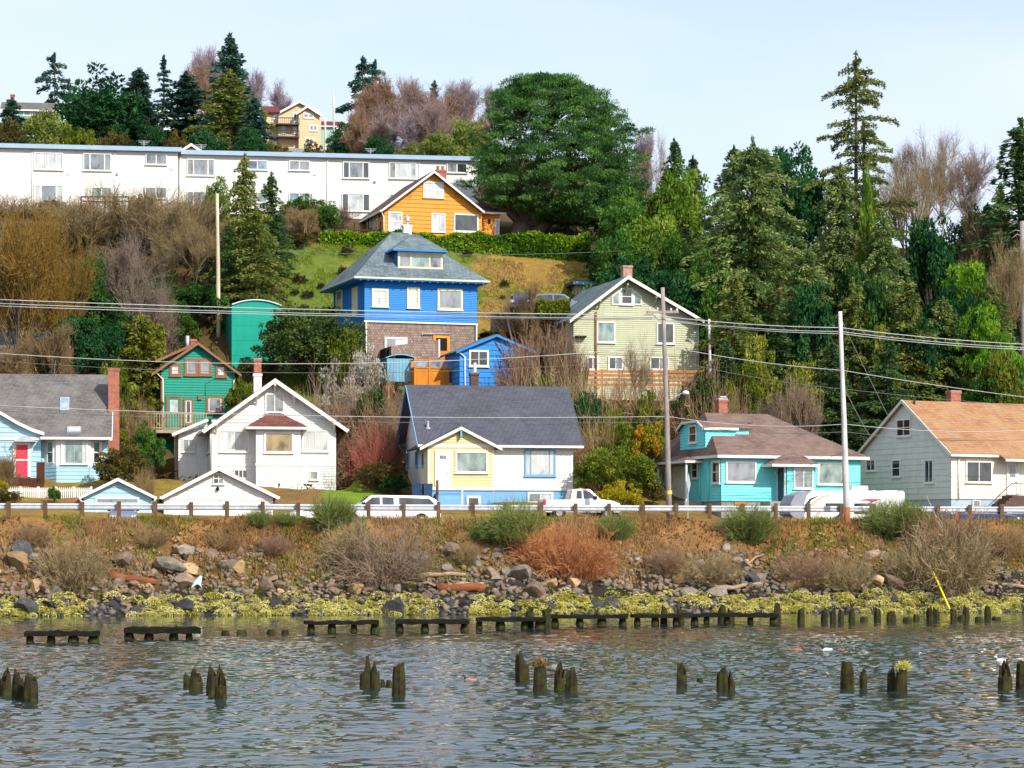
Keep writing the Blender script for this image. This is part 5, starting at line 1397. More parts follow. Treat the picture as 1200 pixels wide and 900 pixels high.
MB().tube([(-.0, 0, -.9), (d2*.04, 0, .3), (d2*.1, 0, 1.25)], [.225, .222, .216], 12).build('pole_foot', m_wood('rusty orange pole foot', '#b06a3a', '#6e4a38'), p2, True)
MB().tube([(0, -.05, -.25), (0, -.05, .03)], .3, 10).build('pole_collar', M['dark'], p2)
pole('short leaning grey wooden pole standing by the teal shed under the conifers', 254.5, 208, 227, 256, .19, .13, m_wood('straw pole wood', '#d8d0b0', '#a89c80'))  # pale straw tone of the wood itself
pole('distant utility pole with crossarms right of the tan house', 390.7, 440, 110, 391.5, .2, .16, M['palepole'])
pole('shorter distant pole close to the tan house', 381, 455, 138, 381.5, .22, .18, M['palepole'])
pole('short white broken snag post right of the olive house', 831, 203, 374, 833, .14, .1, M['palepole'], name='snag_post')
pole('thin bent white post leaning on the slope beside the blue cabin', 591, 207, 355, 609, .1, .07, M['palepole'], name='snag_post')
# diamond road sign seen from behind
sgp = rail_pt(806, 1.4); r = empty('road_sign', (sgp.x, sgp.y, 5.5), R(68), 'diamond road sign seen from its grey back by the utility pole', 'road sign')
zs_ = CAM_H+(HY-567)*sgp.y/F-5.5
MB().tube([(0, 0, -.3), (0, 0, zs_+.5)], .045, 8).build('post', M['galv'], r)
MB().prism([(-.42, zs_), (0, zs_-.68), (.42, zs_), (0, zs_+.68)], -.06, -.046).build('sign_panel', m_plain('sheet aluminium back', (.6, .62, .63), (.5, .52, .53), 3, .4, .5, .003, .3), r)

M['wire'] = m_plain('weathered aluminium cable', (.5, .5, .5), (.38, .38, .38), 2, .5, .4)
M['wiredark'] = m_plain('dark cable', (.16, .16, .15), (.12, .12, .12), 2, .6)
def cable(label, pts, r=.022, mat='wire', sag=.0, cat='cable', name='overhead_cable', group='overhead cables'):
    """pts: (px, py, Y) supports"""
    W = [world_at(*p) for p in pts]; P = []; sg = sag if isinstance(sag, tuple) else (sag,)*len(W)
    for i in range(len(W)-1):
        n = 12
        for j in range(n+(1 if i == len(W)-2 else 0)):
            t_ = j/n; p = W[i].lerp(W[i+1], t_); p.z -= sg[i]*4*t_*(1-t_); P.append(p)
    o = MB().tube(P, r, 5).build(name, M[mat], None, True)
    return tag(o, label, cat, group)
YP, YL, YR = pb_.y, 158, 176
YP2 = pb2_.y
cable('uppermost of the three pale cables strung from the left edge to the grey pole crossarm', [(-30, 350, YL), (763, 369, YP-.3), (985, 384, YP2), (1240, 405, YR)], .027, sag=.18)
cable('middle one of the three pale cables strung from left edge to grey pole crossarm', [(-30, 354.5, YL), (768, 373, YP), (985, 388.5, YP2), (1240, 408.5, YR)], .023, sag=.2)
cable('lowest of the three pale cables strung from the left edge to the grey pole crossarm', [(-30, 357.5, YL), (772, 374.5, YP+.2), (986, 391, YP2), (1240, 411, YR)], .022, sag=.2)
cable('pale cable just under the trio, passing behind the jade house peak', [(-30, 412, YL), (780, 405.5, YP), (987, 434, YP2), (1240, 470, YR)], .022, sag=(.95, .2, .1))
cable('thin dark cable crossing the middle of the jade house wall', [(-30, 421, YL), (782, 420, YP), (990, 456, YP2), (1240, 478, YR)], .016, 'wiredark', sag=(.9, .25, .1))
cable('pale cable crossing the grey roof of the pale blue house and the charcoal roof', [(-30, 474, YL), (783, 488, YP), (990, 497, YP2), (1240, 502, YR)], .02, sag=.35)
cable('dark cable just below the pale one that crosses the charcoal roof', [(-30, 480, YL), (783, 494.5, YP), (990, 506, YP2), (1240, 513, YR)], .018, 'wiredark', sag=.35)
cable('thin dark cable running along the foot of the clipped hedge', [(300, 293, 214), (830, 288, 216)], .022, 'wiredark', sag=.6)
cable('stay wire slanting down from the pale pole to the cream house gable', [(986, 375, YP2), (1042, 490, 180)], .018, sag=.05, cat='stay wire', name='stay_wire', group='stay wires')
cable('lower stay wire with glass beads beside the pale pole', [(987, 450, YP2), (1020, 512, 184)], .022, sag=.1, cat='stay wire', name='stay_wire', group='stay wires')
g1, g2 = on_ground(1139, 161.5), None
cable('grey stay wire anchored in the brush on the right bank', [(1086, 582, 168), (1139.5, 694, 160.2)], .02, cat='stay wire', name='stay_wire', group='stay wires')
r = empty('anchor_stay', world_at(1113, 712, 158.4), 0, 'stay wire with a bright yellow guard leaning at the right shore', 'stay wire', 'stay wires')
o_ = r.location
q1, q2, q3 = world_at(1062, 598, 166)-o_, world_at(1093, 669, 160.7)-o_, world_at(1113, 714, 158.4)-o_
MB().tube([q1, q2], .02, 6).build('wire', M['wire'], r)
MB().tube([q2, q3], .06, 8).build('guard', m_plain('yellow guard', (.85, .68, .02), (.8, .6, .02), 3, .45), r)

# ------------------------------------------------------------------ vehicles
M['carwhite'] = m_plain('white car paint', (.78, .78, .78), (.72, .72, .72), 1.5, .25, .5, .0)
M['carnavy'] = m_plain('navy car paint', (.03, .05, .12), (.02, .035, .09), 1.5, .22, .6, .0)
M['cargrey'] = m_plain('blue grey car paint', (.16, .22, .3), (.12, .17, .24), 1.5, .22, .6, .0)
M['carsilver'] = m_plain('silver car paint', (.42, .46, .5), (.36, .4, .44), 1.5, .25, .6, .0)
M['tyre'] = m_plain('tyre rubber', (.02, .02, .02), (.03, .03, .03), 9, .85)
M['rim'] = m_plain('alloy rim', (.55, .55, .54), (.4, .4, .4), 9, .35, .5, .0, .6)
M['taillight'] = m_plain('red lens', (.6, .03, .05), (.5, .02, .04), 3, .3)
M['headlight'] = m_plain('clear lens', (.7, .72, .72), (.55, .57, .58), 9, .15)
import bmesh
def rounded(mb, name, mat, parent, w_=.05, seg=2):
    o = mb.build(name, mat, parent)
    bm = bmesh.new(); bm.from_mesh(o.data)
    bmesh.ops.remove_doubles(bm, verts=bm.verts, dist=1e-4)
    bmesh.ops.bevel(bm, geom=[e for e in bm.edges if e.calc_face_angle(0) > .25], offset=w_, segments=seg, profile=.6, affect='EDGES', clamp_overlap=True)
    bm.to_mesh(o.data); bm.free()
    for p in o.data.polygons: p.use_smooth = True
    try: o.data.set_sharp_from_angle(angle=R(40))
    except Exception: pass
    return o
def vehicle(name, label, cat, pos, rz, body, cab, W, paint, wins, wheels, wr, inset=.18, group=None, seams=(), extras=None):
    r = empty(name, pos, R(rz), label, cat, group)
    rounded(MB().prism(body, -W/2, W/2), 'body', M[paint], r, .07)
    zs = [p[1] for p in cab]; z0, z1 = min(zs), max(zs)
    yy = lambda z: W/2-.04-inset*(z-z0)/(z1-z0)
    k = len(cab); vs_ = [(x, -yy(z), z) for x, z in cab]+[(x, yy(z), z) for x, z in cab]
    rounded(MB().add(vs_, [list(range(k)), list(range(2*k-1, k-1, -1))]+[(i, k+i, k+(i+1) % k, (i+1) % k) for i in range(k)]), 'cab', M[paint], r, .06)
    for wp in wins:
        for s_ in (-1, 1):
            q = [(x, s_*(yy(z)+.012), z) for x, z in wp]
            MB().add(q, [list(range(len(q)))]).build('side_window', M['gdark'], r)
    # front and rear screens follow the slanted ends of the cab
    xs_ = sorted(cab)
    for (p, q, nm) in extras or ():
        d = Vector((q[0]-p[0], 0, q[1]-p[1])).normalized(); n = Vector((d.z, 0, -d.x))
        if n.x*(1 if nm == 'windscreen' else -1) < 0: n = -n
        c = [(p[0]+n.x*.012, -yy(p[1])+.12, p[1]+n.z*.012), (p[0]+n.x*.012, yy(p[1])-.12, p[1]+n.z*.012), (q[0]+n.x*.012, yy(q[1])-.1, q[1]+n.z*.012), (q[0]+n.x*.012, -yy(q[1])+.1, q[1]+n.z*.012)]
        MB().add(c, [(0, 1, 2, 3)]).build(nm, M['gdark'], r)
    for x in wheels:
        for s_ in (-1, 1):
            y = s_*(W/2-.1)
            MB().lathe([(wr+.07, -.02), (wr+.09, .01), (.02, .012)], 20, (x, s_*(W/2+.001) if s_ > 0 else -(W/2+.001), wr), 'y').build('wheel_arch', M['tyre'], r)
            wh = MB().lathe([(wr*.55, -.12), (wr*.92, -.12), (wr, -.07), (wr, .07), (wr*.92, .12), (wr*.55, .12)], 22, (x, y+s_*.06, wr), 'y').build('wheel', M['tyre'], r)
            mb = MB().lathe([(wr*.56, -.02), (wr*.6, .02), (wr*.2, .03), (.03, .03)], 20, (x, y+s_*.18, wr), 'y')
            for j in range(5):
                t_ = 2*PI*j/5; mb.bar((x, y+s_*.19, wr), (x+wr*.55*math.cos(t_), y+s_*.19, wr+wr*.55*math.sin(t_)), .07, .05)
            mb.build('rim', M['rim'], wh)
    for x in seams:
        for s_ in (-1, 1): MB().box(x-.008, x+.008, s_*(W/2)-.012*(s_ < 0)-.0, s_*(W/2)+.012*(s_ > 0), .45, body_top(body)-.08).build('door_seam', M['dark'], r)
    xf, xb = max(p[0] for p in body), min(p[0] for p in body)
    zt = sorted(p[1] for p in body if abs(p[0]-xf) < .3)[-1]
    for s_ in (-1, 1):
        MB().box(xf-.22, xf+.015, s_*(W/2-.2)-.2, s_*(W/2-.2)+.2+.012*s_, zt-.32, zt-.1).build('headlight', M['headlight'], r)
        MB().box(xb-.015, xb+.14, s_*(W/2-.12)-.13, s_*(W/2-.12)+.13+.006*s_, body_top(body)-.5, body_top(body)-.1).build('tail_light', M['taillight'], r)
    MB().box(xf-.1, xf+.05, -W/2+.05, W/2-.05, .35, .55).build('bumper', M['metal'], r); MB().box(xb-.06, xb+.1, -W/2+.05, W/2-.05, .4, .6).build('bumper', M['metal'], r)
    for s_ in (-1, 1):
        MB().box(cab_mirror(cab)-.1, cab_mirror(cab)+.08, s_*(W/2+.02)-.1, s_*(W/2+.02)+.1, z0+.06, z0+.26).build('mirror', M['dark'], r)
    return r
def body_top(b): return max(p[1] for p in b)
def cab_mirror(c): return sorted(c)[-1][0]-.35
ROT = math.degrees(math.atan(.2))
# pickup facing right
c0 = rail_pt(679, 9.0); 
pk = vehicle('pickup_truck', 'white extended-cab pickup truck parked in front of the bungalow', 'pickup truck', (c0.x, c0.y, 5.98), ROT,
    [(-2.65, .5), (-2.65, 1.28), (.85, 1.3), (1.0, 1.36), (2.1, 1.22), (2.62, 1.02), (2.68, .6), (2.6, .42), (-2.5, .42)],
    [(-.82, 1.27), (-.66, 1.98), (.0, 2.04), (.55, 2.0), (1.25, 1.34), (1.25, 1.27)], 1.9, 'carwhite',
    [[(-.42, 1.36), (-.36, 1.88), (-.02, 1.9), (-.02, 1.36)], [(.1, 1.36), (.1, 1.9), (.5, 1.86), (1.0, 1.38)]], (-1.62, 1.72), .38, seams=(-.45, .06, 1.05),
    extras=[((-.82, 1.34), (-.69, 1.9), 'rear_window'), ((1.18, 1.4), (.6, 1.95), 'windscreen')])
MB().box(-2.6, -.85, -.85, .85, 1.285, 1.3).build('bed_liner', M['dark'], pk)
MB().box(-2.1, 2.2, -.99, -.95, .52, .62).box(-2.1, 2.2, .95, .99, .52, .62).build('side_moulding', m_plain('tan moulding', (.4, .34, .24), (.34, .28, .2), 3), pk)
# long canopied pickup facing left
c0 = rail_pt(452, 5.2)
vehicle('canopy_truck', 'long white crew-cab pickup with a white canopy parked nose left', 'pickup truck', (c0.x, c0.y, 5.42), ROT+180,
    [(-3.5, .5), (-3.5, 1.3), (1.6, 1.32), (1.75, 1.36), (2.75, 1.2), (3.25, 1.0), (3.3, .6), (3.2, .42), (-3.4, .42)],
    [(-3.46, 1.29), (-3.2, 1.72), (-2.7, 1.98), (.5, 2.02), (1.1, 1.98), (1.95, 1.34), (1.95, 1.29)], 1.95, 'carwhite',
    [[(-3.1, 1.42), (-2.75, 1.8), (-.75, 1.86), (-.75, 1.42)], [(-.4, 1.4), (-.4, 1.86), (.35, 1.88), (.35, 1.4)], [(.5, 1.4), (.5, 1.88), (1.02, 1.86), (1.6, 1.4)]], (-2.2, 2.3), .38, seams=(-.55, .43, 1.6),
    extras=[((-3.42, 1.4), (-3.22, 1.7), 'rear_window'), ((1.88, 1.4), (1.18, 1.95), 'windscreen')])
sedan_b = [(-2.2, .35), (-2.25, .9), (-1.5, .98), (1.0, .96), (2.1, .8), (2.25, .5), (2.1, .3), (-2.1, .3)]
sedan_c = [(-1.7, .93), (-1.0, 1.4), (-.2, 1.48), (.35, 1.44), (1.2, .95), (1.2, .93)]
sedan_w = [[(-1.25, 1.0), (-.85, 1.34), (-.2, 1.4), (-.2, 1.0)], [(-.1, 1.0), (-.1, 1.4), (.3, 1.37), (.95, 1.0)]]
sex = [((-1.66, .98), (-1.05, 1.39), 'rear_window'), ((1.14, 1.0), (.42, 1.41), 'windscreen')]
def sedan(label, px, v, rz, paint, z=5.95, Y=None, group=None):
    c = rail_pt(px, v) if Y is None else on_ground(px, Y)
    zz = z if Y is None else c.z+.05
    return vehicle('parked_car', label, 'car', (c.x, c.y, zz), rz, sedan_b, sedan_c, 1.78, paint, sedan_w, (-1.35, 1.35), .32, group=group, seams=(-.15, 1.0), extras=sex)
CG = 'parked cars'
sedan('grey-blue car parked nose-out before the pale blue garage', 144, 8.2, -80, 'cargrey', 5.4, group=CG)
sedan('navy car behind the guardrail below the cream house window', 1152, 4.0, ROT, 'carnavy', 5.4, group=CG)
sedan('navy car behind the guardrail at the far right edge', 1200, 4.5, ROT+1, 'carnavy', 5.4, group=CG)
sedan('white car with red light half hidden left of the canopied pickup', 374, 7.6, ROT+4, 'carwhite', 5.4, group=CG)
suv_b = [(-2.3, .4), (-2.35, 1.1), (-1.5, 1.15), (1.1, 1.15), (2.2, 1.02), (2.3, .6), (2.2, .36), (-2.2, .36)]
suv_c = [(-2.28, 1.1), (-2.05, 1.68), (-.4, 1.76), (.4, 1.72), (1.2, 1.13), (1.2, 1.1)]
c = on_ground(615, 209); zz = world_at(615, 367.5, 209).z
vehicle('parked_car', 'dark blue car parked facing downhill on the slope beside the blue house', 'car', (c.x, c.y, zz), -98, suv_b, suv_c, 1.85, 'carnavy',
    [[(-2.0, 1.18), (-1.85, 1.6), (-.6, 1.66), (-.6, 1.18)], [(-.5, 1.18), (-.5, 1.66), (.35, 1.62), (.9, 1.18)]], (-1.45, 1.45), .36, group=CG, extras=[((-2.27, 1.18), (-2.07, 1.64), 'rear_window'), ((1.14, 1.18), (.46, 1.68), 'windscreen')])
MB().box(-2.6, 3.4, -1.6, 6.5, -1.6, -.02).build('parking_pad', m_plain('packed gravel', (.2, .15, .09), (.13, .1, .06), 5, .95, .1, .05), None)
pad = COL.objects['parking_pad']; pad.location = (c.x, c.y, zz); pad.rotation_euler = (0, 0, R(-8)); tag(pad, kind='structure')
c2_ = world_at(655, 359, 211)
vehicle('parked_car', 'grey-blue car showing its roof above a low hedge on the slope', 'car', (c2_.x, c2_.y, zz), 4, suv_b, suv_c, 1.85, 'cargrey',
    [[(-2.0, 1.18), (-1.85, 1.6), (-.6, 1.66), (-.6, 1.18)], [(-.5, 1.18), (-.5, 1.66), (.35, 1.62), (.9, 1.18)]], (-1.45, 1.45), .36, group=CG)
# travel trailer
c0 = rail_pt(986, 4.6)
tr = empty('travel_trailer', (c0.x, c0.y, 5.38), R(ROT), 'white travel trailer with grey nose and red and tan swooshes', 'trailer')
tr.scale = (1, 1, .94)
tb = [(-3.45, .5), (-3.95, .95), (-3.9, 1.7), (-3.62, 2.25), (-2.95, 2.52), (-2.6, 2.55), (4.05, 2.55), (4.1, .5)]
rounded(MB().prism(tb, -1.2, 1.2), 'body', M['carwhite'], tr, .08, 3)
M['trgrey'] = m_plain('trailer nose grey', (.3, .31, .36), (.24, .25, .3), 2, .4)
MB().prism([(-3.47, .52), (-3.98, .95), (-3.93, 1.72), (-3.64, 2.28), (-2.97, 2.56), (-2.5, 2.58), (-2.8, 2.3), (-3.0, 1.7), (-2.9, 1.2), (-3.1, .52)], -1.215, 1.215).build('nose_panel', M['trgrey'], tr)
def swoosh(pts, mat, nm='stripe'):
    MB().prism(pts, -1.222, -1.204).build(nm, mat, tr)
tan_ = m_plain('tan decal', (.55, .46, .34), (.5, .42, .3), 2, .5); red_ = m_plain('dark red decal', (.42, .06, .12), (.36, .05, .1), 2, .5); navy_ = m_plain('navy decal', (.02, .04, .09), (.015, .03, .07), 2, .5)
swoosh([(-3.0, 1.55), (-2.6, 2.05), (-1.9, 2.3), (-2.5, 1.95), (-2.75, 1.5)], navy_)
swoosh([(-2.7, 1.4), (-2.4, 1.9), (-1.6, 2.3), (-.9, 2.42), (-1.7, 2.1), (-2.2, 1.7), (-2.35, 1.4)], tan_)
swoosh([(-2.6, .6), (-2.1, 1.1), (-1.7, 1.25), (-2.2, .6)], tan_); swoosh([(-1.0, .6), (-.4, 1.1), (-.2, 1.2), (-.5, .6)], navy_)
swoosh([(.7, 1.95), (1.5, 2.05), (2.4, 2.02), (1.9, 1.85), (1.7, 1.75), (1.6, 1.9)], red_)
swoosh([(.5, .55), (1.4, .75), (2.3, 1.12), (2.0, .8), (1.3, .6)], red_); swoosh([(1.7, .6), (2.4, .95), (3.0, 1.1), (2.4, .7)], navy_)
for a, b in ((-1.5, -.3), (.5, 2.0)): 
    f_ = MB().box(a, b, -1.235, -1.202, 1.28, 1.72).build('window', M['blackmetal'], tr); MB().box(a+.07, b-.07, -1.24, -1.236, 1.34, 1.66).build('pane', M['gdark'], f_)
MB().box(.5, 2.0, -1.228, -1.204, .98, 1.1).build('vent', M['gdark'], tr)
rounded(MB().box(.6, 1.75, -.45, .45, 2.55, 3.0), 'air_conditioner', M['carwhite'], tr, .08)
MB().box(2.9, 3.8, -.4, .4, 2.55, 2.68).build('roof_hatch', M['trim'], tr); MB().lathe([(.12, 0), (.12, .12), (.02, .16)], 8, (2.3, 0, 2.55)).build('vent_cap', M['trim'], tr)
MB().tube([(4.0, -1.1, 2.6), (-2.5, -1.1, 2.6)], .03, 6).tube([(4.0, 1.1, 2.6), (-2.5, 1.1, 2.6)], .03, 6).build('roof_edge', M['galv'], tr)
for x in (.0, .9):
    for s_ in (-1, 1):
        wh = MB().lathe([(.2, -.1), (.32, -.1), (.35, -.06), (.35, .06), (.32, .1), (.2, .1)], 18, (x, s_*1.12, .35), 'y').build('wheel', M['tyre'], tr)
        MB().lathe([(.2, 0), (.05, .03)], 12, (x, s_*1.22, .35), 'y').build('rim', M['rim'], wh)
MB().bar((-3.5, 0, .5), (-5.0, 0, .55), .12, .12).build('hitch', M['blackmetal'], tr)

# ------------------------------------------------------------------ old pilings in the water
tw = NT('wet mossy piling wood')
v = tw.coord('Object', (6, 6, .8)); n1 = tw.noise(v, 1.5, 5, .7); n2 = tw.noise(tw.coord('Object'), 3.0, 4, .65)
cw = tw.ramp(n1, [(.3, (.006, .005, .004)), (.7, (.045, .032, .02))])
cw = tw.mix(tw.ramp(n2, [(.4, 0.0), (.62, 1.0)]), cw, (.045, .048, .007))
tw.bsdf(cw, .85, .12, n1, .04); M['piling'] = tw.mat
M['timber'] = m_plain('black wet timber', (.008, .007, .006), (.02, .018, .014), 2.2, .9, .08, .04, stretch=(1, 6, 6))
def piling_mesh(seed, h_, r, spl, lean=0.0, bottom=-1.6):
    rn = random.Random(seed); n = 14
    peak = rn.uniform(0, 2*PI); V = []; Fc = []
    levels = [bottom, -.05, h_*.3, h_*.55]
    jag = [max(.36, 1-1.15*spl*(.5-.5*math.cos(2*PI*i/n-peak))-rn.uniform(0, .36)*min(1, spl*1.5)) for i in range(n)]
    rr = [r*rn.uniform(.86, 1.1) for _ in range(n)]
    for li, z in enumerate(levels):
        for i in range(n):
            t_ = 2*PI*i/n; q = rr[i]*(1.06-.05*li)*rn.uniform(.95, 1.05)
            V.append((q*math.cos(t_)+lean*max(z, 0), q*math.sin(t_), min(z, h_*jag[i]-.02)))
    for i in range(n):
        t_ = 2*PI*i/n; q = rr[i]*(.8-.5*spl*(jag[i] > .75))
        V.append((q*math.cos(t_)+lean*h_, q*math.sin(t_), h_*jag[i]))
    for i in range(n):
        t_ = 2*PI*i/n; q = rr[i]*.4
        V.append((q*math.cos(t_)+lean*h_+r*.2*spl*math.cos(peak), q*math.sin(t_)+r*.2*spl*math.sin(peak), h_*max(.3, jag[i]-.1-.25*spl)))
    V.append((lean*h_, 0, h_*(.85-.4*spl)))
    for l in range(5):
        for i in range(n): Fc.append((l*n+i, l*n+(i+1) % n, (l+1)*n+(i+1) % n, (l+1)*n+i))
    for i in range(n): Fc.append((5*n+i, 5*n+(i+1) % n, 6*n))
    mb = MB().add(V, Fc); return mb
def piling(k, px, top, base, wpx, label, spl=.5, lean=0.0, tuft=None, group='old pilings in the river'):
    Y = CAM_H*F/(base-HY); h_ = (base-top)*Y/F; r = wpx*.6*Y/F; spl *= .8
    x = (px-CX)*Y/F
    o = piling_mesh(k*7+1, h_, r, spl, lean).build('old_piling', M['piling'])
    o.location = (x, Y, 0); o.rotation_euler = (0, 0, k*1.3)
    tag(o, label, 'piling', group)
    return o, h_, r
PIL = [
 (7, 779, 816, 12, 'pointed mossy piling at the left edge, leftmost of its trio', .5, -.03), (22, 782, 819, 13, 'split mossy piling in the middle of the trio at the left edge', .5, 0), (36.5, 788, 820.5, 15, 'thick dark piling, right one of the trio at the left edge', .25, 0),
 (219.5, 787, 806, 8, 'short broken stump, leftmost of the second cluster from the left edge', .4, 0), (230, 780, 810, 14, 'ragged double-tipped piling in the second cluster from the left edge', .6, 0), (247.5, 777, 815, 10, 'slim bright green piling touching a taller pointed one', .35, .03), (258.5, 775, 820, 13, 'pointed dark piling on the right end of the second cluster from the left edge', .7, -.03),
 (428, 762, 806, 11, 'tall spike-topped piling left of the floating duck', .75, 0), (439.5, 772, 808, 10, 'thin-tipped piling beside the tall spike left of the duck', .65, 0), (448.5, 795, 806, 5, 'tiny thin stump between two pilings left of the duck', .3, 0), (456, 796, 806, 6.5, 'small low stump touching a thick flat-topped piling', .2, 0), (468, 775, 815, 14, 'thick flat-topped piling nearest to the floating duck', .15, 0),
 (612, 761, 800, 14, 'tall leaning piling with a nail-like tip right of the duck', .5, .04), (633, 778, 809, 14, 'stout piling crowned with a pale grass tuft, right of the duck', .1, 0), (655.5, 771, 809, 11, 'notched piling left of a stout hollow one, mid river', .6, .03), (669.5, 779, 811, 14, 'stout hollow-topped piling at the right end of the four mid-river pilings', .35, 0),
 (799, 771, 806, 11, 'lone pointed piling left of a tiny floating stump', .5, .03), (820, 794, 800, 6, 'tiny stump barely above the water mid right', .1, 0), (846.5, 778, 809, 13, 'splintered grey-brown piling with ragged top, mid right', .5, 0), (857.5, 782, 809, 7, 'thin sliver of piling leaning on the splintered one', .6, 0),
 (992.5, 773, 808, 14, 'broad flat-topped brown piling right of the white ducks', .15, 0), (1011.5, 782, 806, 8, 'slender low piling right of the broad flat-topped one', .4, 0), (1044.5, 781, 809, 9, 'slim rounded piling beside the yellow-tufted one', .3, 0), (1056.5, 782, 810, 13, 'piling topped with a yellow grass tuft that leans right', .12, .04),
 (1177.5, 766, 808, 14, 'sharp cone-shaped green piling near the right edge with a gull behind', .95, .0), (1197, 774, 808, 13, 'flat-topped piling cut by the right picture edge', .1, 0)]
tufts = []
for k, (px, tp, bs, w_, lab, spl, ln) in enumerate(PIL):
    o, h_, r = piling(k, px, tp, bs, w_, lab, spl, ln)
    if 'crowned' in lab or 'topped with' in lab: tufts.append((o, h_, r))
SP = [(264, 738, 743.5, 9), (283, 737.5, 743.5, 11), (318, 737, 743, 10), (334, 737.5, 743, 8), (620, 709, 735, 9), (641, 708, 735.5, 8), (777.5, 708, 730.5, 7), (797, 711, 730, 8), (846, 708, 727.5, 9), (856, 712, 727.5, 8), (911, 705, 726.5, 7), (938.5, 709, 728.5, 8), (966.5, 714, 726.5, 7), (976, 711, 728, 6), (985, 712, 727.5, 6), (998, 713, 728, 7), (1012.5, 721.5, 727, 9), (1028, 710, 725.5, 8), (1044.5, 715, 727, 10), (1063.5, 722, 728, 9), (1073.5, 719, 726, 7), (1090, 709, 725.5, 7), (1097, 711, 724.5, 7), (1118, 714, 726.5, 7), (1126, 720, 726, 8), (1132, 709, 724, 7), (1147, 722, 727.5, 9), (1157.5, 708, 724, 7), (1167.5, 722, 726, 9)]
SPL = ['square cut stump just above the water, first left of four small ones', 'square cut stump just above the water, second of four small ones', 'square cut stump just above the water, third of four small ones', 'square cut stump just above the water, last right of four small ones',
 'post sticking up through the fifth dark platform, left of two', 'pointed post sticking up at the right end of the fifth dark platform', 'post standing at the left part of the seventh dark platform', 'pale-topped post in front of the seventh dark platform', 'leaning post at the left end of the rightmost dark platform', 'short brown post beside the leaning one on the rightmost platform', 'tall thin post at the right end of the rightmost platform',
 'moss green post first right of the last dark platform', 'dark post left of a close pair near the right shore', 'thin post, left one of a close pair near the right shore', 'thin post, right one of a close pair near the right shore', 'narrow dark post right of the close pair', 'low square stump between narrow posts at right shore', 'tilted post right of the low square stump', 'stout post with a weed clump on top by right shore', 'low flat stump right of the weed-topped post', 'low dark stump left of the yellow stay guard', 'upright dark post, left of two beside the yellow guard', 'upright dark post, right of two beside the yellow guard', 'dark leaning post right at the yellow guard foot', 'short stub right of the yellow guard foot', 'slim post second right of the yellow guard', 'low stump third right of the yellow guard', 'tall tilted post near the right edge of the shore', 'lowest broken stub at far right of the shoreline posts']
for k, ((px, tp, bs, w_), lab) in enumerate(zip(SP, SPL)):
    piling(100+k, px, tp, bs, w_, lab, .12 if k < 4 else .3, random.Random(k).uniform(-.08, .08), group='shoreline piling posts')
TB = [(30, 116, 737.5, 745, 752.5, 'dark decayed timber platform nearest the left edge, farthest from shore'), (148, 232, 733, 742, 748.5, 'dark decayed timber platform, second from left, with a thick sagging beam'), (357, 444, 725.5, 731.5, 740, 'thin dark timber platform right of the four small stumps'), (465, 550, 724, 731, 738.5, 'dark timber platform, fourth from the left'), (558, 641, 721.5, 728, 735.5, 'dark timber platform pierced by two upright posts'), (646, 735, 718.5, 724.5, 732, 'dark timber platform in the middle, sixth from the left'), (740, 820, 717.5, 723.5, 731, 'dark timber platform, seventh from the left, near the shore'), (822, 912, 716.5, 723, 729, 'rightmost dark timber platform joined to leaning posts')]
for k, (a, b, tp, bt, bs, lab) in enumerate(TB):
    Y = CAM_H*F/(bs-HY); xa, xb = (a-CX)*Y/F, (b-CX)*Y/F
    zt, zb = (bs-tp-2)*Y/F, (bs-bt)*Y/F
    r = empty('timber_platform', ((xa+xb)/2, Y, 0), R(random.Random(k).uniform(-2, 4)), lab, 'platform', 'rotting timber platforms')
    rn = random.Random(k+50); L2 = (xb-xa)/2; n = 12; mb = MB()
    for lane in range(3):
        y0 = -.5+lane*.36; V = []
        for i in range(n+1):
            x = -L2+2*L2*i/n+rn.uniform(-.06, .06); dz = rn.uniform(-.07, .05); s0 = rn.uniform(-.03, .03)
            V += [(x, y0+s0, zb+rn.uniform(-.04, .03)), (x, y0+.33+s0, zb), (x, y0+.33+s0, zt+dz), (x, y0+s0, zt+dz*.6+rn.uniform(-.05, .03))]
        Fc = []
        for i in range(n):
            for j in range(4): Fc.append((4*i+j, 4*i+(j+1) % 4, 4*i+4+(j+1) % 4, 4*i+4+j))
        Fc += [(0, 1, 2, 3), (4*n+3, 4*n+2, 4*n+1, 4*n)]
        mb.add(V, Fc)
    mb.build('beam', M['timber'], r)
    for i in range(4):
        x = -L2*.85+1.7*L2*i/3+rn.uniform(-.15, .15)
        pm = piling_mesh(900+k*9+i, zb+.02, .2*rn.uniform(.8, 1.3), .05); o = pm.build('stump', M['piling'], r); o.location = (x, -.1, 0)

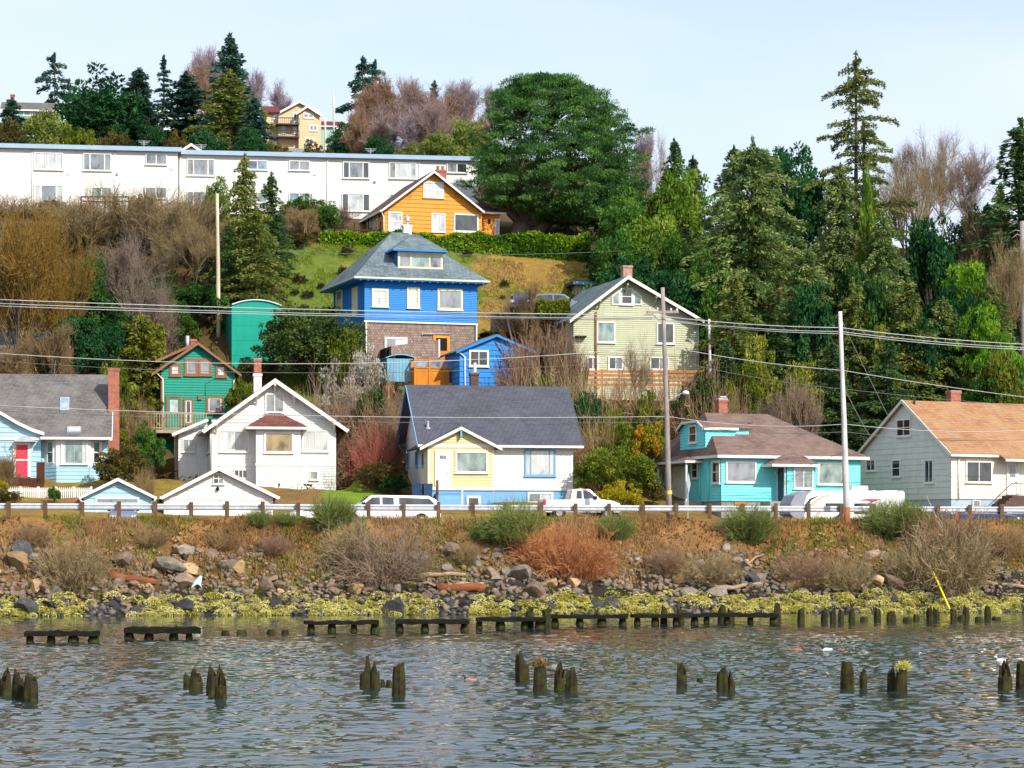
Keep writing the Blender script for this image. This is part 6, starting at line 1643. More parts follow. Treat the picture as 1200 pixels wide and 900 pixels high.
# ------------------------------------------------------------------ water birds
def bird(label, px, py, L_, c_body, c_head, face, group='birds on the water'):
    L = L_*.8; Y = CAM_H*F/(py-HY); x = (px-CX)*Y/F
    r = empty('water_bird', (x, Y, -.02), R(face), label, 'bird', group)
    mb = MB(); n = 12; prof = [(-.5, .05), (-.42, .12), (-.2, .2), (.05, .22), (.28, .17), (.42, .08), (.5, .01)]
    V = []
    for i, (xx, q) in enumerate(prof):
        lift = .1+.1*max(0, -xx-.2)
        for j in range(n):
            t_ = 2*PI*j/n; V.append((xx*L, q*L*.9*math.cos(t_), L*(lift+q*.85*math.sin(t_))))
    # neck and head grow from the breast as the same body
    neck = [(.34, .2, .09), (.38, .34, .07), (.42, .43, .085), (.5, .47, .075), (.57, .45, .035), (.68, .43, .02)]
    Fc = [(i*n+j, i*n+(j+1) % n, (i+1)*n+(j+1) % n, (i+1)*n+j) for i in range(len(prof)-1) for j in range(n)]+[list(range(n)), [(len(prof)-1)*n+j for j in range(n)]]
    mb.add(V, Fc, 0)
    mb.tube([(a*L, 0, b*L) for a, b, c in neck], [c*L for a, b, c in neck], 10, 1)
    mb.build('body', [m_plain('plumage', c_body, tuple(x_*.6 for x_ in lin(c_body)[:3]), 12, .7), m_plain('head plumage', c_head, tuple(x_*.7 for x_ in lin(c_head)[:3]), 12, .6)], r, True)
    for s_ in (-1, 1): MB().slab([(-.5*L, s_*.1*L, .24*L), (.2*L, s_*.2*L, .2*L), (.1*L, s_*.14*L, .3*L), (-.45*L, s_*.05*L, .27*L)], .02*L).build('wing', m_plain('wing plumage', tuple(x_*.5 for x_ in lin(c_body)[:3]), c_body, 10), r)
bird('small brown duck floating alone between the pilings, mid river', 551, 798, .5, '#a88a78', '#5c3a2c', 180)
bird('reddish brown duck, left of the pale duck pair at right', 935, 762.5, .5, '#b07a58', '#8a4a30', 0)
bird('white duck with a dark head at right, middle of three', 969, 762.5, .55, '#e8e4e0', '#1c1c1c', 180)
bird('brown duck just right of the white duck', 985, 762.5, .45, '#8a6a58', '#6a4030', 180)
bird('small black and white diving duck alone at right', 1074, 768.5, .36, '#5a5a60', '#e8e8e8', 0)
bird('white gull floating behind the sharp cone-shaped piling', 1172.5, 775, .5, '#f2f2f2', '#f6f6f6', 200)
# ------------------------------------------------------------------ plants
def unit(v): return v/np.maximum(np.linalg.norm(v, axis=-1, keepdims=True), 1e-9)
def leaf_quads(C, D, L, W, rg):
    """one small diamond leaf per centre, long axis D"""
    n = len(C); D = unit(D)
    Wd = unit(np.cross(D, rg.normal(size=(n, 3)))); L = np.broadcast_to(L, (n,))[:, None]; W = np.broadcast_to(W, (n,))[:, None]
    V = np.stack([C-D*L/2, C+Wd*W/2, C+D*L/2, C-Wd*W/2], 1).reshape(-1, 3)
    return V, np.arange(4*n).reshape(n, 4)
def leaf_mesh(name, C, D, L, W, tint, seed):
    rg = np.random.default_rng(seed)
    V, Fq = leaf_quads(C, D, L, W, rg)
    return np_mesh(name, V, Fq, np.repeat(tint, 4))
def stick_mesh(name, P0, P1, r0, r1, tint=None):
    """three-sided twigs"""
    P0, P1 = np.asarray(P0), np.asarray(P1); n = len(P0); d = unit(P1-P0)
    ref = np.where(np.abs(d[:, 2:3]) > .9, np.array([[1., 0, 0]]), np.array([[0, 0, 1.]]))
    a = unit(np.cross(d, ref)); b = np.cross(d, a); V = []
    for P, r in ((P0, r0), (P1, r1)):
        r = np.broadcast_to(r, (n,))[:, None]
        for j in range(3):
            t_ = 2*PI*j/3; V.append(P+(a*math.cos(t_)+b*math.sin(t_))*r)
    V = np.stack(V, 1).reshape(-1, 3); o = np.arange(n)[:, None]*6
    Fq = np.stack([o+np.array([[j, (j+1) % 3, 3+(j+1) % 3, 3+j]]) for j in range(3)], 1).reshape(-1, 4)
    return np_mesh(name, V, Fq, np.repeat(tint, 6) if tint is not None else None)

def gen_conifer(seed, h=12., r=3., zb=.06, gap=.5, nb=6, p=.85, droop=.35, up=.25, dens=9, leaf=(.42, .15), jag=.3, flat=.12, lean=0.0, bare=0.0):
    rg = np.random.default_rng(seed); Cs, Ds, Ts = [], [], []; B0, B1, br = [], [], []
    z = zb*h
    while z < h*.985:
        t_ = z/h; rl0 = r*((1-t_)**p)*(1 if t_ > .2 else .72+1.4*t_)+.15
        for k in range(rg.integers(nb-1, nb+2)):
            th = rg.uniform(0, 2*PI); rl = rl0*rg.uniform(1-jag*1.3, 1+jag*.6); u = up*rg.uniform(.3, 1.5)
            n = max(2, int(rl/.28)); s = np.linspace(.12*rl if bare == 0 else bare*rl, rl, n)
            ce = np.stack([np.cos(th)*s, np.sin(th)*s, z+u*s-droop*s*s/max(rl, .5)], 1)
            m = dens; pts = np.repeat(ce, m, 0); q = len(pts); ss_ = np.repeat(s, m)
            wid = np.minimum(.18+.3*(1-ss_/rl)*rl*.45, .75)
            lat = rg.normal(0, 1, q)*wid*.7
            pts = pts+np.stack([-np.sin(th)*lat, np.cos(th)*lat, rg.normal(-.05, flat, q)-np.abs(lat)*.18], 1)
            dirn = np.stack([np.cos(th)-np.sin(th)*lat*.9, np.sin(th)+np.cos(th)*lat*.9, rg.normal(-.25, .35, q)], 1)+rg.normal(0, .35, (q, 3))
            Cs.append(pts); Ds.append(dirn); Ts.append(np.clip(rg.uniform(.1, .9)+rg.normal(0, .15, q), 0, 1))
            for i in range(0, n-1, 2):
                B0.append(ce[i]); B1.append(ce[min(i+2, n-1)]); br.append(.05*(1-s[i]/rl)+.012)
            B0.append((0, 0, z)); B1.append(ce[0]); br.append(.05)
        z += gap*rg.uniform(.75, 1.25)*(1 if t_ < .8 else .7)
    C = np.concatenate(Cs); n = len(C)
    top = np.stack([rg.normal(0, .06, 60), rg.normal(0, .06, 60), rg.uniform(h*.93, h*1.02, 60)], 1)
    C = np.concatenate([C, top]); D = np.concatenate([np.concatenate(Ds), rg.normal(0, .4, (60, 3))+np.array([0, 0, 1])]); T_ = np.concatenate([np.concatenate(Ts), rg.uniform(.2, .8, 60)])
    q = len(C)
    crown = leaf_mesh('crown', C, D, leaf[0]*rg.uniform(.6, 1.3, q), leaf[1]*rg.uniform(.6, 1.4, q), T_, seed)
    B0.append((0, 0, -1)); B1.append((0, 0, h*.5)); br.append(.016*h); B0.append((0, 0, h*.5)); B1.append((0, 0, h*.99)); br.append(.009*h)
    trunk = stick_mesh('trunk', np.array(B0, float), np.array(B1, float), np.array(br), np.array(br)*.7)
    return trunk, crown

def gen_broad(seed, h=5., r=3., lobes=None, nclump=90, per=101, rc=.55, leaf=(0.21, 0.12), trunk_h=.25, shell=.62, upb=.35, tr=.09, squash=.75, noise=.25):
    """lobes: (x,y,z,rx,ry,rz) in units of r,r,h"""
    rg = np.random.default_rng(seed)
    lobes = lobes or [(0, 0, .55, 1, 1, .45)]
    vol = np.array([l[3]*l[4]*l[5] for l in lobes])**.75; vol /= vol.sum()
    li = rg.choice(len(lobes), nclump, p=vol); Lb = np.array(lobes)[li]
    d = unit(rg.normal(size=(nclump, 3))); d[:, 2] = np.where(d[:, 2] < -.35, -d[:, 2]*.6, d[:, 2])
    rad = (shell+(1-shell)*rg.uniform(0, 1, nclump)**.5)*(1+rg.normal(0, noise*.35, nclump))
    cc = np.stack([(Lb[:, 0]+Lb[:, 3]*d[:, 0]*rad)*r, (Lb[:, 1]+Lb[:, 4]*d[:, 1]*rad)*r, (Lb[:, 2]+Lb[:, 5]*d[:, 2]*rad)*h], 1)
    cr = rc*rg.uniform(.6, 1.35, nclump)
    n = nclump*per
    o = unit(rg.normal(size=(n, 3))+np.array([0, 0, upb])); q = np.repeat(cr, per)[:, None]*(.55+.5*rg.uniform(0, 1, (n, 1)))
    C = np.repeat(cc, per, 0)+o*q*np.array([1, 1, squash])
    D = o+rg.normal(0, .55, (n, 3))
    tint = np.clip(np.repeat(rg.uniform(.05, .95, nclump), per)+rg.normal(0, .12, n), 0, 1)
    crown = leaf_mesh('crown', C, D, leaf[0]*rg.uniform(.6, 1.35, n), leaf[1]*rg.uniform(.6, 1.35, n), tint, seed)
    # limbs reach from a short trunk to the clumps
    B0, B1, br = [(0, 0, -1.)], [(0, 0, trunk_h*h)], [tr*1.2]
    mids = [np.array([(l[0])*r*.6, l[1]*r*.6, max(trunk_h*h, (l[2]-l[5]*.4)*h)]) for l in lobes]
    for m in mids: B0.append((0, 0, trunk_h*h*.8)); B1.append(tuple(m)); br.append(tr*.8)
    for c_, l_ in zip(cc[::2], li[::2]):
        m = mids[l_]; k = m+(c_-m)*.5+rg.normal(0, .12, 3); B0 += [tuple(m), tuple(k)]; B1 += [tuple(k), tuple(c_)]; br += [tr*.4, tr*.22]
    trunk = stick_mesh('trunk', np.array(B0, float), np.array(B1, float), np.array(br), np.array(br)*.75)
    return trunk, crown

def gen_bare(seed, h=9., spread=.55, levels=5, kids_=(3, 5), r0=.16, twig=.014, multi=1, droop=0.0, fan=.0, fuzz=3):
    rn = random.Random(seed); S = []
    def grow(p, d, L, r, lv):
        n = 3 if lv < 3 else 2
        pts = [p]
        for i in range(n):
            d = (d+Vector((rn.gauss(0, .13), rn.gauss(0, .13), rn.gauss(.05-droop*lv*.06, .1)))).normalized()
            q = pts[-1]+d*(L/n); S.append((pts[-1], q, max(r*(1-.3*i/n), twig), max(r*(1-.3*(i+1)/n), twig), lv)); pts.append(q)
        if lv >= levels: return
        for k in range(rn.randint(*kids_)):
            t_ = rn.uniform(.35, 1.0) if k else 1.0; i = min(int(t_*n), n-1); b = pts[i].lerp(pts[i+1], t_*n-i if t_ < 1 else 1)
            a = spread*rn.uniform(.5, 1.3); th = rn.uniform(0, 2*PI)
            o = d.orthogonal().normalized(); o2 = d.cross(o)
            nd = (d*math.cos(a)+(o*math.cos(th)+o2*math.sin(th))*math.sin(a)); nd.z += .12
            grow(b, nd.normalized(), L*rn.uniform(.55, .82), r*rn.uniform(.45, .65), lv+1)
    for m in range(multi):
        th = rn.uniform(0, 2*PI); a = .28*(multi > 1)*rn.uniform(.4, 1.5)+fan*rn.uniform(0, .6)
        grow(Vector((rn.gauss(0, .12*(multi > 1)), rn.gauss(0, .12*(multi > 1)), -.4)), Vector((math.cos(th)*math.sin(a), math.sin(th)*math.sin(a), math.cos(a))), h*.34*rn.uniform(.85, 1.1), r0*(1 if multi == 1 else .7), 1)
    zmax = max(s[1].z for s in S); k = h/zmax
    hi = [s for s in S if s[4] >= 3]; lo = [s for s in S if s[4] < 3]
    rg = np.random.default_rng(seed); tp = np.array([tuple(s[1]) for s in hi]); td = unit(np.array([tuple(s[1]-s[0]) for s in hi]))
    tp = np.repeat(tp, fuzz, 0); td = np.repeat(td, fuzz, 0); e = unit(td*.9+rg.normal(0, .55, tp.shape)+np.array([0, 0, .25])); ln = h*.055*rg.uniform(.5, 1.5, (len(tp), 1))
    m_ = tp+e*ln*.6; e2 = unit(e+rg.normal(0, .4, tp.shape))
    f = lambda L: stick_mesh('x', np.array([tuple(s[0]*k) for s in L]), np.array([tuple(s[1]*k) for s in L]), np.array([s[2] for s in L]), np.array([s[3] for s in L]), np.array([rn.random() for s in L]))
    wid = np.percentile([math.hypot(s[1].x, s[1].y)*k for s in S], 97)
    tips = np.array([tuple(s[1]*k) for s in S if s[4] >= levels-1])
    A = lambda j: np.array([tuple(s[j]*k) for s in hi])
    P0 = np.concatenate([A(0), tp*k, m_*k]); P1 = np.concatenate([A(1), m_*k, (m_+e2*ln*.7)*k])
    ra = np.concatenate([[s[2] for s in hi], np.full(2*len(tp), twig*.55)]); rb = np.concatenate([[s[3] for s in hi], np.full(2*len(tp), twig*.4)])
    return f(lo), stick_mesh('x', P0, P1, ra, rb, rg.uniform(0, 1, len(P0))), wid, tips

def gen_brush(seed, R_=2.5, h=2.0, n=700, upright=.5, w_=.011, seg=4, twigs=3, arch=.5):
    """a thicket of arching stems"""
    rg = np.random.default_rng(seed)
    th = rg.uniform(0, 2*PI, n); rr = R_*.55*np.sqrt(rg.uniform(0, 1, n))
    p = np.stack([rr*np.cos(th), rr*np.sin(th)*.8, np.full(n, -.2)], 1)
    d = np.stack([np.cos(th)*(1-upright)*rg.uniform(.2, 1.4, n), np.sin(th)*(1-upright)*rg.uniform(.2, 1.4, n), rg.uniform(.6, 1.0, n)], 1)+rg.normal(0, .22, (n, 3))
    d = unit(d); L = h*rg.uniform(.55, 1.25, n)/seg
    P0, P1, T_ = [], [], []; tint = rg.uniform(0, 1, n)
    for s in range(seg):
        q = p+d*L[:, None]; P0.append(p); P1.append(q); T_.append(tint)
        if s > 0:
            for k in range(twigs):
                e = unit(d+rg.normal(0, .65, (n, 3))); b = p+(q-p)*rg.uniform(0, 1, (n, 1))
                P0.append(b); P1.append(b+e*L[:, None]*rg.uniform(.5, 1.2, (n, 1))); T_.append(np.clip(tint+.15, 0, 1))
        p = q; d = d.copy(); d[:, 2] -= arch*.28*rg.uniform(.2, 1.4, n); d = unit(d+rg.normal(0, .16, (n, 3)))
    P0, P1 = np.concatenate(P0), np.concatenate(P1)
    keep = P1[:, 2] > -.1
    return stick_mesh('stems', P0[keep], P1[keep], w_, w_*.55, np.concatenate(T_)[keep])

# colours of the plants
LF = {
 'spruce': m_leaf('grey green spruce needles', '#3c5632', '#5c703a', '#84884e', 0.31, k=1.51),
 'spruce_hazed': m_leaf('haze tinted conifer needles', '#22403a', '#3a5a4c', '#5a7258', 0.28, k=1.05),  # blue-grey haze of distance is put into the needle colour
 'fir': m_leaf('deep green fir needles', '#28442a', '#3e5a30', '#5c6e34', 0.31, k=1.39),
 'olive_conifer': m_leaf('olive conifer needles', '#42522a', '#626e30', '#84823e', 0.34, k=1.38),
 'pine': m_leaf('pine needles', '#22402a', '#40662f', '#6e8c44', 0.36, k=1.45),
 'brightpine': m_leaf('bright pine needles', '#2e5416', '#629020', '#94b832', 0.41, k=0.98),
 'green': m_leaf('green leaves', '#264a1c', '#4a742a', '#7c9a40', 0.41, k=0.97),
 'bright': m_leaf('bright leaves', '#456a1c', '#74982c', '#a6b84a', .3, k=0.79),
 'ivy': m_leaf('dark ivy leaves', '#142e14', '#2c5020', '#4a6c2c', 0.31, k=1.17),
 'darkgreen': m_leaf('dark evergreen leaves', '#12301a', '#24502a', '#3a6434', 0.31, k=1.17),
 'yellowgreen': m_leaf('yellow green leaves', '#6c7a24', '#8f9634', '#b4b04a', 0.41, k=0.78),
 'yellow': m_leaf('golden leaves', '#8c8412', '#c4b41c', '#e0d23c', 0.41, k=0.74),
 'olive': m_leaf('olive shrub leaves', '#3a4c14', '#6a7a22', '#96983a', 0.38, k=0.95),
 'brownolive': m_leaf('bronze shrub leaves', '#33361a', '#5c5426', '#7c6a34', 0.34, k=1.03),
 'roundleaf': m_leaf('dark olive leaves', '#2c4420', '#48602c', '#748048', .35, k=.9),
 'hedge': m_leaf('clipped hedge leaves', '#386010', '#64921a', '#9cb82c', 0.38, k=0.85),
 'white': m_leaf('pale blossom', '#8a8474', '#c4bcaa', '#e4e0d4', .3, k=0.70),
 'lichen': m_leaf('lichened twigs', '#7a5a14', '#a8801e', '#c89c30', 0.36, k=0.62),
 'orangefl': m_leaf('orange blossom', '#5c7c20', '#a8a024', '#e07a20', .3, k=0.75),
 'heath': m_leaf('dark heather', '#2e2a24', '#4c4236', '#5e5040', 0.26, k=0.66),
 'weed': m_leaf('rockweed', '#8a8434', '#c4bc5c', '#ece6a8', .35, k=0.95),
 'dry': m_leaf('dry grass blades', '#86683e', '#ab8654', '#ceb083', .3, k=0.79),
 'drygreen': m_leaf('fresh grass blades', '#4c6a14', '#7c9a22', '#a8a83e', .3, k=0.66),
 'leaflitter': m_leaf('undergrowth', '#33341a', '#5c5228', '#7c6a3c', 0.36, k=0.62)}
def m_twig(name, c1, c2, k=.7):
    t = NT(name); a = t.node('ShaderNodeAttribute'); a.attribute_name = 'tint'
    t.bsdf(t.ramp(a.outputs['Fac'], [(.1, mul(c1, k)[:3]), (.9, mul(c2, k)[:3])]), .8, .15)
    return t.mat
TW = {
 'bark': m_plain('grey brown bark', (.11, .085, .065), (.06, .048, .04), 5, .9, .2, .04, stretch=(3, 3, .6)),
 'palebark': m_plain('pale alder bark', (.36, .33, .3), (.22, .19, .17), 4, .9, .2, .03, stretch=(3, 3, .6)),
 'redbark': m_plain('reddish pine bark', (.16, .1, .075), (.08, .055, .045), 5, .9, .2, .05, stretch=(3, 3, .6)),
 'brown': m_twig('brown twigs', '#6e6040', '#b09a72', .85), 'grey': m_twig('grey twigs', '#75604e', '#a48e78', .85),
 'lilac': m_twig('lilac grey twigs', '#8a7a80', '#b8a8ac', .85), 'pink': m_twig('rosy twigs', '#806862', '#b09a92', .85),
 'mauve': m_twig('grey brown twigs', '#75655a', '#a2907e', .85), 'rust': m_twig('rusty twigs', '#7c604c', '#ac8a6e', .85), 'red': m_twig('red stems', '#a05e40', '#cc8c5c', .85), 'berry': m_twig('crimson stems', '#8c4e40', '#ba6e5e', .85),
 'tan': m_twig('tan dead stems', '#846a48', '#b4966c', .75), 'broom': m_twig('green broom stems', '#4c5c28', '#8a9450', .85), 'ochre': m_twig('ochre twigs', '#7a6030', '#b08c44', .72)}
PROTO = {}
def proto(kind, seed):
    key = (kind, seed)
    if key in PROTO: return PROTO[key]
    s = seed*31+sum(map(ord, kind))
    C = lambda mat, **kw: (lambda tc: (tc[0], tc[1], TW['bark'], LF[mat], kw.get('r', 3.), kw.get('h', 12.)))(gen_conifer(s, **kw))
    Bd = lambda mat, tm_='bark', **kw: (lambda tc: (tc[0], tc[1], TW[tm_], LF[mat], kw.get('r', 3.), kw.get('h', 5.)))(gen_broad(s, **kw))
    def bare(tm_, tw_, **kw):
        lo, hi, wid, tips = gen_bare(s, **kw)
        ex = None
        if tw_ == 'ochre':
            rg = np.random.default_rng(s); q = len(tips); c_ = np.repeat(tips, 2, 0)+rg.normal(0, .22, (q*2, 3))
            ex = leaf_mesh('lichen', c_, rg.normal(size=(q*2, 3)), .17, .1, rg.uniform(0, 1, q*2), s)
        return lo, hi, TW[tm_], TW[tw_], wid, kw.get('h', 9.), ex
    def brush(tw_, **kw):
        return None, gen_brush(s, **kw), None, TW[tw_], kw.get('R_', 2.5), kw.get('h', 2.)
    rl = [(random.Random(s+i).uniform(-.5, .5), random.Random(s+i+90).uniform(-.4, .4), random.Random(s+i+7).uniform(.35, .72), .6, .6, .3) for i in range(5)]
    P = {
     'spruce': lambda: C('spruce', h=15., r=4.6, gap=.42, nb=7, dens=15, leaf=(.37, .12), p=.7, droop=.5, up=.3, jag=.4),
     'oldspruce': lambda: C('spruce', h=14., r=5.4, gap=.45, nb=7, dens=16, leaf=(.38, .12), p=.6, droop=.55, up=.35, jag=.45),
     'fir': lambda: C('fir', h=14., r=3.4, gap=.45, nb=6, dens=14, leaf=(.38, .12), p=.8, droop=.3, up=.2, jag=.35),
     'farfir': lambda: C('spruce_hazed', h=14., r=3.9, gap=.5, nb=7, dens=11, leaf=(.52, .19), p=.75, droop=.3, up=.2, jag=.35),
     'farspire': lambda: C('spruce_hazed', h=14., r=2.4, gap=.7, nb=6, dens=7, leaf=(.6, .22), p=.95, droop=.3, up=.25, jag=.5),
     'farairy': lambda: C('spruce_hazed', h=14., r=5., gap=1.15, nb=4, dens=10, leaf=(.66, .24), p=.55, droop=.25, up=.1, jag=.6, flat=.2, bare=.3),
     'open': lambda: C('olive_conifer', h=18., r=5.2, gap=.55, nb=4, dens=15, leaf=(.38, .12), p=.5, droop=.28, up=.25, jag=.85, flat=.12, zb=.15, bare=.25),
     'olivefir': lambda: C('olive_conifer', h=11., r=3.6, gap=.5, nb=6, dens=14, leaf=(.36, .12), p=.75, droop=.45, up=.3, jag=.45),
     'cypress': lambda: C('yellowgreen', h=7., r=2.2, gap=.3, nb=7, dens=8, leaf=(.34, .15), p=.6, droop=.1, up=.6, jag=.3),
     'farround': lambda: Bd('darkgreen', h=10., r=4.2, nclump=150, per=66, rc=1.0, leaf=(0.45, 0.22), lobes=[(0, 0, .5, .85, .85, .48), (-.3, 0, .35, .7, .7, .35), (.3, 0, .35, .7, .7, .32)]),
     'farpine': lambda: Bd('olive_conifer', h=8., r=3., nclump=90, per=66, rc=.85, leaf=(0.49, 0.16), lobes=rl, shell=.4),
     'round': lambda: Bd('roundleaf', h=5., r=3., nclump=260, per=80, rc=.5, leaf=(.2, .11), lobes=[(0, 0, .48, .95, .95, .5), (-.4, .1, .4, .6, .6, .4), (.45, 0, .38, .55, .55, .36)]),
     'bright': lambda: Bd('bright', h=6., r=3., nclump=120, per=87, rc=.55, leaf=(0.25, 0.14), lobes=rl+[(0, 0, .45, .8, .8, .42)]),
     'green': lambda: Bd('green', h=6., r=3., nclump=120, per=87, rc=.55, leaf=(0.25, 0.14), lobes=rl+[(0, 0, .45, .8, .8, .42)]),
     'dark': lambda: Bd('darkgreen', h=6., r=3., nclump=120, per=87, rc=.55, leaf=(0.25, 0.14), lobes=rl+[(0, 0, .45, .85, .85, .42)]),
     'ivy': lambda: Bd('ivy', h=6., r=2.6, nclump=110, per=79, rc=.55, leaf=(0.25, 0.15), lobes=rl+[(0, 0, .4, .7, .7, .4)], shell=.45),
     'olive': lambda: Bd('olive', h=4., r=3., nclump=130, per=87, rc=.42, leaf=(0.20, 0.11), lobes=[(0, 0, .48, .88, .88, .46), (-.45, 0, .38, .55, .6, .4), (.45, .1, .36, .52, .6, .38)]),
     'yellow': lambda: Bd('yellow', h=2.6, r=1.6, nclump=80, per=72, rc=.26, leaf=(0.14, 0.08), lobes=[(0, 0, .45, .95, .95, .5)]),
     'yellowgreen': lambda: Bd('yellowgreen', h=5., r=3., nclump=80, per=72, rc=.55, leaf=(0.25, 0.13), lobes=rl, shell=.4),
     'brightpine': lambda: Bd('brightpine', h=7., r=3.4, nclump=85, per=87, rc=.6, leaf=(0.28, 0.10), lobes=rl, shell=.35, squash=.5, trunk_h=.3),
     'bronze': lambda: Bd('brownolive', h=3.4, r=2.3, nclump=110, per=79, rc=.34, leaf=(0.16, 0.10), lobes=[(0, 0, .48, .9, .9, .46), (.4, 0, .36, .6, .6, .36)]),
     'blossom': lambda: Bd('white', h=3.2, r=1.8, nclump=70, per=49, rc=.34, leaf=(0.13, 0.10), lobes=[(0, 0, .5, .9, .9, .46)], shell=.3),
     'orangefl': lambda: Bd('orangefl', h=3.2, r=1.6, nclump=60, per=72, rc=.3, leaf=(0.16, 0.11), lobes=[(0, 0, .5, .9, .9, .46)]),
     'heath': lambda: Bd('heath', h=1.2, r=.8, nclump=60, per=49, rc=.15, leaf=(0.09, 0.04), lobes=[(0, 0, .45, .95, .95, .5)], trunk_h=.1, tr=.03),
     'bareb': lambda: bare('bark', 'brown', h=9., levels=6, kids_=(3, 4), twig=.014, fuzz=3),
     'bareg': lambda: bare('palebark', 'grey', h=10., levels=6, kids_=(3, 4), twig=.013, spread=.62, fuzz=2),
     'barelilac': lambda: bare('palebark', 'lilac', h=10., levels=5, kids_=(4, 5), twig=.024, spread=.42, fuzz=5),
     'barepink': lambda: bare('palebark', 'pink', h=11., levels=5, kids_=(4, 5), twig=.026, spread=.45, fuzz=5),
     'barerust': lambda: bare('bark', 'rust', h=10., levels=5, kids_=(4, 6), twig=.028, spread=.6, fuzz=5),
     'barethick': lambda: bare('bark', 'brown', h=8., levels=4, kids_=(4, 5), twig=.015, multi=6, spread=.6, fuzz=3),
     'barepinkthick': lambda: bare('bark', 'mauve', h=8., levels=4, kids_=(4, 5), twig=.014, multi=6, spread=.5, fuzz=4),
     'bareochre': lambda: bare('bark', 'ochre', h=9., levels=4, kids_=(4, 5), twig=.018, multi=5, spread=.65, fuzz=5),
     'barefan': lambda: bare('palebark', 'grey', h=5., levels=4, kids_=(3, 5), twig=.014, multi=9, fuzz=2, spread=.28, fan=.6),
     'baretan': lambda: bare('palebark', 'tan', h=5., levels=5, kids_=(3, 4), twig=.014, multi=3, fuzz=3, spread=.45),
     'barevine': lambda: bare('bark', 'rust', h=5., levels=4, kids_=(3, 5), twig=.014, multi=10, fuzz=1, spread=.3, fan=.7),
     'brushg': lambda: brush('grey', R_=2.8, h=2.4, n=360, arch=.8, upright=.3),
     'brushb': lambda: brush('brown', R_=2.6, h=2.0, n=420, arch=.6, upright=.35),
     'brusht': lambda: brush('tan', R_=2.6, h=1.8, n=420, arch=.6, upright=.4),
     'brushred': lambda: brush('red', R_=2.8, h=2.2, n=420, arch=.5, upright=.35),
     'brushberry': lambda: brush('berry', R_=2.0, h=3.0, n=230, arch=.35, upright=.55),
     'broom': lambda: brush('broom', R_=1.5, h=2.0, n=420, arch=.2, upright=.55, twigs=4),
     'brushrust': lambda: brush('rust', R_=2.6, h=2.2, n=420, arch=.5, upright=.4)}
    PROTO[key] = P[kind]()
    return PROTO[key]

def Yat(px, py, lo, hi):
    """depth at which the ground shows at this height above this column of the hill"""
    f = lambda Y: HY-(gz((px-CX)*Y/F, Y)-CAM_H)*F/Y-py
    best = None
    ysx = np.linspace(lo, hi, 160); fx = [f(y) for y in ysx]
    for i in range(len(ysx)-1):
        if fx[i] >= 0 > fx[i+1]: return float(ysx[i]+(ysx[i+1]-ysx[i])*fx[i]/(fx[i]-fx[i+1]))
    return float(ysx[int(np.argmin(np.abs(fx)))])

PRN = random.Random(77)
def plant(kind, px, Y, top, wpx, label, cat='tree', group=None, seed=1, base=None, rz=None, lean=0.0, zbase=None, depth=None):
    t, c, tm_, cm, r0, h0, *ex = proto(kind, seed)
    p = on_ground(px, Y)
    zb = p.z-.15 if zbase is None else zbase
    zt = CAM_H+(HY-top)*Y/F
    sz = max(zt-zb, .3)/h0; sx = wpx*Y/F/2/r0*(1.28 if cat == 'conifer' else 1.0)
    nm = {'tree': 'tree', 'conifer': 'conifer', 'bare tree': 'bare_tree', 'shrub': 'shrub', 'bush': 'bush'}.get(cat, 'shrub')
    r = empty(nm, (p.x, Y, zb), PRN.uniform(0, 2*PI) if rz is None else rz, label, cat, group)
    r.scale = (sx, depth or sx, sz); r.rotation_euler[1] = lean
    for me, m, nn in ((t, tm_, 'trunk'), (c, cm, 'crown' if cat in ('tree', 'conifer', 'bare tree') else ('stems' if t is None else 'foliage'))):
        if me is None: continue
        if not me.materials: me.materials.append(m)
        mesh_obj(nn, me, None, r)
    if ex and ex[0]:
        if not ex[0].materials: ex[0].materials.append(LF['lichen'])
        mesh_obj('lichen', ex[0], None, r)
    return r
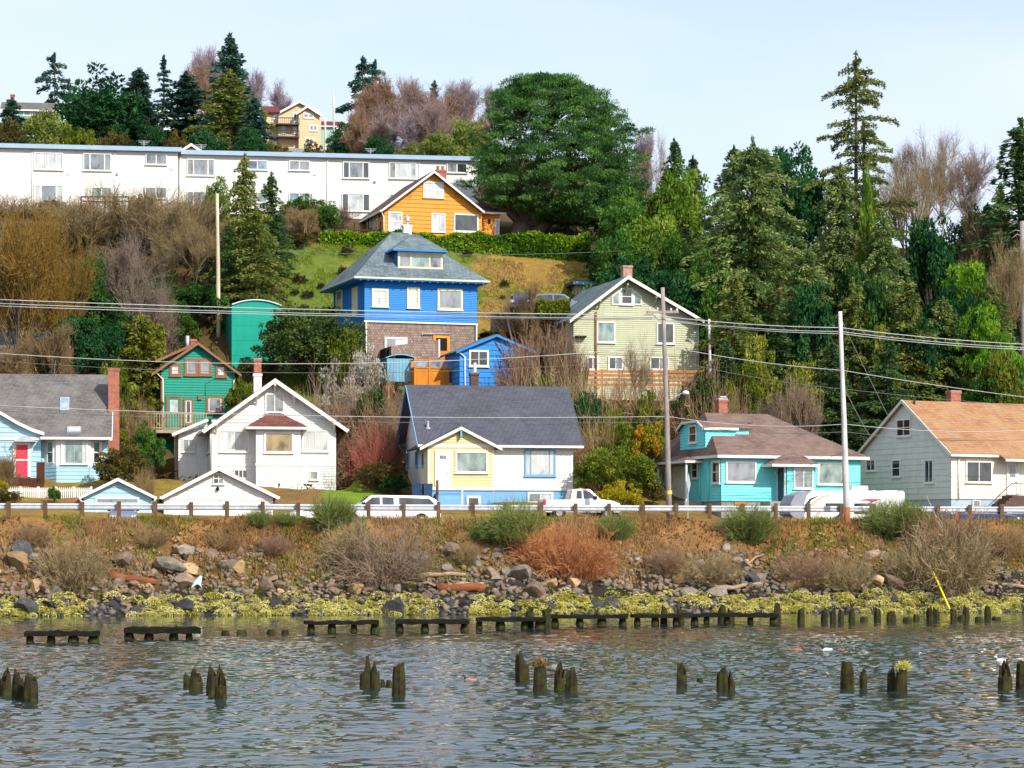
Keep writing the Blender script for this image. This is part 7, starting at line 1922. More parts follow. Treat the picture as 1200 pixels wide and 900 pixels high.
# ------------------------------------------------------------------ trees on the crest
G1 = 'trees on the crest'
for a in [
 ('farairy', 64, 420, 64, 56, 'airy dark conifer rising behind the mint house at the far left', 'conifer', 1),
 ('farround', 119, 345, 83, 120, 'broad rounded dark evergreen left of the pointed conifers on the crest', 'tree', 1),
 ('farfir', 163, 348, 82, 84, 'pointed dark conifer between the rounded evergreen and a thin spire', 'conifer', 1),
 ('farspire', 192, 430, 67, 34, 'thin spire-shaped conifer above the white gabled house', 'conifer', 1),
 ('barerust', 222, 400, 72, 56, 'rusty brown leafless tree behind a conifer on the crest', 'bare tree', 1),
 ('farfir', 218, 340, 86, 92, 'conifer in front of the rusty leafless tree', 'conifer', 2),
 ('barelilac', 242, 430, 60, 50, 'pale lilac leafless tree left of the tallest crest conifer', 'bare tree', 1),
 ('farfir', 270, 332, 43, 84, 'tallest dark conifer on the left crest with a pale trunk', 'conifer', 3),
 ('olivefir', 268, 326, 84, 120, 'broad olive fir at the foot of the tallest crest conifer', 'conifer', 1),
 ('barelilac', 303, 430, 83, 60, 'lilac leafless tree left of the tan house roof', 'bare tree', 2),
 ('barelilac', 330, 470, 98, 44, 'small lilac leafless tree directly over the red roof of the tan house', 'bare tree', 3),
 ('farfir', 14, 330, 116, 60, 'dark green conifer in front of the mint house at the left edge', 'conifer', 2),
 ('farpine', 52, 322, 124, 64, 'olive pine in front of the mint house windows', 'tree', 3),
 ('farfir', 297, 322, 116, 60, 'olive dark conifer covering the left wing of the tan house', 'conifer', 4),
 ('farairy', 425, 430, 68, 66, 'two-topped dark conifer above the brown leafless trees', 'conifer', 2),
 ('farairy', 440, 436, 72, 50, 'second dark conifer crown right of the two-topped one', 'conifer', 1),
 ('barerust', 428, 395, 96, 84, 'dense brown leafless tree below the two-topped conifer', 'bare tree', 2),
 ('barepink', 462, 385, 96, 66, 'rosy leafless tree right of the dense brown one', 'bare tree', 1),
 ('barepink', 495, 380, 104, 66, 'tall rosy leafless tree in the middle of the crest thicket', 'bare tree', 2),
 ('barerust', 512, 400, 112, 60, 'rusty leafless tree under the small dark conifer tip', 'bare tree', 3),
 ('farspire', 509, 430, 97, 34, 'small dark conifer tip poking above the rosy thicket', 'conifer', 2),
 ('barelilac', 470, 440, 92, 60, 'lilac leafless tree standing behind the rosy ones', 'bare tree', 4),
 ('barelilac', 540, 430, 98, 56, 'lilac leafless tree right of the small dark conifer tip', 'bare tree', 1),
 ('barepink', 532, 370, 118, 56, 'rosy leafless tree just left of the olive pines', 'bare tree', 3),
 ('barelilac', 566, 420, 106, 60, 'lilac leafless tree next to the big round pine', 'bare tree', 2),
 ('barepink', 450, 345, 122, 60, 'low rosy leafless tree over the apartment roof, first left of four', 'bare tree', 2), ('barelilac', 486, 342, 126, 56, 'low lilac leafless tree over the apartment roof, second of four', 'bare tree', 3), ('barepink', 512, 344, 128, 60, 'low rosy leafless tree over the apartment roof, third of four', 'bare tree', 1), ('barerust', 564, 340, 130, 50, 'low rusty leafless tree over the apartment roof, nearest the big pine', 'bare tree', 1), ('barerust', 410, 350, 128, 50, 'low rusty leafless tree right above the mint shed', 'bare tree', 2),
 ('farpine', 516, 322, 148, 56, 'low olive pine above the apartment roof, left of two', 'tree', 4),
 ('farpine', 546, 330, 128, 50, 'tall narrow olive pine beside the big round pine', 'tree', 1),
 ('farround', 402, 380, 146, 40, 'dark rounded evergreen behind the mint shed', 'tree', 2),
 ('farround', 346, 470, 143, 40, 'green rounded tree right of the tan house wall', 'tree', 3)]:
    plant(a[0], a[1], a[2], a[3], a[4], a[5], a[6], G1, a[7])
for i, (px, Y, tp, w_, k, lab) in enumerate([
 (8, 300, 140, 50, 'bronze', 'bronze shrub behind the apartment roof at the left edge'), (92, 305, 142, 60, 'olive', 'olive shrub below the rounded evergreen'), (135, 300, 150, 60, 'bronze', 'reddish bronze shrub under the pointed conifer'), (176, 300, 146, 50, 'dark', 'dark shrub under the thin spire conifer'), (205, 300, 150, 44, 'bronze', 'bronze shrub below the white gabled house'),
 (245, 300, 152, 54, 'dark', 'dark shrub at the foot of the tallest crest conifer'), (290, 305, 148, 50, 'dark', 'dark shrub left of the tan house foundation'), (325, 310, 166, 40, 'bronze', 'low bronze shrub before the tan house'), (372, 340, 166, 50, 'bronze', 'rusty shrub right of the tan house'), (445, 330, 158, 50, 'dark', 'dark shrub right of the mint shed'), (480, 325, 164, 50, 'olive', 'olive shrub under the rosy leafless trees'), (572, 320, 160, 40, 'olive', 'olive shrub at the left foot of the big round pine')]):
    plant(k, px, Y, tp, w_, lab, 'shrub', 'shrubs on the crest', 1+i % 3)

# ------------------------------------------------------------------ the big round pine
p = on_ground(648, 232); zb = p.z-.3
r = empty('pine_tree', (world_at(612, 280, 232).x, 232, zb), 0, 'huge round-crowned green pine beside the orange house', 'tree')
zt = CAM_H+(HY-87)*232/F; H_ = zt-zb
S = 232/F
rg = np.random.default_rng(12); cl, tn_ = [], []
prof = [(90, 640, 30), (100, 640, 58), (115, 645, 85), (135, 650, 100), (155, 655, 112), (175, 655, 118), (195, 652, 120), (215, 652, 118), (232, 660, 108), (248, 680, 84), (256, 700, 60)]
for i in range(1250):
    f = rg.uniform(0, 1)**.9*(len(prof)-1); k = min(int(f), len(prof)-2); q = f-k
    py = prof[k][0]*(1-q)+prof[k+1][0]*q; cxp = prof[k][1]*(1-q)+prof[k+1][1]*q; hw = (prof[k][2]*(1-q)+prof[k+1][2]*q)*.83
    th = rg.uniform(0, 2*PI); rad = (rg.uniform(.25, 1)**.45)*(1+rg.normal(0, .1))
    x = (cxp+hw*rad*math.cos(th)-612)*S; y = hw*rad*math.sin(th)*S*.8
    cl.append((x, y, H_-(py-87)*S-rg.uniform(0, .5)))
cl = np.array(cl); per = 115; n = len(cl)*per
o_ = unit(rg.normal(size=(n, 3))+np.array([0, 0, .55])); cr = np.repeat(rg.uniform(.5, 1.05, len(cl)), per)[:, None]
C = np.repeat(cl, per, 0)+o_*cr*(.5+.5*rg.uniform(0, 1, (n, 1)))*np.array([1.2, 1.2, .42])
tn_ = np.clip(np.repeat(rg.uniform(.05, .95, len(cl)), per)+rg.normal(0, .08, n), 0, 1)
mesh_obj('crown', leaf_mesh('crown', C, o_*np.array([1, 1, 1.4])+rg.normal(0, .35, (n, 3))+np.array([0, 0, .25]), .32*rg.uniform(.6, 1.3, n), .075*rg.uniform(.7, 1.5, n), tn_, 3), LF['pine'], r)
B0, B1, b0, b1 = [], [], [], []
hubs = [np.array([(px-612)*S, rg.uniform(-1, 1), H_-(py-87)*S]) for px, py in ((600, 235), (590, 190), (625, 200), (660, 210), (690, 225), (640, 150), (670, 170), (610, 140), (720, 245))]
root = np.array([0, 0, H_-(262-87)*S])
mb = MB().tube([(-.3, 0, -.6), (-.1, 0, root[2]*.5), (0, 0, root[2])], [1.25, 1.0, .85], 12).tube([(.6, .2, -.6), (1.3, .1, root[2]*.5), (2.6, .2, root[2]*1.15)], [.8, .6, .4], 10)
mb.tube([tuple(root*.9), (-1.5, -.4, root[2]+1.2), (-3.4, -.8, root[2]+1.6), (-4.4, -1, root[2]+2.4)], [.4, .3, .2, .12], 8)
for hb in hubs: mb.tube([tuple(root*.95), tuple(root*.5+hb*.5+np.array([rg.normal(0, .3), 0, -.3])), tuple(hb)], [.36, .2, .1], 8)
mb.build('trunk', TW['redbark'], r, True)
for c_ in cl[::2]:
    hb = hubs[int(np.argmin([np.linalg.norm(c_-q) for q in hubs]))]; m = hb*.45+c_*.55+np.array([0, 0, -.3])
    B0 += [hb, m]; B1 += [m, c_]; b0 += [.06, .035]; b1 += [.035, .015]
mesh_obj('limbs', stick_mesh('limbs', np.array(B0), np.array(B1), np.array(b0), np.array(b1)), TW['redbark'], r)

# ------------------------------------------------------------------ clipped hedge
def hedge(label, px0, px1, Y0, Y1, py0, py1, mat, thick, group=None, n=9000, nm='hedge'):
    a, b = world_at(px0, py1, Y0), world_at(px1, py1, Y1); hgt = (py1-py0)*Y0/F
    r = empty(nm, a, math.atan2(b.y-a.y, b.x-a.x), label, 'hedge', group)
    L_ = (b-a).length; rg = np.random.default_rng(int(px0))
    side = rg.integers(0, 3, n); u = rg.uniform(0, L_, n)
    bump = .14*np.sin(u*1.1)+.1*np.sin(u*2.7+1)+.3*(vnoise(u*.35, u*0, 5)-.5)
    y = np.where(side == 0, rg.normal(0, .05, n), rg.uniform(0, thick, n)); z = np.where(side == 1, hgt+bump+rg.normal(0, .07, n), rg.uniform(-.5, 1, n)*(hgt+bump))
    y = y+.18*(vnoise(u*.8, z*1.2, 8)-.5)
    C = np.stack([u, y, z], 1); D = rg.normal(0, .6, (n, 3))+np.array([0, -.5, .5])
    tn = np.clip(vnoise(u*.45, z*.8, 3)*1.2-.1+rg.normal(0, .15, n), 0, 1)
    mesh_obj('foliage', leaf_mesh('foliage', C, D, .3*rg.uniform(.6, 1.3, n), .2*rg.uniform(.6, 1.3, n), tn, 2), LF[mat], r)
    MB().box(.1, L_-.1, .15, thick-.1, -.6, hgt-.15).build('inner_core', m_plain('hedge inside', (.03, .035, .012), (.02, .02, .01), 4, .9), r)  # solid dark box filling the hedge behind the leaves
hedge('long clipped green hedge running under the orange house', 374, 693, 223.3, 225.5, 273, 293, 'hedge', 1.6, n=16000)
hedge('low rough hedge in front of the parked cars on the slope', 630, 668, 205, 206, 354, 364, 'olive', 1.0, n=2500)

# ------------------------------------------------------------------ trees right of the pine and the right-hand wood
G2 = 'trees of the wood on the right slope'
for a in [
 ('bareg', 762, 242, 156, 56, 'pale leafless tree between the big pine and the conifers', 'bare tree', 1), ('barelilac', 750, 246, 152, 40, 'lilac leafless tree touching the right side of the big pine', 'bare tree', 5),
 ('farround', 716, 250, 188, 96, 'dark green mass filling the gap at the right of the big pine', 'tree', 5), ('olivefir', 745, 236, 205, 60, 'olive conifer between the big pine and the pale leafless tree', 'conifer', 2), ('fir', 790, 230, 164, 56, 'pointed fir right of the pale leafless tree', 'conifer', 1), ('fir', 812, 234, 184, 50, 'smaller fir behind the yellow-green tree crown', 'conifer', 2),
 ('bright', 788, 224, 190, 84, 'yellow-green leafy tree in front of the pointed fir', 'tree', 1), ('green', 728, 222, 225, 80, 'mid green tree touching the lower right of the big pine', 'tree', 2),
 ('bright', 775, 218, 238, 92, 'bright green bushy tree in the gap right of the big pine', 'tree', 2), ('green', 738, 217, 262, 90, 'green bushy tree left of the bright one above the olive house', 'tree', 1),
 ('dark', 716, 219, 278, 64, 'dark bush at the right end of the clipped hedge', 'tree', 1), ('dark', 745, 214, 300, 100, 'dark evergreen bush right behind the olive house chimney', 'tree', 2), ('green', 800, 214, 275, 80, 'mid green bushy tree left of the big grey-green spruce', 'tree', 3), ('dark', 800, 210, 320, 80, 'dark evergreen right above the olive house roof', 'tree', 3),
 ('oldspruce', 882, 213, 166, 176, 'big broad grey-green spruce in the middle of the right wood', 'conifer', 1), ('farround', 925, 228, 170, 90, 'dark rounded crown behind the big grey-green spruce', 'tree', 4), ('fir', 860, 232, 172, 60, 'dark fir tip behind the left shoulder of the big spruce', 'conifer', 3),
 ('open', 1003, 228, 64, 104, 'tallest tree, an open-branched conifer with gaps of sky', 'conifer', 1), ('open', 1012, 224, 140, 80, 'olive conifer in front of the tallest open one', 'conifer', 2),
 ('spruce', 985, 212, 196, 110, 'dense green spruce under the tallest open conifer', 'conifer', 1), ('bright', 1018, 211, 186, 30, 'bright ivy-clad narrow trunk under the tallest conifer', 'tree', 3),
 ('spruce', 1035, 209, 250, 100, 'grey-green spruce behind the pale pole top', 'conifer', 2), ('spruce', 945, 206, 290, 110, 'lower grey-green spruce left of the pale pole', 'conifer', 3), ('olivefir', 1000, 203, 330, 90, 'olive spruce right behind the pale pole', 'conifer', 1), ('olivefir', 1065, 203, 330, 110, 'olive spruce above the gable of the cream house', 'conifer', 2), ('spruce', 1105, 204, 350, 100, 'blue-green spruce above the rusty roof', 'conifer', 1), ('olivefir', 860, 203, 320, 100, 'drooping olive spruce right of the olive house eave', 'conifer', 3),
 ('ivy', 1030, 205, 300, 70, 'dark green mass among the spruces behind the pale pole', 'tree', 1), ('dark', 955, 204, 330, 80, 'dark evergreen mass between the two big spruces', 'tree', 1), ('dark', 1085, 204, 340, 80, 'dark evergreen mass right of the olive spruce', 'tree', 5), ('green', 830, 210, 300, 70, 'green mass left of the big spruce foot', 'tree', 5), ('fir', 910, 203, 380, 90, 'dark fir over the turquoise house ridge', 'conifer', 1), ('fir', 850, 200, 400, 70, 'dark fir low beside the olive house wall', 'conifer', 2), ('fir', 1040, 198, 390, 80, 'dark fir low between the turquoise and cream houses', 'conifer', 3), ('fir', 975, 198, 400, 80, 'dark fir low left of the pale pole', 'conifer', 2),
 ('dark', 1092, 217, 252, 84, 'dark green rounded pine below the leafless trees at right', 'tree', 1), ('brightpine', 1132, 210, 268, 110, 'sunlit yellow-green pine at right with bare limbs', 'tree', 1), ('brightpine', 1150, 202, 340, 90, 'second sunlit pine lower down at the right', 'tree', 2), ('green', 1160, 198, 400, 90, 'bright green tree above the rusty roof at the right edge', 'tree', 1), ('dark', 1120, 207, 330, 90, 'dark evergreen under the sunlit pine', 'tree', 2),
 ('bareg', 1078, 238, 148, 100, 'tall grey leafless tree with slanting limbs right of the tallest conifer', 'bare tree', 2), ('barethick', 1066, 232, 190, 90, 'brown twiggy leafless thicket under the slanting grey tree', 'bare tree', 2), ('bareg', 1115, 242, 158, 100, 'grey leafless tree with fine twigs against the sky at right', 'bare tree', 3), ('barelilac', 1140, 246, 182, 70, 'small faint leafless tree left of the right edge conifer', 'bare tree', 6),
 ('dark', 1150, 226, 236, 80, 'dark evergreen between the grey leafless trees and the right edge conifer', 'tree', 4), ('bareg', 1100, 240, 168, 110, 'wide grey leafless tree behind the dark rounded pine', 'bare tree', 5), ('barethick', 1150, 222, 240, 90, 'brown twiggy thicket left of the pale dead trunk', 'bare tree', 3), ('olivefir', 1172, 224, 218, 70, 'small olive conifer left of the right edge conifer', 'conifer', 1), ('spruce', 1165, 206, 330, 80, 'grey-green spruce left of the pale dead trunk', 'conifer', 2),
 ('fir', 1196, 219, 145, 150, 'dark conifer at the right edge above a pale bare trunk', 'conifer', 4), ('bareb', 1180, 207, 280, 80, 'brown leafless tree around the pale trunk at the right edge', 'bare tree', 2),
 ('yellowgreen', 897, 199, 392, 70, 'golden green shrub at the foot of the big spruce', 'shrub', 1), ('yellowgreen', 930, 198, 425, 70, 'golden green shrub above the turquoise roof right slope', 'shrub', 2), ('olive', 870, 198, 425, 60, 'olive shrub by the turquoise house chimney', 'shrub', 1), ('yellowgreen', 1184, 197, 415, 70, 'golden green shrub over the rusty roof at right edge', 'shrub', 3), ('yellowgreen', 1040, 201, 380, 44, 'golden green sprays among the spruces right of the pole', 'shrub', 1),
 ('barefan', 942, 193, 436, 70, 'fan of bare grey alder stems behind the turquoise house', 'bare tree', 1), ('barefan', 905, 193, 455, 50, 'smaller bare grey stems near the turquoise house chimney', 'bare tree', 2)]:
    plant(a[0], a[1], a[2], a[3], a[4], a[5], a[6], G2, a[7])
# pale dead trunk at the right edge
b_ = on_ground(1196, 214); r = empty('dead_trunk', (b_.x, 213, b_.z-.3), 0, 'pale bare trunk at the right edge below the dark conifer', 'tree', G2)
zt = CAM_H+(HY-255)*213/F-b_.z; mb = MB().tube([(0, 0, -.5), (.05, 0, zt*.5), (0, 0, zt)], [.36, .32, .26], 10); q_ = random.Random(5)
for i in range(26):
    z = q_.uniform(.25, .95)*zt; th = q_.uniform(0, 2*PI); l = q_.uniform(.6, 2.4); mb.tube([(.15*math.cos(th), .15*math.sin(th), z), (math.cos(th)*l*.5, math.sin(th)*l*.5, z+.1), (math.cos(th)*l, math.sin(th)*l, z+q_.uniform(-.5, .5))], [.05, .035, .015], 5)
mb.build('trunk', m_plain('pale lichen bark', (.4, .37, .34), (.2, .17, .16), 3, .9, .2, .03, stretch=(2, 2, .8)), r, True)

# ------------------------------------------------------------------ the left slope
G3 = 'trees and shrubs of the left slope'
for a in [
 ('bareochre', 22, 197, 232, 150, 'big leafless tree golden with lichen at the left edge', 'bare tree', 1), ('bareochre', 62, 199, 262, 90, 'smaller golden leafless tree right of the big one', 'bare tree', 2), ('bareb', -8, 203, 222, 90, 'brown leafless tree cut by the left edge below the apartments', 'bare tree', 3),
 ('barethick', 100, 216, 226, 100, 'brown leafless thicket under the left apartment windows', 'bare tree', 1), ('barethick', 165, 217, 214, 110, 'brown leafless thicket below the terrace railing', 'bare tree', 3), ('barethick', 215, 217, 222, 100, 'brown leafless thicket left of the leaning grey pole', 'bare tree', 4), ('bareb', 188, 212, 240, 110, 'spreading leafless tree with pale limbs in the slope thicket', 'bare tree', 1), ('bareb', 228, 211, 258, 80, 'leafless tree close to the leaning grey pole', 'bare tree', 2),
 ('barepinkthick', 138, 207, 262, 110, 'rosy leafless thicket in the middle of the left slope', 'bare tree', 1), ('barepinkthick', 165, 204, 300, 90, 'rosy grey leafless tree above the golden cypress', 'bare tree', 2),
 ('brushb', 20, 226, 230, 80, 'brown brush under the apartment wall at the left edge', 'shrub', 1), ('brushb', 72, 226, 233, 80, 'brown brush below the second lower apartment window', 'shrub', 2), ('bronze', 62, 227, 234, 40, 'low bronze bush between two patches of brown brush', 'shrub', 1), ('brusht', 120, 225, 238, 80, 'tan brush directly below the terrace railing', 'shrub', 1), ('bronze', 168, 226, 226, 36, 'dark bronze bush right of the terrace railing', 'shrub', 2), ('brushb', 195, 226, 230, 80, 'brown brush right of the dark bronze bush', 'shrub', 3), ('brushb', 232, 224, 236, 60, 'brown brush beside the bright green bush by the pole', 'shrub', 1),
 ('ivy', 96, 204, 288, 56, 'ivy-covered dark green tree in the rosy thicket', 'tree', 1), ('ivy', 118, 202, 330, 70, 'ivy bush below the ivy-covered tree', 'tree', 2), ('ivy', 185, 208, 318, 90, 'dark ivy mound left of the leaning pole', 'tree', 3), ('ivy', 232, 208, 330, 60, 'dark green shrub at the foot of the leaning pole', 'tree', 1), ('green', 205, 205, 350, 70, 'green shrub behind the jade house roof', 'shrub', 4),
 ('dark', 92, 196, 362, 76, 'dark evergreen bush above the pale blue house chimney', 'tree', 4), ('dark', 130, 199, 368, 60, 'dark evergreen bush next to the golden cypress', 'tree', 5), ('bronze', 60, 195, 392, 60, 'bronze bush above the grey roof, left of the dark evergreen', 'shrub', 2), ('baretan', 50, 193, 380, 80, 'tan leafless shrub above the grey roof', 'bare tree', 1), ('baretan', 12, 193, 385, 70, 'tan leafless shrub above the grey roof at the left edge', 'bare tree', 2), ('olive', 130, 190, 415, 50, 'olive bush between the brick chimney and the jade house', 'shrub', 2),
 ('cypress', 165, 199, 374, 70, 'golden green cypress left of the jade house', 'conifer', 1), ('cypress', 186, 201, 384, 40, 'smaller golden cypress behind the jade house roof', 'conifer', 2),
 ('olivefir', 287, 214, 184, 84, 'olive green fir right of the leaning grey pole', 'conifer', 1), ('fir', 318, 217, 204, 56, 'dark fir right of the olive green one', 'conifer', 2), ('olivefir', 300, 210, 250, 90, 'drooping olive fir above the teal shed', 'conifer', 2), ('fir', 268, 211, 262, 50, 'dark fir behind the leaning pole', 'conifer', 3),
 ('bright', 251, 224, 209, 36, 'bright green bush below the apartment wall by the pole', 'shrub', 4), ('green', 350, 226, 231, 50, 'green shrub left of the orange house, left of two', 'shrub', 2), ('green', 380, 226, 234, 46, 'green shrub left of the orange house, right of two', 'shrub', 3), ('baretan', 352, 222, 240, 56, 'small tan leafless tree at the left end of the hedge', 'bare tree', 3), ('barepinkthick', 404, 229, 240, 34, 'thin leafless tree before the apartment beside the orange house', 'bare tree', 3), ('bronze', 352, 222, 268, 40, 'bronze scrub at the left end of the hedge', 'shrub', 3)]:
    plant(a[0], a[1], a[2], a[3], a[4], a[5], a[6], G3, a[7])
for i, (px, py, w_, h_, lab) in enumerate([(407, 301, 15, 14, 'dark heather ball nearest under the hedge'), (402, 323, 14, 12, 'dark heather ball left of the blue house roof'), (352, 333, 17, 13, 'widest dark heather ball above the teal shed'), (346, 347, 11, 10, 'small dark heather ball close above the teal shed'), (361, 350, 15, 11, 'dark heather ball left of a small one near the shed'), (376, 339, 10, 9, 'smallest dark heather ball right of the widest one'), (331, 357, 14, 10, 'dark heather ball at the top right of the teal shed'), (591, 337, 12, 10, 'dark heather ball alone on the dry slope'), (571, 402, 22, 16, 'brown heather clump behind the small blue cabin'), (589, 351, 8, 6, 'tiny dark heather tuft left of the dark blue car'), (548, 300, 14, 8, 'low green tuft under the middle of the hedge')]):
    Y = Yat(px, py, 196, 224); plant('heath', px, Y, py-h_, w_, lab, 'shrub', 'heather balls on the lawn slope', 1+i % 3)
# middle belt between the two rows of houses
G4 = 'shrubs between the two rows of houses'
for a in [
 ('round', 366, 201, 361, 132, 'large round dark green shrub left of the blue house', 'shrub', 1), ('olive', 400, 199.5, 380, 60, 'olive shoulder shrub at the right of the large round one', 'shrub', 2),
 ('blossom', 428, 197, 401, 50, 'pale blossoming shrub before the cedar wall', 'shrub', 1), ('blossom', 398, 193, 428, 80, 'grey blossoming shrub above the white house roof', 'shrub', 2), ('brushg', 385, 191, 440, 70, 'grey twiggy shrub right of the white house chimney', 'shrub', 1), ('brushg', 440, 191, 432, 80, 'grey twiggy shrub left of the plank shed', 'shrub', 2), ('ivy', 424, 189, 448, 40, 'dark ivy bush above the crimson shrub', 'shrub', 1), ('brushrust', 448, 188, 466, 70, 'rusty brush left of the charcoal roof', 'shrub', 1), ('brushrust', 410, 189, 470, 60, 'rusty brush right of the white house eave', 'shrub', 2),
 ('brushberry', 436, 184, 504, 42, 'crimson-stemmed shrub left of the bungalow', 'shrub', 1), ('bronze', 445, 182, 540, 60, 'bronze shrub at the foot of the crimson one', 'shrub', 1), ('dark', 462, 181, 556, 40, 'dark low shrub against the bungalow side wall', 'shrub', 1),
 ('barevine', 640, 198, 372, 90, 'bare rusty vines before the left wall of the olive house', 'shrub', 1), ('barevine', 612, 195, 392, 70, 'bare rusty stems in front of the small blue cabin', 'shrub', 2), ('barevine', 675, 198, 390, 60, 'bare rusty stems at the corner of the olive house', 'shrub', 3), ('olive', 300, 202, 418, 56, 'olive shrub at the foot of the teal shed', 'shrub', 1), ('bronze', 264, 203, 414, 34, 'bronze shrub between the jade house roof and the teal shed', 'shrub', 2), ('dark', 690, 190, 456, 60, 'dark bush below the left end of the orange rail fence', 'shrub', 2), ('olive', 760, 190, 452, 50, 'olive bush below the right end of the orange rail fence', 'shrub', 3), ('ivy', 815, 191, 440, 60, 'dark ivy mound behind the turquoise dormer', 'shrub', 2),
 ('olive', 283, 197, 440, 40, 'olive shrub right behind the jade house eave', 'shrub', 3),
 ('brushb', 655, 194, 430, 90, 'brown brush between the blue cabin and the rail fence', 'shrub', 1), ('olive', 640, 195, 432, 60, 'olive bush right of the small blue cabin', 'shrub', 3), ('brushb', 700, 191, 446, 90, 'brown brush under the left part of the orange rail fence', 'shrub', 2), ('brusht', 745, 191, 448, 90, 'tan brush under the right part of the orange rail fence', 'shrub', 1), ('brushrust', 800, 192, 432, 90, 'rusty brush right of the grey pole', 'shrub', 3), ('brusht', 830, 190, 452, 80, 'tan brush behind the turquoise dormer', 'shrub', 2), ('brushrust', 855, 189, 462, 60, 'rusty brush around the turquoise house chimney', 'shrub', 1), ('olive', 720, 189, 470, 50, 'olive bush above the round olive shrub', 'shrub', 1), ('bareg', 735, 193, 395, 60, 'thin leafless tree in front of the olive house windows', 'bare tree', 4), ('baretan', 608, 206, 330, 60, 'tan leafless tree in front of the dark blue car', 'bare tree', 1), ('brusht', 700, 186, 490, 60, 'tan brush just right of the charcoal roof', 'shrub', 3),
 ('olive', 720, 180.5, 515, 100, 'round olive shrub right of the bungalow', 'shrub', 1), ('yellow', 725, 175.5, 563, 54, 'golden round shrub under the olive one', 'shrub', 1), ('orangefl', 758, 185, 492, 44, 'orange-flowered shrub left of the turquoise house', 'shrub', 1), ('olive', 738, 186, 490, 60, 'yellow-olive shrub behind the round one', 'shrub', 2), ('bronze', 765, 181, 560, 30, 'reddish bronze shrub left of the turquoise canopy', 'shrub', 3),
 ('bronze', 142, 178, 522, 74, 'bronze green round shrub right of the pale blue house', 'shrub', 1), ('brusht', 169, 176, 548, 26, 'tan dry grass clump between the two garages', 'shrub', 3), ('green', 64, 173, 568, 18, 'small green bush in front of the picket fence', 'shrub', 1), ('yellow', 1, 173.5, 560, 20, 'golden bush at the left end of the picket fence', 'shrub', 2), ('bronze', 10, 172.5, 574, 36, 'brown bush at the left picture edge behind the guardrail', 'shrub', 2), ('baretan', 4, 175, 520, 40, 'small leafless shrub beside the red door porch', 'bare tree', 2), ('green', 175, 186, 500, 40, 'green bush below the wooden deck', 'shrub', 2), ('yellowgreen', 140, 187, 480, 40, 'golden green bush right of the brick chimney', 'shrub', 1), ('brusht', 158, 188, 470, 50, 'tan brush left of the wooden deck posts', 'shrub', 1)]:
    plant(a[0], a[1], a[2], a[3], a[4], a[5], a[6], G4, a[7])

# ------------------------------------------------------------------ bank: brush, weeds, boulders, driftwood
G5 = 'brush on the river bank'
for i, (k, px, base, top, w_, lab) in enumerate([
 ('brushg', 450, 682, 612, 122, 'largest grey bare thicket in the middle of the bank'), ('brushb', 415, 660, 612, 80, 'brown thicket behind the largest grey one'), ('brushb', 88, 686, 628, 84, 'brown thicket between the orange boulder and the driftwood'), ('brushred', 672, 676, 613, 100, 'red-orange twiggy thicket below the pickup truck'), ('brushred', 640, 664, 612, 80, 'orange thicket left of the larger red-orange one'), ('broom', 605, 640, 590, 50, 'green broom bush reaching over the guardrail left of the pickup'), ('broom', 578, 632, 608, 40, 'low green broom bush below the bungalow steps'), ('broom', 722, 630, 603, 36, 'green broom bush below the pickup front'), ('broom', 878, 632, 595, 48, 'round green broom bush below the turquoise house'), ('broom', 1046, 626, 588, 56, 'green broom bush in front of the trailer tail'), ('broom', 1066, 628, 590, 36, 'smaller green broom bush right of the trailer'), ('brushb', 1112, 688, 608, 116, 'broad brown thicket at the right around the stay wires'), ('brushrust', 1110, 650, 598, 110, 'rusty thicket at the bank top under the cream house'), ('brushb', 990, 688, 648, 70, 'brown thicket right of the driftwood under the pale pole'), ('brushrust', 940, 684, 646, 70, 'rusty thicket left of the pale pole foot'), ('brushb', 830, 680, 644, 76, 'brown thicket with bleached branches below the road sign'), ('broom', 388, 616, 584, 40, 'thin green broom sprigs before the white parked car'), ('broom', 402, 612, 588, 26, 'small broom sprig at the nose of the canopied pickup'), ('broom', 305, 614, 598, 24, 'low broom tuft below the white garage, left of two'), ('broom', 335, 613, 600, 24, 'low broom tuft below the white garage, right of two'), ('brusht', 40, 636, 612, 50, 'tan brush at the bank top near the left edge'), ('brusht', 180, 636, 616, 50, 'tan brush below the blue garage'), ('brusht', 262, 640, 620, 46, 'tan brush below the white garage'), ('brushrust', 320, 646, 626, 44, 'rusty low brush right of the bluish tarp'), ('brusht', 1180, 650, 616, 50, 'tan brush at the right edge of the bank'), ('brushrust', 780, 668, 640, 44, 'rusty low brush between the orange and brown thickets'), ('brusht', 545, 656, 636, 40, 'tan low brush right of the largest grey thicket'), ('brushb', 1060, 680, 640, 60, 'brown thicket left of the broad one')]):
    Y = Yat(px, base, 146, 172); plant(k, px, Y, top, w_, lab, 'bush', G5, 1+i % 2)

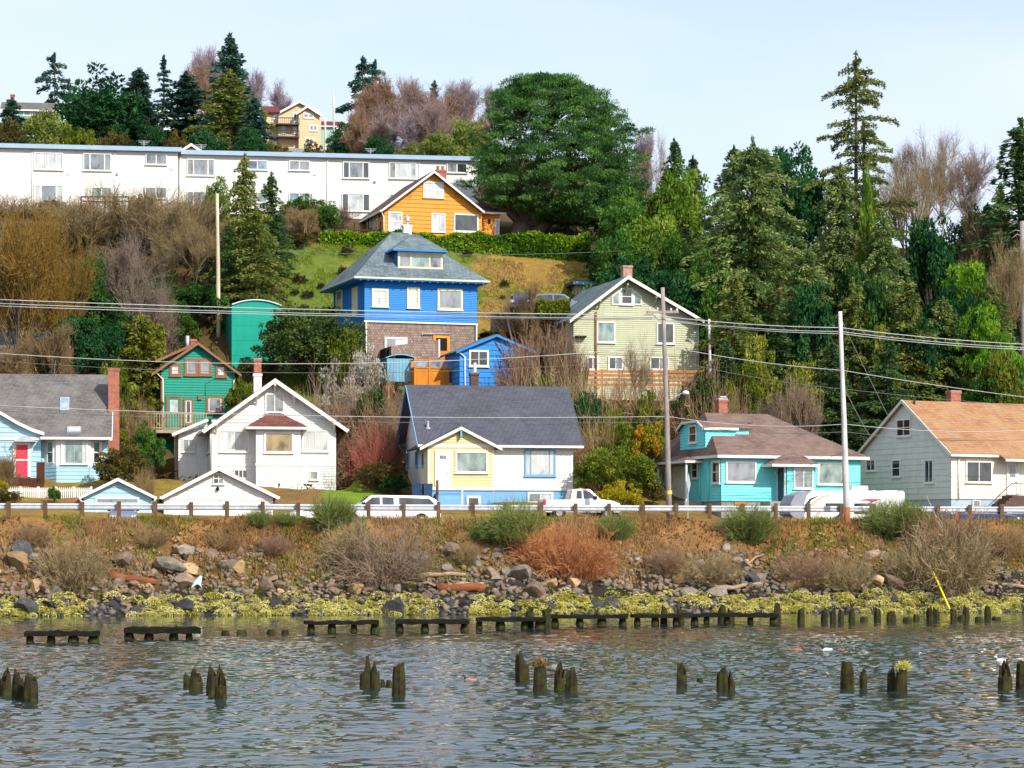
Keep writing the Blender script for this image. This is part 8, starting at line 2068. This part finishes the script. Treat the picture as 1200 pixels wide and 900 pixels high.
def scatter_px(n, seed, v0, v1, x0=-38, x1=42, pw=1.0):
    rg = np.random.default_rng(seed); x = rg.uniform(x0, x1, n); v = v0+(v1-v0)*rg.uniform(0, 1, n)**pw
    sc = np.where(v < 0, 1+np.clip((x+32)/66, 0, 1)*.28, 1)
    y = rail_y(x)+v*sc
    return rg, x, y, v
def blades(name, n, seed, v0, v1, mat, hgt, wid, thr, nseed, lean=.35, sc=.4):
    rg, x, y, v = scatter_px(n, seed, v0, v1)
    keep = fbm(x*sc, y*sc, nseed) > thr; x, y = x[keep], y[keep]; n = len(x)
    z = ground(x, y); h_ = hgt*rg.uniform(.4, 1.3, n)
    D = rg.normal(0, lean, (n, 3)); D[:, 2] = 1; D = unit(D)
    C = np.stack([x, y, z], 1)+D*(h_/2)[:, None]
    tn = np.clip(vnoise(x*.6, y*.6, 4)*1.1-.05+rg.normal(0, .2, n), 0, 1)
    tag(mesh_obj(name, leaf_mesh(name, C, D, h_, wid*rg.uniform(.6, 1.4, n), tn, seed), LF[mat]), kind='stuff')
blades('dry_grass', 60000, 1, -5.0, -.9, 'dry', .4, .045, .44, 21)
blades('dry_grass', 12000, 2, -1.2, .7, 'dry', .2, .04, .48, 22)
blades('green_weeds', 42000, 3, -5.6, -.5, 'drygreen', .3, .06, .5, 23)
blades('leaf_litter', 14000, 4, -5.0, -.6, 'leaflitter', .22, .08, .42, 24, .9)
# rough growth on the hillside, clear of the houses and lawns
rg = np.random.default_rng(8); n = 90000
x = rg.uniform(-52, 52, n); v = rg.uniform(13, 76, n); y = rail_y(x)+v; px_ = x/y*F+CX
keep = fbm(x*.3, y*.3, 44) > .36
keep &= ~((px_ > 325) & (px_ < 700) & (v > 36) & (v < 68))
keep &= ~((px_ > 185) & (px_ < 290) & (y > 188) & (y < 200)); keep &= ~((px_ > 415) & (px_ < 640) & (v > 36)); keep &= ~((px_ > 600) & (px_ < 830) & (y > 201) & (y < 216)); keep &= ~((px_ > 255) & (px_ < 345) & (y > 203) & (y < 211))
keep &= ~((px_ < 600) & (v > 66)); keep &= ~(v < 24); keep &= ~((px_ > 375) & (px_ < 445) & (v < 32))
keep &= ~((px_ < 100) & (y > 199) & (y < 210)); keep &= ~((px_ > 130) & (px_ < 180) & (v > 32) & (v < 45))
x, y = x[keep], y[keep]; n = len(x); z = ground(x, y)
D = rg.normal(0, .7, (n, 3)); D[:, 2] = np.abs(D[:, 2])+.4
tag(mesh_obj('undergrowth', leaf_mesh('undergrowth', np.stack([x, y, z+rg.uniform(0, .55, n)], 1), D, rg.uniform(.25, .6, n), rg.uniform(.07, .2, n), np.clip(vnoise(x*.4, y*.4, 6)+rg.normal(0, .2, n), 0, 1), 9), LF['leaflitter']), kind='stuff')
# short turf on the lawns
rg = np.random.default_rng(18); n = 60000
x = rg.uniform(-22, 9, n); y = rg.uniform(196, 224, n); px_ = x/y*F+CX; v = y-rail_y(x)
keep = (v > 35) & (v < 64) & (px_ > 328) & (px_ < 694) & (fbm(x*.5, y*.5, 14) > .4) & ~((px_ > 388) & (px_ < 565) & (y < 214)) & ~((px_ > 598) & (px_ < 632) & (y < 216)) & ~((px_ > 640) & (y < 216))
x, y, px_ = x[keep], y[keep], px_[keep]; n = len(x); D = rg.normal(0, .4, (n, 3)); D[:, 2] = 1
gsel = (fbm(x*.35, y*.35, 3)+.16*(1-ss(470, 600, px_))) > .5
for sel, nm, mt in ((gsel, 'green_turf', 'drygreen'), (~gsel, 'dry_turf', 'dry')):
    q = int(sel.sum())
    tag(mesh_obj(nm, leaf_mesh(nm, np.stack([x, y, ground(x, y)+.08], 1)[sel], D[sel], .3*rg.uniform(.5, 1.4, q), .06, rg.uniform(.1, .9, q), 3), LF[mt]), kind='stuff')

# boulders
import bmesh as _bm
def rock_mesh(seed, sub=2):
    bm = _bm.new(); _bm.ops.create_icosphere(bm, subdivisions=sub, radius=1)
    rn = random.Random(seed); pl = [(Vector((rn.gauss(0, 1), rn.gauss(0, 1), rn.gauss(0, 1))).normalized(), rn.uniform(.38, .78)) for _ in range(10)]
    for v in bm.verts:
        for nrm_, d in pl:
            k = v.co.dot(nrm_)
            if k > d: v.co -= nrm_*(k-d)
        v.co *= rn.uniform(.98, 1.02)*1.22
    me = bpy.data.meshes.new('boulder'); bm.to_mesh(me); bm.free(); return me
def m_rock(name, c1, c2, c3):
    t = NT(name); oi = t.node('ShaderNodeObjectInfo'); v = t.coord('Object'); n1 = t.noise(v, 1.6, 6, .7); n2 = t.noise(v, 6, 4, .7)
    col = t.ramp(n1, [(.3, c1), (.55, c2), (.75, c3)])
    hv = t.node('ShaderNodeHueSaturation'); t.link(col, hv.inputs['Color']); t.link(t.math('ADD', .65, t.math('MULTIPLY', oi.outputs['Random'], .8)), hv.inputs['Value'])
    t.bsdf(hv.outputs['Color'], .85, .25, t.math('ADD', n1, t.math('MULTIPLY', n2, .5)), .08); return t.mat
RK = {'grey': m_rock('grey basalt', (.115, .095, .075), (.22, .185, .145), (.33, .28, .215)), 'brown': m_rock('brown rock', (.13, .088, .06), (.23, .16, .11), (.33, .245, .17)), 'dark': m_rock('wet dark basalt', (.03, .03, .035), (.06, .058, .06), (.1, .095, .09)), 'tan': m_rock('tan sandstone', (.28, .17, .08), (.4, .26, .13), (.46, .34, .2))}
RM = {k: [] for k in RK}
for k in RK:
    for s in range(6):
        me = rock_mesh(hash_ := s*13+len(k)*7+ord(k[0])); me.materials.append(RK[k]); RM[k].append(me)
RLAB = {'grey': 'angular grey boulder in the riprap along the bank', 'brown': 'angular brown boulder in the riprap along the bank', 'dark': 'wet dark boulder in the riprap at the waterline', 'tan': 'tan sandstone boulder in the riprap along the bank'}
rn = random.Random(6)
def boulder(kind, x, y, s, label, group, zoff=.15, sq=.75, rot=None):
    o = bpy.data.objects.new('boulder', rn.choice(RM[kind])); COL.objects.link(o)
    o.location = (x, y, gz(x, y)+s*zoff); o.scale = (s*rn.uniform(.85, 1.3), s*rn.uniform(.8, 1.15), s*sq*rn.uniform(.8, 1.15)); o.rotation_euler = rot or (rn.uniform(-.5, .5), rn.uniform(-.5, .5), rn.uniform(0, 6.3))
    return tag(o, label, 'boulder', group)
for i in range(286):
    x = rn.uniform(-34, 37); u = rn.random()
    v = -8.1+5.0*u**1.05; sc = 1+min(max((x+32)/66, 0), 1)*.28
    y = float(rail_y(x))+v*sc; s = .33*math.exp(rn.gauss(0, .36))
    kind = 'dark' if v < -6.6 else rn.choices(['grey', 'brown', 'tan', 'dark'], [5, 4, 1.6, 1.2])[0]
    boulder(kind, x, y, min(max(s, .2), .85), RLAB[kind], 'riprap boulders, '+kind)
for px, py, s, kind, lab in [(21, 664, .95, 'tan', 'large orange-tan boulder left of the brown thicket'), (24, 648, .7, 'dark', 'dark boulder resting on the large orange-tan one'), (42, 690, .55, 'tan', 'orange boulder below the left brown thicket'), (203, 668, .75, 'brown', 'brown upright boulder behind the driftwood logs'), (222, 672, .6, 'tan', 'rusty orange boulder left of the pale blue tarp'), (312, 688, .7, 'brown', 'tilted purplish brown boulder right of the blue tarp'), (330, 688, .5, 'brown', 'smaller brown boulder beside the tilted purplish one'), (612, 676, .9, 'grey', 'big grey slab leaning below the broken plank'), (578, 676, .55, 'brown', 'rounded brown boulder left of the big grey slab'), (594, 676, .5, 'grey', 'grey boulder squeezed between brown one and grey slab'), (647, 685, .5, 'tan', 'tan boulder right of the big grey slab'), (672, 688, .5, 'tan', 'tan boulder below the red-orange thicket'), (1048, 688, .85, 'brown', 'big dark brown boulder under the pale pole'), (1028, 684, .6, 'tan', 'rusty boulder left of the big dark brown one'), (892, 682, .6, 'grey', 'flat grey boulder near the bleached branches'), (855, 678, .5, 'tan', 'tan boulder above the long driftwood log')]:
    Y = Yat(px, py, 146, 168); boulder(kind, (px-CX)*Y/F, Y, s, lab, None, .3)
# rubble between the boulders
base = rock_mesh(99, 1); bv = np.array([tuple(v.co) for v in base.vertices]); bf = np.array([list(p.vertices) for p in base.polygons])
def rubble(name, n, seed, v0, v1, mat, s0, s1, thr=0.0):
    rg, x, y, v = scatter_px(n, seed, v0, v1)
    k = fbm(x*.35, y*.5, seed) > thr; x, y = x[k], y[k]; n = len(x)
    s = rg.uniform(s0, s1, (n, 1, 1))*rg.uniform(.6, 1.3, (n, 1, 3)); th = rg.uniform(0, 2*PI, n); c_, s_ = np.cos(th)[:, None], np.sin(th)[:, None]
    V = bv[None]*s; V = np.stack([V[..., 0]*c_-V[..., 1]*s_, V[..., 0]*s_+V[..., 1]*c_, V[..., 2]], -1)
    V = V+np.stack([x, y, ground(x, y)+.04], 1)[:, None]
    Fq = (bf[None]+np.arange(n)[:, None, None]*len(bv)).reshape(-1, 3)
    tag(mesh_obj(name, np_mesh(name, V.reshape(-1, 3), Fq), mat), kind='stuff')
rubble('rubble', 2600, 31, -8.3, -4.2, RK['grey'], .1, .26); rubble('rubble', 3200, 32, -7.4, -3.0, RK['brown'], .09, .28, .3); rubble('rubble', 1400, 33, -6.2, -2.0, RK['tan'], .06, .2, .42); rubble('rubble', 1800, 34, -8.8, -6.4, RK['dark'], .1, .28); rubble('rubble', 700, 35, -3.5, -.8, RK['grey'], .04, .12, .5)
# rockweed hanging over the tide line
rg, x, y, v = scatter_px(1200, 41, -8.4, -6.4, pw=1.25)
k = fbm(x*.3, y*.3, 12) > .4; x, y = x[k], y[k]; n0 = len(x); per = 130
cr = np.repeat(rg.uniform(.16, .42, n0), per)[:, None]; n = n0*per
o_ = unit(rg.normal(size=(n, 3))); o_[:, 2] = np.abs(o_[:, 2])
C = np.repeat(np.stack([x, y, ground(x, y)+.08], 1), per, 0)+o_*cr*np.array([1.1, 1, .95]); D = o_*np.array([1, 1, .5])+np.array([0, 0, -.45])+rg.normal(0, .35, (n, 3))
tag(mesh_obj('rockweed', leaf_mesh('rockweed', C, D, .13*rg.uniform(.6, 1.3, n), .055*rg.uniform(.6, 1.4, n), np.clip(np.repeat(rg.uniform(0, 1, n0), per)+rg.normal(0, .12, n), 0, 1), 5), LF['weed']), kind='stuff')
blades('shore_moss', 16000, 5, -7.6, -5.6, 'drygreen', .18, .09, .5, 25, .8)
# tufts on three pilings
for i, (o, h_, r_) in enumerate(tufts):
    rg = np.random.default_rng(60+i); n = 420; q = unit(rg.normal(size=(n, 3))); q[:, 2] = np.abs(q[:, 2])
    C = q*np.array([r_*1.2, r_*1.2, .2])*rg.uniform(.5, 1, (n, 1))+np.array([.06*(i > 0), 0, h_-.05])
    t_ = mesh_obj('grass_tuft', leaf_mesh('grass_tuft', C, q*.6+np.array([0, 0, .3])+rg.normal(0, .6, (n, 3)), .2*rg.uniform(.5, 1.3, n), .03, rg.uniform(.1, 1, n), 1), LF['dry'] if i == 0 else LF['weed'])
    t_.location = o.location; tag(t_, ['pale dry grass tuft growing on the stout mid-river piling', 'yellow grass tuft growing on the slightly leaning piling at right', 'x'][i], 'grass tuft', 'grass tufts on pilings')
# driftwood, plank and tarp
M['drift'] = m_wood('bleached driftwood', '#c8b090', '#8a7058', 'x', .8); M['driftred'] = m_wood('red rotten wood', '#a8663c', '#6e3c24', 'x', .8)
def log(label, px0, py0, px1, py1, r0, r1, mat, n=9, seed=1):
    a, b = world_at(px0, py0, Yat(px0, py0+4, 146, 166)), world_at(px1, py1, Yat(px1, py1+4, 146, 166)); q = random.Random(seed)
    P = [a.lerp(b, i/5)+Vector((q.gauss(0, .04), q.gauss(0, .04), q.gauss(0, .05))) for i in range(6)]
    tag(MB().tube(P, [r0*(1-i/5)+r1*i/5+q.uniform(-.02, .02) for i in range(6)], n).build('driftwood_log', M[mat], None, True), label, 'driftwood', 'driftwood on the bank')
log('split pale and red driftwood log lying left of the brown boulder', 126, 674, 186, 682, .32, .2, 'driftred', seed=2)
log('thin pale driftwood stick across the split log', 150, 668, 180, 688, .1, .07, 'drift', seed=3)
log('short pale log with a red rotten end in the middle of the bank', 512, 690, 566, 688, .3, .26, 'driftred', seed=4)
log('bleached upper half of the rotten log', 525, 686, 567, 685, .2, .16, 'drift', seed=5)
log('long thin pale stick left of the rotten log', 470, 682, 520, 686, .1, .07, 'drift', seed=6)
log('flat grey log behind the largest grey thicket', 470, 676, 545, 672, .16, .12, 'drift', seed=7)
log('broken tan plank leaning on the big grey slab', 599, 658, 628, 674, .1, .08, 'drift', 4, seed=8)
log('long bleached log at the foot of the brown thicket right of centre', 838, 690, 892, 684, .16, .1, 'drift', seed=9)
log('bleached branch sticking out left of the pale pole', 870, 662, 896, 650, .09, .04, 'drift', seed=10)
log('bleached log at the right edge of the bank', 1150, 682, 1204, 688, .16, .12, 'drift', seed=11)
log('small pale branch stub under the pale pole', 930, 676, 950, 678, .1, .06, 'drift', seed=12)
Y = Yat(226, 688, 146, 162); c = world_at(226, 684, Y); tv_ = []
nx, nz = 9, 6; q = random.Random(4)
for j in range(nz):
    for i in range(nx): tv_.append((c.x-.55+1.1*i/(nx-1)+q.gauss(0, .03), c.y-.35+.5*j/(nz-1), c.z-.28+.1*j+.12*math.sin(i*1.3+j)+q.gauss(0, .02)+.02*i))
tb_ = MB().add(tv_, [(j*nx+i, j*nx+i+1, (j+1)*nx+i+1, (j+1)*nx+i) for j in range(nz-1) for i in range(nx-1)])
o = tb_.build('plastic_tarp', m_plain('pale blue plastic sheet', (.45, .7, .8), (.4, .62, .74), 3, .35), None, True); sm = o.modifiers.new('thickness', 'SOLIDIFY'); sm.thickness = .03
tag(o, 'crumpled pale blue plastic tarp caught between bank boulders', 'tarp')
